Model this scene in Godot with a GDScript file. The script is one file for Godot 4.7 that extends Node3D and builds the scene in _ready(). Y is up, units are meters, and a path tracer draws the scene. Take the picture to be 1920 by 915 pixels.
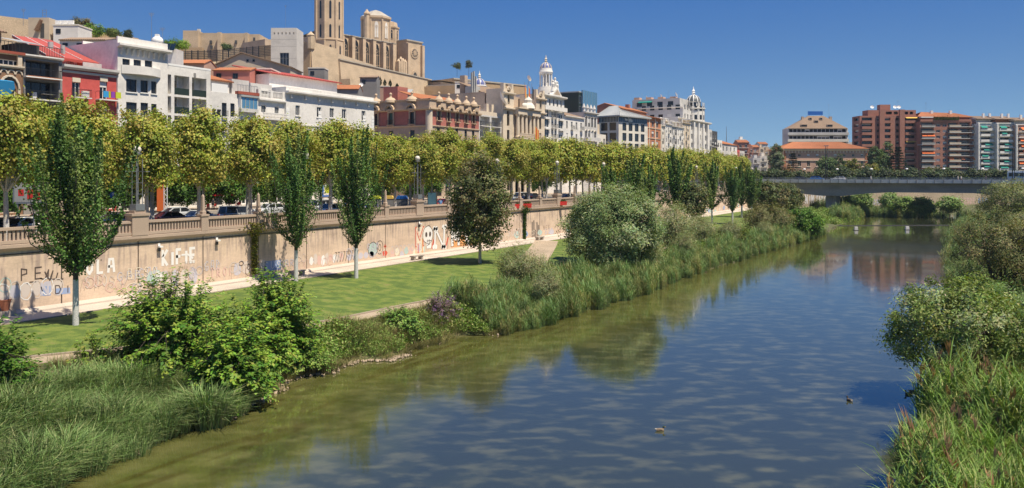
extends Node3D
# World: the river runs along -z, the city stands on the -x side, y is up, the water is at y = 0, the street at 6.75.

const STREET := 6.75
const WALLX := -57.5
var rng := RandomNumberGenerator.new()
var names := {}
var M := {}
var T := {}
var cache := {}


class MB:
	var v := PackedVector3Array()
	var n := PackedVector3Array()
	var c := PackedColorArray()
	var ix := PackedInt32Array()
	var col := Color.WHITE
	var xf := Transform3D()
	func vert(p: Vector3, m: Vector3) -> void:
		v.append(xf * p); n.append((xf.basis * m).normalized()); c.append(col)
	func quad(a: Vector3, b: Vector3, d: Vector3, e: Vector3) -> void:   # counter-clockwise seen from outside
		var m := (b - a).cross(e - a)
		if m.length_squared() < 1e-12: m = (d - b).cross(a - b)
		if m.length_squared() < 1e-12: m = (e - d).cross(b - d)
		m = m.normalized()
		var k := v.size()
		vert(a, m); vert(b, m); vert(d, m); vert(e, m)
		ix.append_array(PackedInt32Array([k, k + 2, k + 1, k, k + 3, k + 2]))
	func tri(a: Vector3, b: Vector3, d: Vector3) -> void:
		var m := (b - a).cross(d - a).normalized()
		var k := v.size()
		vert(a, m); vert(b, m); vert(d, m)
		ix.append_array(PackedInt32Array([k, k + 2, k + 1]))
	func box(x0: float, y0: float, z0: float, x1: float, y1: float, z1: float) -> void:
		var a := Vector3(x0, y0, z1); var b := Vector3(x1, y0, z1); var d := Vector3(x1, y1, z1); var e := Vector3(x0, y1, z1)
		var f := Vector3(x0, y0, z0); var g := Vector3(x1, y0, z0); var h := Vector3(x1, y1, z0); var i := Vector3(x0, y1, z0)
		quad(a, b, d, e); quad(g, f, i, h); quad(b, g, h, d); quad(f, a, e, i); quad(e, d, h, i); quad(f, g, b, a)
	func bar(p: Vector3, q: Vector3, w: float, h := -1.0, up := Vector3.UP) -> void:   # a square bar from p to q
		if h < 0: h = w
		var z := (q - p).normalized()
		var x := up.cross(z)
		if x.length() < 0.01: x = Vector3.RIGHT.cross(z)
		x = x.normalized() * w / 2
		var y := z.cross(x).normalized() * h / 2
		var a := [p - x - y, p + x - y, p + x + y, p - x + y]
		var b := [q - x - y, q + x - y, q + x + y, q - x + y]
		for i in 4:
			var j := (i + 1) % 4
			quad(a[i], a[j], b[j], b[i])
		quad(a[3], a[2], a[1], a[0]); quad(b[0], b[1], b[2], b[3])
	func tube(p: Vector3, q: Vector3, r0: float, r1: float, seg := 8, caps := true) -> void:
		var z := (q - p).normalized()
		var x := (Vector3.UP if absf(z.y) < 0.9 else Vector3.RIGHT).cross(z).normalized()
		var y := z.cross(x)
		var k := v.size()
		for i in seg + 1:
			var t := TAU * i / seg
			var o := x * cos(t) + y * sin(t)
			vert(p + o * r0, o); vert(q + o * r1, o)
		for i in seg:
			var a := k + i * 2
			ix.append_array(PackedInt32Array([a, a + 3, a + 2, a, a + 1, a + 3]))
		if caps:
			for i in seg:
				var t0 := TAU * i / seg
				var t1 := TAU * (i + 1) / seg
				if r1 > 0.001: tri(q, q + (x * cos(t0) + y * sin(t0)) * r1, q + (x * cos(t1) + y * sin(t1)) * r1)
				if r0 > 0.001: tri(p, p + (x * cos(t1) + y * sin(t1)) * r0, p + (x * cos(t0) + y * sin(t0)) * r0)
	func lathe(at: Vector3, prof: Array, seg := 16, turn := 0.0, flat := false) -> void:   # prof: Vector2(radius, height) from bottom to top
		for k in prof.size() - 1:
			var a: Vector2 = prof[k]
			var b: Vector2 = prof[k + 1]
			var sl := Vector2(b.y - a.y, a.x - b.x).normalized()
			for i in seg:
				var t0 := TAU * i / seg + turn
				var t1 := TAU * (i + 1) / seg + turn
				var o0 := Vector3(cos(t0), 0, -sin(t0))
				var o1 := Vector3(cos(t1), 0, -sin(t1))
				var p := [at + o0 * a.x + Vector3(0, a.y, 0), at + o1 * a.x + Vector3(0, a.y, 0), at + o1 * b.x + Vector3(0, b.y, 0), at + o0 * b.x + Vector3(0, b.y, 0)]
				if flat:
					quad(p[0], p[1], p[2], p[3])
				else:
					var q := v.size()
					vert(p[0], o0 * sl.x + Vector3(0, sl.y, 0)); vert(p[1], o1 * sl.x + Vector3(0, sl.y, 0))
					vert(p[2], o1 * sl.x + Vector3(0, sl.y, 0)); vert(p[3], o0 * sl.x + Vector3(0, sl.y, 0))
					ix.append_array(PackedInt32Array([q, q + 2, q + 1, q, q + 3, q + 2]))
	func prism(poly: PackedVector2Array, z0: float, z1: float) -> void:   # outline in x, y (counter-clockwise), from z0 to z1
		var m := poly.size()
		for i in m:
			var p := poly[i]
			var q := poly[(i + 1) % m]
			quad(Vector3(p.x, p.y, z1), Vector3(p.x, p.y, z0), Vector3(q.x, q.y, z0), Vector3(q.x, q.y, z1))
		var t := Geometry2D.triangulate_polygon(poly)
		for i in range(0, t.size(), 3):
			var a := poly[t[i]]; var b := poly[t[i + 1]]; var d := poly[t[i + 2]]
			if (b - a).cross(d - a) < 0:
				var s := b; b = d; d = s
			tri(Vector3(a.x, a.y, z1), Vector3(b.x, b.y, z1), Vector3(d.x, d.y, z1))
			tri(Vector3(a.x, a.y, z0), Vector3(d.x, d.y, z0), Vector3(b.x, b.y, z0))
	func ball(at: Vector3, r: Vector3, seg := 12, rings := 8) -> void:
		var k := v.size()
		for j in rings + 1:
			var ph := PI * j / rings
			for i in seg + 1:
				var t := TAU * i / seg
				var o := Vector3(sin(ph) * cos(t), cos(ph), sin(ph) * sin(t))
				vert(at + o * r, o / r)
		for j in rings:
			for i in seg:
				var a := k + j * (seg + 1) + i
				var b := a + seg + 1
				ix.append_array(PackedInt32Array([a, b, b + 1, a, b + 1, a + 1]))
	func holes(t: Transform3D, w: float, h: float, rects: Array, deep := 0.22) -> void:   # a wall face with recessed openings; t: x right, y up, z out
		var keep := xf
		xf = xf * t
		var xs := [0.0, w]
		var ys := [0.0, h]
		for r: Rect2 in rects:
			for q in [r.position.x, r.end.x]: xs.append(clampf(q, 0, w))
			for q in [r.position.y, r.end.y]: ys.append(clampf(q, 0, h))
		xs.sort(); ys.sort()
		for j in ys.size() - 1:
			if ys[j + 1] - ys[j] < 0.004: continue
			var start := -1.0
			for i in xs.size() - 1:
				var open := false
				if xs[i + 1] - xs[i] >= 0.004:
					var mid := Vector2((xs[i] + xs[i + 1]) / 2, (ys[j] + ys[j + 1]) / 2)
					for r: Rect2 in rects:
						if r.has_point(mid): open = true
				if not open and start < 0: start = xs[i]
				if start >= 0 and (open or i == xs.size() - 2):
					var stop: float = xs[i] if open else xs[i + 1]
					if stop - start > 0.003: quad(Vector3(start, ys[j], 0), Vector3(stop, ys[j], 0), Vector3(stop, ys[j + 1], 0), Vector3(start, ys[j + 1], 0))
					start = -1.0
		for r: Rect2 in rects:
			var a := r.position
			var b := r.end
			var z := -deep
			quad(Vector3(a.x, a.y, z), Vector3(a.x, a.y, 0), Vector3(a.x, b.y, 0), Vector3(a.x, b.y, z))
			quad(Vector3(b.x, a.y, 0), Vector3(b.x, a.y, z), Vector3(b.x, b.y, z), Vector3(b.x, b.y, 0))
			quad(Vector3(a.x, a.y, z), Vector3(b.x, a.y, z), Vector3(b.x, a.y, 0), Vector3(a.x, a.y, 0))
			quad(Vector3(a.x, b.y, 0), Vector3(b.x, b.y, 0), Vector3(b.x, b.y, z), Vector3(a.x, b.y, z))
			if deep > 0.35: quad(Vector3(a.x, a.y, z), Vector3(b.x, a.y, z), Vector3(b.x, b.y, z), Vector3(a.x, b.y, z))
		xf = keep
	func mesh(colors := false) -> ArrayMesh:
		var a := []
		a.resize(Mesh.ARRAY_MAX)
		a[Mesh.ARRAY_VERTEX] = v; a[Mesh.ARRAY_NORMAL] = n; a[Mesh.ARRAY_INDEX] = ix
		if colors: a[Mesh.ARRAY_COLOR] = c
		var m := ArrayMesh.new()
		if v.size(): m.add_surface_from_arrays(Mesh.PRIMITIVE_TRIANGLES, a)
		return m


class LB:   # many small leaves: each a bent diamond of two triangles
	var v := PackedVector3Array()
	var c := PackedColorArray()
	func leaf(p: Vector3, u: Vector3, w: Vector3, col: Color) -> void:
		v.append(p - u); v.append(p + w - u * 0.15); v.append(p + u); v.append(p - w - u * 0.15)
		c.append(col); c.append(col); c.append(col); c.append(col)
	func blade(p: Vector3, q: Vector3, e: Vector3, w: Vector3, col: Color, tip: Color) -> void:   # a bent blade p - q - e
		v.append(p - w); v.append(p + w); v.append(q + w * 0.8); v.append(q - w * 0.8)
		c.append(col); c.append(col); c.append(tip); c.append(tip)
		v.append(q - w * 0.8); v.append(q + w * 0.8); v.append(e + w * 0.1); v.append(e - w * 0.1)
		c.append(tip); c.append(tip); c.append(tip); c.append(tip)
	func mesh() -> ArrayMesh:
		var ix := PackedInt32Array()
		var k := v.size() / 4
		ix.resize(k * 6)
		for i in k:
			var a := i * 4
			var b := i * 6
			ix[b] = a; ix[b + 1] = a + 2; ix[b + 2] = a + 1; ix[b + 3] = a; ix[b + 4] = a + 3; ix[b + 5] = a + 2
		var a := []
		a.resize(Mesh.ARRAY_MAX)
		a[Mesh.ARRAY_VERTEX] = v; a[Mesh.ARRAY_COLOR] = c; a[Mesh.ARRAY_INDEX] = ix
		var m := ArrayMesh.new()
		m.add_surface_from_arrays(Mesh.PRIMITIVE_TRIANGLES, a)
		return m


func rf(a: float, b: float) -> float: return rng.randf_range(a, b)


func rv() -> Vector3:
	return Vector3(rng.randfn(), rng.randfn(), rng.randfn()).normalized()


func numbered(called: String) -> String:
	var k: int = names.get(called, 0)
	names[called] = k + 1
	return called if k == 0 else "%s_%03d" % [called, k]


func tag(o: Node, label: String, category: String, group := "", kind := "") -> Node:
	o.set_meta("label", label)
	if category: o.set_meta("category", category)
	if group: o.set_meta("group", group)
	if kind: o.set_meta("kind", kind)
	return o


func thing(called: String, label: String, category: String, at := Vector3.ZERO, turn := 0.0, group := "") -> Node3D:
	var o := Node3D.new()
	o.name = numbered(called)
	add_child(o)
	o.position = at
	o.rotation.y = turn
	return tag(o, label, category, group)


func put(called: String, mesh: Mesh, m: Material, parent: Node = null, t := Transform3D()) -> MeshInstance3D:
	var o := MeshInstance3D.new()
	o.mesh = mesh
	o.material_override = m
	o.transform = t
	o.name = called if parent else numbered(called)
	(parent if parent else self).add_child(o, true)
	return o


func obj(called: String, b: MB, m: Material, parent: Node = null, t := Transform3D()) -> MeshInstance3D:
	return put(called, b.mesh(), m, parent, t)


func struct(called: String, b: MB, m: Material) -> MeshInstance3D:
	var o := obj(called, b, m)
	o.set_meta("kind", "structure")
	return o


func copy(src: Node3D, at: Vector3, turn: float, label: String, group := "", size := Vector3.ONE) -> Node3D:
	var o: Node3D = src.duplicate()
	o.name = numbered(String(src.name).rstrip("0123456789").rstrip("_"))
	add_child(o)
	o.position = at
	o.rotation = Vector3(0, turn, 0)
	o.scale = size
	o.set_meta("label", label)
	if group: o.set_meta("group", group)
	return o


func off(x: float, y: float, z: float) -> Transform3D: return Transform3D(Basis(), Vector3(x, y, z))


# ---------- textures and materials
func grey_texture(key: String, size: int, freq: float, octaves: int, lo: float, hi: float, kind := FastNoiseLite.TYPE_SIMPLEX_SMOOTH, gain := 0.5, stretch := Vector2i.ONE) -> ImageTexture:
	if T.has(key): return T[key]
	var f := FastNoiseLite.new()
	f.seed = key.hash() % 10000
	f.noise_type = kind
	f.frequency = freq
	f.fractal_octaves = octaves
	f.fractal_gain = gain
	var im := f.get_seamless_image(size, size)
	im.convert(Image.FORMAT_L8)
	var d := im.get_data()
	for i in d.size():
		d[i] = int(clampf(lo + (hi - lo) * d[i] / 255.0, 0, 1) * 255)
	im = Image.create_from_data(size, size, false, Image.FORMAT_L8, d)
	if stretch != Vector2i.ONE: im.resize(size / stretch.x, size / stretch.y, Image.INTERPOLATE_BILINEAR)
	T[key] = ImageTexture.create_from_image(im)
	return T[key]


func normal_texture(key: String, size: int, freq: float, octaves: int, strength: float, gain := 0.5) -> ImageTexture:
	if T.has(key): return T[key]
	var f := FastNoiseLite.new()
	f.seed = key.hash() % 10000
	f.frequency = freq
	f.fractal_octaves = octaves
	f.fractal_gain = gain
	var im := f.get_seamless_image(size, size)
	im.convert(Image.FORMAT_RGBA8)
	im.bump_map_to_normal_map(strength)
	T[key] = ImageTexture.create_from_image(im)
	return T[key]


func ramp_texture(key: String, size: int, freq: float, octaves: int, stops: Array, gain := 0.5, stretch := 1.0) -> ImageTexture:   # noise through a row of [at, linear Color]
	if T.has(key): return T[key]
	var f := FastNoiseLite.new()
	f.seed = key.hash() % 10000
	f.frequency = freq
	f.fractal_octaves = octaves
	f.fractal_gain = gain
	var src := f.get_seamless_image(size, size)
	src.convert(Image.FORMAT_L8)
	var d := src.get_data()
	var lut := []
	for i in 256:
		var t := i / 255.0
		var k := 0
		while k < stops.size() - 2 and t > stops[k + 1][0]: k += 1
		var w := clampf((t - stops[k][0]) / maxf(stops[k + 1][0] - stops[k][0], 1e-5), 0, 1)
		var q: Color = (stops[k][1] as Color).lerp(stops[k + 1][1], w).linear_to_srgb()
		lut.append([int(q.r * 255), int(q.g * 255), int(q.b * 255)])
	var o := PackedByteArray()
	o.resize(d.size() * 3)
	for i in d.size():
		var q: Array = lut[d[i]]
		o[i * 3] = q[0]; o[i * 3 + 1] = q[1]; o[i * 3 + 2] = q[2]
	T[key] = ImageTexture.create_from_image(Image.create_from_data(size, size, false, Image.FORMAT_RGB8, o))
	return T[key]


func mat(key: String, r: float, g: float, b: float, rough := 0.85, tex := "", scale := 0.3, coarse := true) -> StandardMaterial3D:
	if M.has(key): return M[key]
	var m := StandardMaterial3D.new()
	m.resource_name = key
	m.albedo_color = Color(r, g, b).linear_to_srgb()
	m.roughness = rough
	if tex:
		m.albedo_texture = T[tex]
		m.uv1_triplanar = true
		m.uv1_world_triplanar = true
		m.uv1_scale = Vector3(scale, scale, scale)
		if coarse:
			m.detail_enabled = true
			m.detail_blend_mode = BaseMaterial3D.BLEND_MODE_MUL
			m.detail_albedo = T["coarse"]
			m.detail_uv_layer = BaseMaterial3D.DETAIL_UV_2
			m.uv2_triplanar = true
			m.uv2_world_triplanar = true
			m.uv2_scale = Vector3(0.045, 0.06, 0.045)
	M[key] = m
	return m


func leaf_mat(key: String, back: float) -> StandardMaterial3D:
	if M.has(key): return M[key]
	var m := StandardMaterial3D.new()
	m.resource_name = key
	m.vertex_color_use_as_albedo = true
	m.roughness = 0.55
	m.metallic_specular = 0.3
	m.backlight_enabled = true
	m.backlight = Color(back, back, back * 0.6)
	m.cull_mode = BaseMaterial3D.CULL_DISABLED
	M[key] = m
	return m


func make_materials() -> void:
	grey_texture("coarse", 256, 0.012, 4, 0.88, 1.06)
	grey_texture("stucco", 512, 0.02, 5, 0.93, 1.03, FastNoiseLite.TYPE_SIMPLEX_SMOOTH, 0.65)
	grey_texture("stone", 512, 0.05, 4, 0.62, 1.15, FastNoiseLite.TYPE_CELLULAR, 0.6)
	grey_texture("streak", 512, 0.02, 5, 0.62, 1.15, FastNoiseLite.TYPE_SIMPLEX_SMOOTH, 0.6, Vector2i(1, 8))
	grey_texture("grit", 512, 0.12, 4, 0.6, 1.2)
	grey_texture("bark", 256, 0.06, 4, 0.6, 1.15, FastNoiseLite.TYPE_SIMPLEX_SMOOTH, 0.6, Vector2i(1, 4))
	mat("white_wall", 0.78, 0.75, 0.7, 0.85, "stucco", 0.12)
	mat("warm_white_wall", 0.74, 0.69, 0.6, 0.85, "stucco", 0.12)
	mat("grey_white_wall", 0.6, 0.58, 0.55, 0.85, "stucco", 0.12)
	mat("cream_wall", 0.7, 0.59, 0.45, 0.85, "stucco", 0.12)
	mat("beige_wall", 0.58, 0.48, 0.36, 0.88, "stucco", 0.1)
	mat("tan_wall", 0.5, 0.39, 0.29, 0.9, "stucco", 0.1)
	mat("red_wall", 0.6, 0.1, 0.085, 0.85, "stucco", 0.12)
	mat("wine_wall", 0.46, 0.165, 0.13, 0.85, "stucco", 0.12)
	mat("pink_wall", 0.54, 0.34, 0.25, 0.88, "stucco", 0.12)
	mat("brick_wall", 0.46, 0.21, 0.15, 0.9, "grit", 0.6)
	mat("brown_brick_wall", 0.3, 0.17, 0.1, 0.9, "grit", 0.6)
	mat("orange_wall", 0.5, 0.2, 0.1, 0.9, "stucco", 0.12)
	mat("grey_wall", 0.26, 0.25, 0.24, 0.85, "stucco", 0.12)
	mat("dark_grey_wall", 0.07, 0.07, 0.07, 0.7, "stucco", 0.12)
	mat("dark_green_wall", 0.02, 0.035, 0.025, 0.5, "stucco", 0.12)
	mat("concrete", 0.42, 0.37, 0.31, 0.9, "stucco", 0.2)
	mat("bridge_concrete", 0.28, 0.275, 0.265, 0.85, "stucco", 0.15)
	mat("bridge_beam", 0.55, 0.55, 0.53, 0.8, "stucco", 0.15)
	mat("old_stone", 0.56, 0.4, 0.24, 0.93, "stone", 0.18)
	mat("pale_stone", 0.7, 0.55, 0.38, 0.93, "stone", 0.18)
	mat("cut_stone", 0.72, 0.55, 0.38, 0.9, "grit", 0.25)
	mat("roof_stone", 0.55, 0.5, 0.42, 0.9, "grit", 0.3)
	mat("rail_stone", 0.6, 0.46, 0.36, 0.9, "grit", 0.5)
	mat("red_tile", 0.42, 0.1, 0.06, 0.85, "grit", 0.4)
	mat("orange_tile", 0.5, 0.19, 0.08, 0.85, "grit", 0.4)
	mat("brown_tile", 0.36, 0.25, 0.17, 0.85, "grit", 0.4)
	mat("zinc", 0.42, 0.43, 0.42, 0.5, "stucco", 0.2)
	mat("white_paint", 0.8, 0.79, 0.76, 0.5)
	mat("cream_paint", 0.65, 0.57, 0.44, 0.7)
	mat("black_metal", 0.02, 0.02, 0.02, 0.5)
	mat("grey_metal", 0.3, 0.31, 0.32, 0.45)
	M.grey_metal.metallic = 0.6
	mat("steel", 0.45, 0.46, 0.47, 0.4)
	M.steel.metallic = 0.7
	mat("glass", 0.02, 0.023, 0.028, 0.06)
	mat("blue_glass", 0.03, 0.06, 0.1, 0.05)
	M.blue_glass.metallic = 0.35
	mat("sky_glass", 0.16, 0.36, 0.5, 0.12)
	M.sky_glass.metallic = 0.5
	mat("shutter_green", 0.03, 0.1, 0.08, 0.6)
	mat("blind_white", 0.68, 0.66, 0.62, 0.7)
	mat("teal_cloth", 0.0, 0.22, 0.17, 0.8)
	mat("orange_cloth", 0.75, 0.16, 0.03, 0.8)
	mat("yellow_cloth", 0.75, 0.5, 0.1, 0.8)
	mat("red_cloth", 0.6, 0.03, 0.025, 0.8)
	mat("blue_cloth", 0.03, 0.3, 0.6, 0.7)
	mat("lime_cloth", 0.5, 0.55, 0.03, 0.8)
	mat("purple_cloth", 0.25, 0.05, 0.4, 0.8)
	mat("green_plastic", 0.03, 0.25, 0.06, 0.5)
	mat("sign_blue", 0.01, 0.12, 0.45, 0.5)
	mat("clay", 0.35, 0.13, 0.07, 0.85)
	mat("asphalt", 0.06, 0.058, 0.055, 0.92, "grit", 0.4)
	mat("paving", 0.46, 0.38, 0.3, 0.92, "grit", 0.5)
	mat("path_paving", 0.68, 0.59, 0.5, 0.92, "grit", 0.6)
	mat("dirt", 0.52, 0.41, 0.29, 0.95, "grit", 0.5)
	mat("bark", 0.1, 0.08, 0.06, 0.95, "bark", 0.8, false)
	mat("pale_bark", 0.6, 0.56, 0.48, 0.9, "bark", 0.8, false)
	mat("lime_wash", 0.72, 0.71, 0.7, 0.9, "bark", 0.8, false)
	mat("dead_wood", 0.33, 0.28, 0.22, 0.95, "bark", 0.8, false)
	mat("tyre", 0.012, 0.012, 0.012, 0.8)
	mat("globe", 0.62, 0.57, 0.5, 0.3)
	mat("slope_earth", 0.46, 0.35, 0.2, 0.95, "grit", 0.1)
	mat("blue_tile", 0.14, 0.16, 0.34, 0.25)
	mat("slate", 0.14, 0.15, 0.15, 0.5, "grit", 0.5)
	leaf_mat("leaf", 0.8)
	leaf_mat("thick_leaf", 0.7)


func V(x: float, y: float, z: float) -> Vector3: return Vector3(x, y, z)


func W(x: float, y: float) -> Vector2: return Vector2(x, y)


func _ready() -> void:
	rng.seed = 4711
	var cam := Camera3D.new()
	cam.name = "camera"
	add_child(cam)
	cam.position = V(0, 11.5, 0)
	cam.rotation_degrees.y = 30.0
	cam.projection = Camera3D.PROJECTION_FRUSTUM
	cam.near = 0.1
	cam.far = 6000.0
	cam.size = 0.061                       # a lens shifted downwards: verticals stay upright
	cam.frustum_offset = W(0, -0.00857)
	var we := WorldEnvironment.new()
	we.name = "world"
	var e := Environment.new()
	e.background_mode = Environment.BG_SKY
	var sky := ProceduralSkyMaterial.new()
	sky.sky_top_color = Color(0.014, 0.09, 0.32).linear_to_srgb()
	sky.sky_horizon_color = Color(0.213, 0.379, 0.5).linear_to_srgb()
	sky.sky_curve = 0.075
	sky.sky_energy_multiplier = 1.0
	sky.ground_bottom_color = Color(0.3, 0.28, 0.22)
	sky.ground_horizon_color = Color(0.45, 0.5, 0.5)
	sky.sun_angle_max = 6.0
	e.sky = Sky.new()
	e.sky.sky_material = sky
	e.tonemap_mode = Environment.TONE_MAPPER_LINEAR
	e.tonemap_exposure = 1.42
	e.fog_enabled = true
	e.fog_density = 0.00009
	e.fog_light_color = Color(0.8, 0.88, 0.96)
	e.sdfgi_enabled = true
	e.ssao_enabled = true
	e.ssil_enabled = true
	we.environment = e
	add_child(we)
	var sun := DirectionalLight3D.new()
	sun.name = "sun"
	add_child(sun)
	sun.look_at_from_position(V(43.0, 90.0, 4.0), Vector3.ZERO, Vector3.UP)
	sun.light_energy = 1.6
	sun.light_color = Color(1.0, 0.95, 0.86)
	sun.light_angular_distance = 0.5
	sun.shadow_enabled = true

	make_materials()
	make_ground()
	make_river()
	make_embankment()
	make_bridge()
	make_hill()
	make_street_buildings()
	make_far_buildings()
	make_castle_hill()
	make_trees()
	make_bank_plants()
	make_cars()
	make_street_things()


# ---------- ground
func lut(pts: Array, s: float) -> float:   # W(s, value), smooth between
	if s <= pts[0].x: return pts[0].y
	for i in pts.size() - 1:
		if s <= pts[i + 1].x:
			var t: float = (s - pts[i].x) / (pts[i + 1].x - pts[i].x)
			return lerpf(pts[i].y, pts[i + 1].y, t)
	return pts[-1].y


const LAWN_EDGE := [Vector2(-60, -47), Vector2(18, -46), Vector2(24.6, -43.3), Vector2(32, -40), Vector2(40, -37.7), Vector2(50, -36.6), Vector2(60, -36.2), Vector2(80, -36.5), Vector2(110, -36), Vector2(170, -36), Vector2(200, -40), Vector2(230, -46), Vector2(262, -46), Vector2(300, -12), Vector2(340, 36)]
const SHORE := [Vector2(-60, -30), Vector2(17, -29.4), Vector2(21.7, -30.6), Vector2(25, -31), Vector2(28, -31.2), Vector2(30, -32.6), Vector2(33.6, -33.4), Vector2(37.6, -32.8), Vector2(40, -31.8), Vector2(44.5, -32.2), Vector2(47.5, -31.8), Vector2(49, -30.6), Vector2(52, -29.2), Vector2(59, -29.4), Vector2(72, -28.3), Vector2(90, -28.6), Vector2(115, -28), Vector2(143, -26.2), Vector2(173, -26), Vector2(192, -27.2), Vector2(215, -26), Vector2(250, -27), Vector2(262, -25), Vector2(300, 6), Vector2(340, 56)]
const FAR_SHORE := [Vector2(-60, 0), Vector2(25, -0.7), Vector2(32, -1.5), Vector2(47, -0.6), Vector2(70, -1.5), Vector2(121, -3), Vector2(177, -3.2), Vector2(208, -2.6), Vector2(225, 2), Vector2(250, 8), Vector2(300, 40), Vector2(340, 84)]


func lawn_edge(s: float) -> float: return lut(LAWN_EDGE, s)
func shore(s: float) -> float: return lut(SHORE, s) + 0.35 * sin(s * 1.3) + 0.2 * sin(s * 3.1)
func far_shore(s: float) -> float: return lut(FAR_SHORE, s) + 0.4 * sin(s * 0.9)


func lower_height(x: float, s: float) -> float:   # the park, the banks and the river bed
	var a := lawn_edge(s)
	var b := shore(s)
	var c := far_shore(s)
	if x < a + 1.7: return 1.9 - 0.15 * smoothstep(-54.0, a + 1.7, x) + 0.05 * sin(x * 0.7 + s * 0.3) * smoothstep(-54.0, -50.0, x)
	if x < b: return lerpf(1.75, 0.06, pow(clampf((x - a - 1.7) / maxf(b - a - 1.7, 0.1), 0, 1), 1.5))
	if x < c:
		var w := minf(x - b, c - x)
		return 0.04 - 0.75 * smoothstep(0.0, 2.5, w) - 0.35 * smoothstep(2.0, 9.0, w)
	return lerpf(0.05, 1.2, smoothstep(c, c + 9.0, x)) + 3.2 * smoothstep(c + 8.0, c + 30.0, x)


func strip(f0: Callable, f1: Callable, s0: float, s1: float, step: float, across: int, h: Callable) -> MB:
	var b := MB.new()
	var m := int(ceil((s1 - s0) / step))
	for j in m + 1:
		var s := lerpf(s0, s1, float(j) / m)
		var x0: float = f0.call(s)
		var x1: float = f1.call(s)
		for i in across + 1:
			var x := lerpf(x0, x1, float(i) / across)
			var d := 0.3
			var y: float = h.call(x, s)
			b.vert(V(x, y, -s), V(y - float(h.call(x + d, s)), d, float(h.call(x, s + d)) - y))
	for j in m:
		for i in across:
			var k := j * (across + 1) + i
			var l := k + across + 1
			b.ix.append_array(PackedInt32Array([k, l, l + 1, k, l + 1, k + 1]))
	return b


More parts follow.
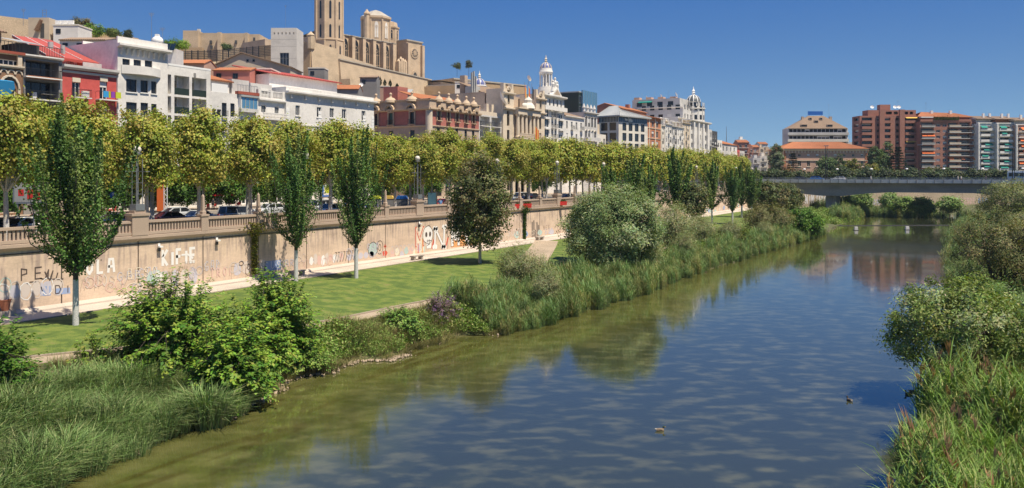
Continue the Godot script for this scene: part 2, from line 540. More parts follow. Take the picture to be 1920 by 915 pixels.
func make_ground() -> void:
	var lh := func(x: float, s: float) -> float: return lower_height(x, s)
	ramp_texture("lawn", 1024, 0.012, 6, [[0.0, Color(0.07, 0.12, 0.016)], [0.42, Color(0.1, 0.165, 0.022)], [0.58, Color(0.16, 0.225, 0.03)], [0.75, Color(0.2, 0.24, 0.045)], [0.9, Color(0.25, 0.23, 0.08)], [1.0, Color(0.3, 0.23, 0.11)]], 0.62)
	var m := mat("lawn", 1, 1, 1, 0.95)
	m.albedo_texture = T.lawn
	m.uv1_triplanar = true
	m.uv1_world_triplanar = true
	m.uv1_scale = V(0.035, 0.035, 0.05)
	m.detail_enabled = true
	m.detail_blend_mode = BaseMaterial3D.BLEND_MODE_MUL
	m.detail_albedo = T.grit
	m.detail_uv_layer = BaseMaterial3D.DETAIL_UV_2
	m.uv2_triplanar = true
	m.uv2_world_triplanar = true
	m.uv2_scale = V(0.5, 0.5, 0.3)
	ramp_texture("bank", 512, 0.02, 5, [[0.0, Color(0.03, 0.04, 0.012)], [0.5, Color(0.07, 0.085, 0.025)], [0.75, Color(0.14, 0.12, 0.06)], [1.0, Color(0.2, 0.15, 0.09)]], 0.6)
	var bk := mat("bank_earth", 1, 1, 1, 0.95)
	bk.albedo_texture = T.bank
	bk.uv1_triplanar = true
	bk.uv1_world_triplanar = true
	bk.uv1_scale = V(0.15, 0.15, 0.15)
	struct("promenade_path", strip(func(_s): return WALLX - 0.3, func(_s): return -54.0, -60, 274, 8, 2, lh), M.path_paving)
	struct("lawn", strip(func(_s): return -54.0, lawn_edge, -60, 262, 2, 12, lh), m)
	struct("dirt_path", strip(lawn_edge, func(s): return lawn_edge(s) + 1.7, -60, 340, 2, 2, lh), M.dirt)
	struct("river_bank", strip(func(s): return lawn_edge(s) + 1.7, shore, -60, 340, 1, 10, lh), bk)
	struct("far_river_bank", strip(far_shore, func(_s): return 120.0, -60, 340, 2, 30, lh), bk)
	# the dirt path's low kerb along the lawn and the sandy path across the lawn
	var b := MB.new()
	for i in 150:
		var s := -10.0 + i * 1.4
		var p := V(lawn_edge(s), lower_height(lawn_edge(s), s) + 0.02, -s)
		var q := V(lawn_edge(s + 1.38), lower_height(lawn_edge(s + 1.38), s + 1.38) + 0.02, -s - 1.38)
		b.bar(p, q, 0.14, 0.16)
	struct("lawn_kerb", b, M.paving)
	b = MB.new()
	for i in 80:
		var s := 21.0 + i * 2.0
		b.bar(V(-53.95, 1.91, -s), V(-53.95, 1.91, -s - 1.98), 0.14, 0.1)
	struct("path_kerb", b, M.paving)
	b = MB.new()
	var way := [W(-36.8, 66), W(-39.2, 70), W(-42.2, 77), W(-46.5, 87), W(-50.5, 96), W(-54.2, 104)]
	for i in way.size() - 1:
		for k in 4:
			var p: Vector2 = way[i].lerp(way[i + 1], k / 4.0)
			var q: Vector2 = way[i].lerp(way[i + 1], (k + 1) / 4.0)
			var y := lower_height(p.x, p.y) + 0.05
			var z := lower_height(q.x, q.y) + 0.05
			b.quad(V(p.x - 1.9, y, -p.y), V(p.x + 1.9, y, -p.y), V(q.x + 1.9, z, -q.y), V(q.x - 1.9, z, -q.y))
	struct("sandy_path", b, M.dirt)
	# street level
	b = MB.new()
	b.quad(V(-62, STREET, 80), V(WALLX - 0.6, STREET, 80), V(WALLX - 0.6, STREET, -262), V(-62, STREET, -262))
	b.quad(V(-125, STREET, 80), V(-89, STREET, 80), V(-89, STREET, -420), V(-125, STREET, -420))
	struct("pavement", b, M.paving)
	b = MB.new()
	b.quad(V(-89, STREET - 0.42, 80), V(-62, STREET - 0.42, 80), V(-62, STREET - 0.42, -275), V(-89, STREET - 0.42, -275))
	struct("road", b, M.asphalt)
	b = MB.new()
	b.box(-62.15, STREET - 0.44, -275, -62.0, STREET + 0.004, 80)
	b.box(-89, STREET - 0.44, -275, -88.85, STREET + 0.004, 80)
	struct("kerb", b, M.concrete)
	b = MB.new()
	for i in 60:
		var s := i * 5.0
		b.quad(V(-75.1, STREET - 0.415, -s), V(-74.95, STREET - 0.415, -s), V(-74.95, STREET - 0.415, -s - 2.5), V(-75.1, STREET - 0.415, -s - 2.5))
	struct("road_markings", b, M.white_paint)
	b = MB.new()   # the plain beyond the city, out to the horizon
	var g := STREET - 0.2
	for q in [[-4000, -420, 4000, -5500], [22, -326, 4000, -420]]:
		b.quad(V(q[0], g, q[1]), V(q[2], g, q[1]), V(q[2], g, q[3]), V(q[0], g, q[3]))
	b.quad(V(-89, g, -262.5), V(-58, g, -262.5), V(22, g, -326), V(-89, g, -326))
	b.quad(V(-89, g, -326), V(22, g, -326), V(22, g, -420), V(-89, g, -420))
	b.quad(V(120, 4.4, 300), V(4000, 4.4, 300), V(4000, 4.4, -326), V(120, 4.4, -326))
	b.quad(V(-4000, STREET - 0.25, 300), V(-125, STREET - 0.25, 300), V(-125, STREET - 0.25, -420), V(-4000, STREET - 0.25, -420))
	struct("ground", b, bk)


func make_river() -> void:
	var bed := mat("river_bed", 1, 1, 1, 0.95)
	# weed, sand patches, silt and painted olive reflections in the shallows and long brown weed streaks, over 40 m by 270 m of river
	var fn := FastNoiseLite.new()
	fn.seed = 31
	fn.frequency = 0.7
	fn.fractal_octaves = 5
	var f2 := FastNoiseLite.new()
	f2.seed = 77
	f2.frequency = 0.9
	f2.fractal_octaves = 3
	var iw := 400
	var ih := 1800
	var bytes := PackedByteArray()
	bytes.resize(iw * ih * 3)
	for j in ih:
		var s := 270.0 * (1.0 - (j + 0.5) / ih)
		var sh := shore(s)
		for i in iw:
			var x := -36.0 + 40.0 * (i + 0.5) / iw
			var d1 := x - sh
			var ru := x * 0.866 + s * 0.5           # patches drawn out across the stream
			var rw := s * 0.866 - x * 0.5
			var n := fn.get_noise_2d(ru * 0.55, rw * 1.05) + 0.4 * f2.get_noise_2d(ru * 0.7, rw * 1.7)
			var t := smoothstep(-0.15, 0.7, n) * (0.75 + 0.4 * fn.get_noise_2d(x * 0.15 + 90, s * 0.15))
			var q := Color(0.032, 0.038, 0.02).lerp(Color(0.105, 0.104, 0.05), t)
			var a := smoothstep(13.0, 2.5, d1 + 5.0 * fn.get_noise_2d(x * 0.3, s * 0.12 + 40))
			q = q.lerp(Color(0.075, 0.082, 0.02).lerp(Color(0.125, 0.125, 0.04), 0.5 + n), a * 0.9)  # silt, lightened and widened to carry the olive reflection off the bank
			var w3 := smoothstep(0.05, 0.3, f2.get_noise_2d(x * 0.8, s * 0.09)) * smoothstep(8.0, 1.0, d1) * smoothstep(70.0, 45.0, s)
			q = q.lerp(Color(0.04, 0.025, 0.006), w3 * 0.6).linear_to_srgb()
			var o := (j * iw + i) * 3
			bytes[o] = int(q.r * 255); bytes[o + 1] = int(q.g * 255); bytes[o + 2] = int(q.b * 255)
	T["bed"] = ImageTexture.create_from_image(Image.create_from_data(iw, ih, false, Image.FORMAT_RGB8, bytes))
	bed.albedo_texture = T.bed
	bed.uv1_triplanar = true
	bed.uv1_world_triplanar = true
	bed.uv1_scale = V(0.025, 0.03, 1.0 / 270.0)
	bed.uv1_offset = V(0.9, 0, 1)
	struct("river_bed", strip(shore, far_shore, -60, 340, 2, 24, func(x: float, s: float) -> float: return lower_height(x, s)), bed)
	var w := StandardMaterial3D.new()
	w.resource_name = "water"
	w.detail_enabled = true                  # murky water: weed, sand, silt and painted bank reflections give its colour
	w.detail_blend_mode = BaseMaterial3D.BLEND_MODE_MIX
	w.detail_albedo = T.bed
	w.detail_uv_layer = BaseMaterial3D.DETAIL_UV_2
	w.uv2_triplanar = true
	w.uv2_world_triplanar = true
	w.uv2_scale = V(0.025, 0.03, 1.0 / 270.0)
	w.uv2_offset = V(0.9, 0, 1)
	w.roughness = 0.03
	w.metallic_specular = 0.6
	w.clearcoat_enabled = true
	w.clearcoat = 0.35
	w.clearcoat_roughness = 0.03
	w.normal_enabled = true
	w.normal_texture = normal_texture("ripple", 512, 0.03, 5, 3.0, 0.6)
	w.normal_scale = 0.06
	w.uv1_triplanar = true
	w.uv1_world_triplanar = true
	w.uv1_scale = V(0.22, 0.2, 0.4)
	var b := MB.new()
	b.quad(V(-48, 0, 60), V(12, 0, 60), V(12, 0, -252), V(-48, 0, -252))
	b.quad(V(-48, 0, -252), V(12, 0, -252), V(90, 0, -340), V(-10, 0, -340))
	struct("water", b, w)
	# the weir's sill and the two concrete blocks on it
	b = MB.new()
	b.bar(V(-27, -0.13, -195), V(-2, -0.13, -212), 0.5, 0.5)
	tag(obj("weir", b, M.dark_grey_wall), "dark low weir sill crossing the river before the bridge", "weir")
	for q in [[V(-21.37, 0, -181.04), "pale concrete block on the weir nearer the bridge pier"], [V(-12.21, 0, -188.23), "pale concrete block on the weir nearer the far bank"]]:
		var t := thing("weir_block", q[1], "concrete block", q[0], 0.4, "blocks on the weir")
		b = MB.new()
		b.prism(PackedVector2Array([W(-0.36, 0.1), W(0.36, 0.1), W(0.3, 0.75), W(-0.3, 0.75)]), -0.3, 0.3)
		obj("block", b, M.white_wall, t)
		b = MB.new()
		b.box(-0.5, -0.6, -0.45, 0.5, 0.1, 0.45)
		obj("footing", b, M.dark_grey_wall, t)
	# stones along the foot of the bank
	var sb := MB.new()
	sb.ball(Vector3.ZERO, V(1, 0.7, 0.8), 7, 4)
	var mm := MultiMesh.new()
	mm.transform_format = MultiMesh.TRANSFORM_3D
	mm.mesh = sb.mesh()
	mm.instance_count = 1800
	for i in 1800:
		var s := rf(26, 41) if i < 1300 else rf(14, 190)
		var x := shore(s) + rng.randfn() * 0.3 + 0.02
		var r := rf(0.025, 0.1)
		mm.set_instance_transform(i, Transform3D(Basis(rv(), rf(0, TAU)) * Basis.from_scale(V(r, r * rf(0.6, 1.2), r * rf(0.7, 1.6))), V(x, 0.05, -s)))
	var mo := MultiMeshInstance3D.new()
	mo.name = "bank_gravel"
	mo.multimesh = mm
	mo.material_override = M.dirt
	mo.set_meta("kind", "stuff")
	add_child(mo)


# ---------- the river wall with its balustrade and graffiti
func stroke(b: MB, pts: Array, w: float, lift: float) -> void:   # paint on the wall; points are W(s, y)
	for i in pts.size() - 1:
		var p: Vector2 = pts[i]
		var q: Vector2 = pts[i + 1]
		var d := (q - p).normalized() * w / 2
		var o := W(-d.y, d.x)
		p -= d * 0.7
		q += d * 0.7
		var z := lift + 0.0004 * (i % 7)
		var c := [p - o, q - o, q + o, p + o]
		b.quad(V(z, c[0].y, -c[0].x), V(z, c[1].y, -c[1].x), V(z, c[2].y, -c[2].x), V(z, c[3].y, -c[3].x))


const GLYPH := {
	"A": [[0, 0, 0.15, 1, 0.6, 1, 0.75, 0], [0.1, 0.42, 0.65, 0.42]], "B": [[0, 0, 0, 1, 0.5, 0.95, 0.5, 0.55, 0, 0.5], [0.5, 0.55, 0.65, 0.3, 0.5, 0, 0, 0]], "C": [[0.65, 0.85, 0.3, 1, 0, 0.7, 0, 0.3, 0.3, 0, 0.65, 0.15]],
	"D": [[0, 0, 0, 1, 0.4, 0.95, 0.6, 0.5, 0.4, 0.05, 0, 0]], "E": [[0.6, 0, 0, 0, 0, 1, 0.6, 1], [0, 0.5, 0.5, 0.5]], "F": [[0, 0, 0, 1, 0.5, 1], [0, 0.5, 0.4, 0.5]], "I": [[0.1, 0, 0.1, 0.78]], "K": [[0, 0, 0, 1], [0.6, 1, 0, 0.5, 0.6, 0]],
	"L": [[0, 1, 0, 0, 0.55, 0]], "M": [[0, 0, 0, 1, 0.4, 0.35, 0.8, 1, 0.8, 0]], "N": [[0, 0, 0, 1, 0.6, 0, 0.6, 1]], "O": [[0.3, 0, 0, 0.3, 0, 0.7, 0.3, 1, 0.6, 0.7, 0.6, 0.3, 0.3, 0]], "P": [[0, 0, 0, 1, 0.5, 0.9, 0.5, 0.55, 0, 0.45]],
	"R": [[0, 0, 0, 1, 0.5, 0.9, 0.5, 0.55, 0, 0.5, 0.6, 0]], "S": [[0.6, 0.85, 0.3, 1, 0, 0.8, 0.1, 0.55, 0.5, 0.45, 0.6, 0.2, 0.3, 0, 0, 0.15]], "U": [[0, 1, 0, 0.25, 0.3, 0, 0.6, 0.25, 0.6, 1]], "W": [[0, 1, 0.2, 0, 0.4, 0.7, 0.6, 0, 0.8, 1]],
	"Y": [[0, 1, 0.3, 0.5, 0.3, 0], [0.3, 0.5, 0.6, 1]], "G": [[0.65, 0.85, 0.3, 1, 0, 0.7, 0, 0.3, 0.3, 0, 0.65, 0.15, 0.65, 0.45, 0.35, 0.45]], "T": [[0.3, 0, 0.3, 1], [0, 1, 0.6, 1]], "J": [[0.5, 1, 0.5, 0.2, 0.25, 0, 0, 0.2]],
}


func paint(wall: Node3D, word: String, at: Vector2, h: float, adv: float, w: float, m: Material, lift := 0.012, slant := 0.0, wide := 0.75) -> void:
	var b := MB.new()
	var x := at.x
	for ch in word:
		if GLYPH.has(ch):
			for line: Array in GLYPH[ch]:
				var pts := []
				for i in range(0, line.size(), 2):
					pts.append(W(x + line[i] * adv * wide + line[i + 1] * slant, at.y + line[i + 1] * h))
				stroke(b, pts, w, lift)
		x += adv * (0.55 if ch == "I" else 1.0)
	obj("graffiti", b, m, wall, off(WALLX, 0, 0))


func paint_lines(wall: Node3D, lines: Array, w: float, m: Material, lift := 0.012) -> void:
	var b := MB.new()
	for l: Array in lines: stroke(b, l, w, lift)
	obj("graffiti", b, m, wall, off(WALLX, 0, 0))


func paint_area(wall: Node3D, poly: Array, m: Material, lift := 0.006) -> void:
	var b := MB.new()
	var p := PackedVector2Array(poly)
	var t := Geometry2D.triangulate_polygon(p)
	for i in range(0, t.size(), 3):
		b.quad(V(lift, p[t[i]].y, -p[t[i]].x), V(lift, p[t[i + 1]].y, -p[t[i + 1]].x), V(lift, p[t[i + 2]].y, -p[t[i + 2]].x), V(lift, p[t[i + 2]].y, -p[t[i + 2]].x))
	obj("graffiti", b, m, wall, off(WALLX, 0, 0))


func blob(c: Vector2, r: Vector2, k := 14, wob := 0.12) -> Array:
	var a := []
	for i in k:
		var t := TAU * i / k
		a.append(c + W(cos(t) * r.x, sin(t) * r.y) * (1.0 + rf(-wob, wob)))
	return a


func ring(c: Vector2, r: Vector2, k := 14) -> Array:
	var a := blob(c, r, k, 0.06)
	a.append(a[0])
	return a


func make_embankment() -> void:
	# streaked concrete: long vertical water stains over a blotchy base
	var n1 := FastNoiseLite.new()
	n1.seed = 5
	n1.frequency = 0.012
	n1.fractal_octaves = 5
	var n2 := FastNoiseLite.new()
	n2.seed = 9
	n2.frequency = 0.06
	var w := 1024
	var h := 128
	var d := PackedByteArray()
	d.resize(w * h * 3)
	for j in h:
		var y := 1.0 - j / float(h)           # 1 at the coping
		for i in w:
			var st := smoothstep(-0.12, 0.4, n2.get_noise_2d(i * 1.6, j * 0.12) + 0.25 * n1.get_noise_2d(i * 0.7, j)) * smoothstep(0.3, 0.8, y) * smoothstep(1.02, 0.9, y)
			var bl := n1.get_noise_2d(i, j * 2.2) * 0.5 + 0.5
			var foot_dark := smoothstep(0.16, 0.0, y) * 0.25  # darker towards the bottom of the wall
			var g := clampf(0.8 + bl * 0.42 - st * 0.3 - foot_dark, 0, 1.1) * (0.93 if (j % 26) < 1 else 1.0)
			var q := Color(0.65 * g, (0.5 - 0.005 * st) * g, (0.375 + 0.03 * st) * g).linear_to_srgb()
			var o := (j * w + i) * 3
			d[o] = int(clampf(q.r, 0, 1) * 255); d[o + 1] = int(clampf(q.g, 0, 1) * 255); d[o + 2] = int(clampf(q.b, 0, 1) * 255)
	T["wall"] = ImageTexture.create_from_image(Image.create_from_data(w, h, false, Image.FORMAT_RGB8, d))
	var m := mat("river_wall", 1, 1, 1, 0.92)
	m.albedo_texture = T.wall
	m.uv1_triplanar = true
	m.uv1_world_triplanar = true
	m.uv1_scale = V(0.025, 0.2083, 0.025)
	m.uv1_offset = V(0, -0.333, 0)
	m.detail_enabled = true
	m.detail_blend_mode = BaseMaterial3D.BLEND_MODE_MUL
	m.detail_albedo = T.stucco
	m.detail_uv_layer = BaseMaterial3D.DETAIL_UV_2
	m.uv2_triplanar = true
	m.uv2_world_triplanar = true
	m.uv2_scale = V(0.3, 0.3, 0.3)
	var wall := thing("embankment_wall", "long stained concrete river wall with graffiti below the balustrade", "river wall")
	var b := MB.new()
	b.box(WALLX - 1.2, 0.5, -274, WALLX - 0.1, 6.3, 80)
	obj("core", b, M.dark_grey_wall, wall)
	var bay := 6.167
	var pm := MB.new()   # one panel between two joints, shared by all
	pm.box(-0.1, 1.6, -bay + 0.05, 0.0, 6.35, -0.05)
	var panel := pm.mesh()
	var cm := MB.new()
	cm.prism(PackedVector2Array([W(-0.6, 6.3), W(0.1, 6.3), W(0.28, 6.5), W(0.28, 6.72), W(-0.6, 6.9)]), -bay + 0.01, 0.0)
	var coping := cm.mesh()
	var fm := MB.new()
	fm.prism(PackedVector2Array([W(0.0, 1.6), W(0.55, 1.6), W(0.5, 2.02), W(0.0, 2.2)]), -bay + 0.01, 0.0)
	var foot := fm.mesh()
	var k0 := -4
	var kn := 38
	for k in range(k0, kn):
		var s := 40.2 + (k - 6) * bay
		put("wall_panel", panel, m, wall, off(WALLX, 0, -s))
		put("coping", coping, M.rail_stone, wall, off(WALLX, 0, -s))
		put("footing", foot, M.path_paving, wall, off(WALLX, 0, -s))
	b = MB.new()
	b.bar(V(WALLX + 0.03, 6.05, 20), V(WALLX + 0.03, 6.05, -240), 0.05, 0.06)
	obj("cable", b, M.black_metal, wall)
	# balustrade
	var bal := thing("balustrade", "stone balustrade with square balusters and obelisk pillars along the street", "balustrade")
	var rm := MB.new()
	rm.box(-0.2, 7.72, -bay + 0.35, 0.16, 7.92, -0.35)
	var rail := rm.mesh()
	rm = MB.new()
	rm.box(-0.24, 6.78, -bay + 0.35, 0.2, 7.0, -0.35)
	var plinth := rm.mesh()
	rm = MB.new()
	rm.box(-0.08, 7.0, -0.075, 0.07, 7.72, 0.075)
	var baluster := rm.mesh()
	rm = MB.new()
	rm.box(-0.3, 6.75, -0.35, 0.26, 8.0, 0.35)
	rm.box(-0.36, 8.0, -0.42, 0.32, 8.16, 0.42)
	var pillar := rm.mesh()
	rm = MB.new()
	rm.lathe(V(-0.02, 8.16, 0), [W(0.27, 0), W(0.27, 0.25), W(0.2, 0.3), W(0.13, 1.55), W(0.0, 1.75)], 4, PI / 4, true)
	var obelisk := rm.mesh()
	rm = MB.new()
	rm.box(-0.62, 6.75, -0.72, 0.3, 8.3, 0.72)
	rm.box(-0.7, 8.3, -0.82, 0.38, 8.5, 0.82)
	rm.box(-0.5, 8.5, -0.5, 0.24, 8.72, 0.5)
	var pier := rm.mesh()
	var rest := MB.new()
	var n := 0
	for k in range(k0, kn):
		var s := 40.2 + (k - 6) * bay
		put("top_rail", rail, M.rail_stone, bal, off(WALLX, 0, -s))
		put("bottom_rail", plinth, M.rail_stone, bal, off(WALLX, 0, -s))
		for i in 19:
			var z := -s - 0.5 - i * (bay - 1.0) / 18.0
			if n < 300 and s > 15:
				put("baluster", baluster, M.rail_stone, bal, off(WALLX, 0, z))
				n += 1
			else:
				rest.box(WALLX - 0.08, 7.0, z - 0.075, WALLX + 0.07, 7.72, z + 0.075)
		if posmod(k, 3) == 0:
			put("lamp_pier", pier, M.rail_stone, bal, off(WALLX, 0, -s))
		else:
			put("pillar", pillar, M.rail_stone, bal, off(WALLX, 0, -s))
			put("obelisk", obelisk, M.rail_stone, bal, off(WALLX, 0, -s))
	obj("far_baluster", rest, M.rail_stone, bal).set_meta("kind", "stuff")
	make_graffiti(wall)


func make_graffiti(wall: Node3D) -> void:
	var white := mat("white_spray", 0.78, 0.76, 0.73, 0.8)
	var dark := mat("dark_spray", 0.09, 0.065, 0.055, 0.85)
	var faded := mat("faded_spray", 0.42, 0.32, 0.25, 0.9)
	var pale := mat("pale_spray", 0.62, 0.54, 0.48, 0.9)
	var blue := mat("blue_spray", 0.3, 0.38, 0.58, 0.85)
	var lilac := mat("lilac_spray", 0.52, 0.5, 0.55, 0.85)
	var teal := mat("teal_spray", 0.42, 0.55, 0.5, 0.85)
	var red := mat("red_spray", 0.6, 0.1, 0.06, 0.8)
	var orange := mat("orange_spray", 0.68, 0.33, 0.12, 0.85)
	var cream := mat("cream_spray", 0.74, 0.66, 0.52, 0.85)
	var pink := mat("pink_spray", 0.66, 0.45, 0.38, 0.85)
	# KIFIE with its long swoosh
	paint(wall, "KIFIE", W(42.41, 4.17), 1.15, 0.86, 0.24, white)
	paint_lines(wall, [[W(44.24, 4.84), W(44.82, 4.83), W(45.3, 4.48)]], 0.16, white, 0.016)
	for i in 6: paint(wall, ["PEENO", "NEO", "SUN", "PEDRO", "MAR", "LUIS"][i], W(44.82, 4.02) + W(rf(-0.6, 0.5), -0.35 * i), 0.22, 0.22, 0.03, faded)
	# first bays
	paint(wall, "PE", W(31.19, 4.18), 0.8, 0.95, 0.09, dark)
	paint_lines(wall, [[W(31.55, 3.95), W(31.63, 3.9)], [W(31.77, 4), W(32.18, 3.99)]], 0.08, dark)
	paint_lines(wall, [[W(32.51, 4.18), W(32.82, 4.07), W(33.08, 4.73), W(33.04, 4.12), W(32.82, 4.6), W(33.16, 3.99), W(33.39, 4.62), W(33.24, 4.02), W(33.62, 4.02), W(33.74, 4.43)], [W(33.74, 3.96), W(34.13, 3.96)]], 0.09, dark)
	paint(wall, "OLA", W(35.95, 4.11), 0.95, 0.85, 0.2, white)
	for i in 6: paint_lines(wall, [ring(W(29.99, 3.47) + W(i * 0.75, 0.1 * sin(i * 2.0)), W(0.42, 0.62), 10)], 0.07, pale if i % 2 else white)
	for i in 6: paint_area(wall, blob(W(29.99, 3.47) + W(i * 0.75, 0.0), W(0.34, 0.5)), lilac if i % 3 == 1 else pale, 0.005)
	paint_lines(wall, [ring(W(30.13, 3.97), W(0.4, 0.5), 10)], 0.06, teal)
	paint_area(wall, [W(32.48, 2.93), W(33.24, 2.87), W(33.24, 3.56), W(32.51, 3.61)], blue)
	paint_area(wall, [W(33.58, 2.86), W(34.69, 2.84), W(34.65, 3.27), W(33.58, 3.33)], blue)
	paint(wall, "N", W(32.59, 2.99), 0.8, 1.0, 0.16, lilac, 0.014)
	paint(wall, "DIS", W(33.58, 2.94), 0.6, 0.85, 0.07, dark, 0.014)
	for i in 5: paint_lines(wall, [[W(35.42, 2.82) + W(i * 1.1, 0.0), W(35.42, 2.82) + W(i * 1.1 + 0.2, 0.9), W(35.42, 2.82) + W(i * 1.1 + 0.55, 0.6), W(35.42, 2.82) + W(i * 1.1 + 0.3, 0.1)]], 0.04, faded)
	paint(wall, "SOS", W(37.74, 2.86), 0.9, 0.9, 0.05, pale)
	# behind the big bushes
	paint_area(wall, blob(W(41.67, 3.24), W(0.7, 0.6)), teal)
	paint_area(wall, blob(W(41.96, 3.3), W(0.45, 0.4)), white, 0.009)
	for i in 4: paint_area(wall, blob(W(42.66, 2.92) + W(i * 0.9, 0), W(0.42, 0.75)), lilac if i % 2 else pale)
	paint_lines(wall, [[W(43.06, 3.53), W(43.21, 2.72)], [W(43.31, 3.42), W(43.26, 2.63)]], 0.07, dark)
	for i in 6: paint_lines(wall, [[W(48.59, 2.48) + W(i * 0.8, -0.3), W(48.59, 2.48) + W(i * 0.8, 0.9), W(48.59, 2.48) + W(i * 0.8 + 0.45, 0.85)]], 0.04, faded if i % 2 else pale)
	for i in 4: paint_area(wall, blob(W(50.07, 2.94) + W(i * 1.0, 0.1), W(0.42, 0.6)), pale if i % 2 else lilac)
	paint_lines(wall, [ring(W(50.5, 3.53), W(0.25, 0.2), 8), ring(W(51.36, 3.15), W(0.15, 0.25), 8)], 0.07, dark)
	paint_area(wall, [W(53.2, 2.52), W(55.33, 2.5), W(55.33, 3.42), W(53.33, 3.46)], blue)
	paint(wall, "SUSO", W(53.33, 2.66), 0.7, 0.75, 0.06, white, 0.012)
	for i in 4: paint_lines(wall, [ring(W(56.64, 2.63) + W(i * 0.7, 0), W(0.3, 0.5), 9)], 0.05, pink)
	# pale tags and black scribble behind the third poplar
	for i in 9: paint_area(wall, blob(W(59.39, 2.95) + W(i * 0.55, 0.1 * sin(i * 1.7)), W(0.3, rf(0.35, 0.6))), white if i % 3 == 0 else pale if i % 3 == 1 else pink)
	for i in 9: paint_lines(wall, [[W(62.71, 2.47) + W(i * 0.42, 0), W(62.71, 2.47) + W(i * 0.42 + 0.35, 1.0), W(62.71, 2.47) + W(i * 0.42 + 0.12, 1.0)]], 0.07, dark)
	for i in 5: paint_area(wall, blob(W(65.01, 2.6) + W(i * 0.9, 0.2), W(0.4, 0.35)), lilac)
	paint_area(wall, blob(W(68.84, 3.37), W(0.75, 0.75)), teal)
	paint_lines(wall, [ring(W(68.84, 3.37), W(0.8, 0.8)), ring(W(70.03, 3.45), W(0.55, 0.75)), ring(W(70.03, 3.45), W(0.2, 0.35))], 0.07, dark)
	paint_lines(wall, [[W(70.78, 3.52), W(71.15, 3.49)], [W(70.96, 3.32), W(70.96, 3.68)]], 0.14, red)
	paint_area(wall, blob(W(70.87, 2.73), W(0.5, 0.3)), red)
	for i in 7: paint_area(wall, blob(W(72.3, 2.55) + W(i * 0.85, 0.25 * sin(i * 2.3)), W(0.4, 0.45)), [pink, cream, lilac, teal][i % 4])
	for i in 8: paint_lines(wall, [ring(W(72.3, 2.91) + W(i * 0.75, 0.1), W(0.3, 0.4), 9)], 0.05, lilac)
	# the MON MO mural of bones
	paint_area(wall, [W(76.64, 2.43), W(78.56, 2.4), W(78.56, 5.37), W(76.64, 5.29)], cream, 0.005)
	for i in 5: paint_lines(wall, [[W(76.74, 2.3) + W(i * 0.42, -0.4), W(76.74, 3.31) + W(i * 0.42, rf(0, 0.6))]], 0.16, [orange, red, cream, orange, teal][i], 0.008)
	paint(wall, "M", W(76.74, 3.06), 2.2, 2.5, 0.3, red, 0.016)
	paint(wall, "M", W(76.74, 3.06) + W(0.04, 0.05), 2.1, 2.5, 0.12, cream, 0.022)
	paint_area(wall, blob(W(79.1, 4.3), W(1.0, 1.05), 16, 0.03), white, 0.018)
	paint_area(wall, [W(78.88, 2.63), W(79.76, 2.63), W(79.88, 3.99), W(78.67, 4.01)], white, 0.0225)
	paint_lines(wall, [ring(W(79.1, 4.3), W(1.05, 1.1), 18)], 0.06, dark, 0.0275)
	for q in [W(78.77, 4.32), W(79.54, 4.34)]: paint_area(wall, blob(q, W(0.22, 0.32), 10, 0.05), dark, 0.034)
	paint_lines(wall, [[W(78.88, 3.54), W(79.76, 3.54)], [W(79.1, 3.72), W(79.1, 3.33)], [W(79.43, 3.7), W(79.43, 3.31)], [W(78.99, 3.01), W(79.54, 3.17)]], 0.08, dark, 0.03)
	var bones := [[W(80.55, 2.7), W(80.66, 4.99)], [W(80.77, 4.85), W(82.38, 2.63)], [W(82.49, 2.55), W(82.61, 5.08)]]
	paint_lines(wall, bones, 0.46, dark, 0.012)
	paint_lines(wall, bones, 0.34, white, 0.02)
	for l: Array in bones:
		for q: Vector2 in l:
			for x in [-0.25, 0.25]: paint_area(wall, blob(q + W(x, 0), W(0.27, 0.3), 10, 0.04), white, 0.026)
	paint_lines(wall, [[W(79.99, 2.61), W(80.32, 3.57)], [W(82.96, 2.58), W(83.43, 3.62)]], 0.25, red, 0.008)
	paint_area(wall, [W(84.14, 2.35), W(89.66, 2.28), W(89.66, 3.63), W(84.14, 3.71)], orange, 0.005)
	paint(wall, "M", W(84.38, 2.67), 2.1, 2.4, 0.62, dark, 0.01)
	paint(wall, "M", W(84.38, 2.67), 2.1, 2.4, 0.48, white, 0.018)
	paint(wall, "O", W(87.6, 2.57), 1.7, 2.4, 0.6, white, 0.018)
	paint(wall, "SUNDE", W(98.53, 2.83), 0.95, 0.95, 0.12, pale)
	paint(wall, "SUR", W(109.83, 2.42), 0.8, 1.0, 0.12, lilac)
	for i in 5: paint_lines(wall, [[W(105.68, 2.04) + W(i * 0.55, 0), W(105.68, 3.4) + W(i * 0.5, rf(-0.4, 1.2))]], 0.4, mat("damp_stain", 0.2, 0.16, 0.13, 0.9), 0.008)
	for i in 70:   # a band of old worn tags along the wall's foot
		var s := rf(22, 125)
		if s > 70 and s < 92: continue
		var q := W(s, rf(2.5, 3.5))
		var ms := [pale, lilac, faded, pink, cream]
		if i % 3 == 0: paint(wall, ["SUO", "GAR", "NES", "TROI", "BESO"][i % 5], q, rf(0.5, 0.9), rf(0.55, 0.8), rf(0.04, 0.1), ms[i % 5], 0.011 + 0.0004 * i)
		else: paint_lines(wall, [ring(q, W(rf(0.3, 0.6), rf(0.3, 0.5)), 9), ring(q + W(rf(0.5, 0.9), 0.1), W(rf(0.2, 0.5), rf(0.3, 0.5)), 8)], rf(0.04, 0.08), ms[(i * 2) % 5], 0.011 + 0.0004 * i)
	for i in 40:   # worn tags further along
		var s := rf(100, 235)
		var q := W(s, rf(2.4, 3.2))
		paint_area(wall, blob(q, W(rf(0.4, 1.0), rf(0.3, 0.6))), [pale, lilac, teal, faded, blue][i % 5], 0.004 + 0.0006 * i)
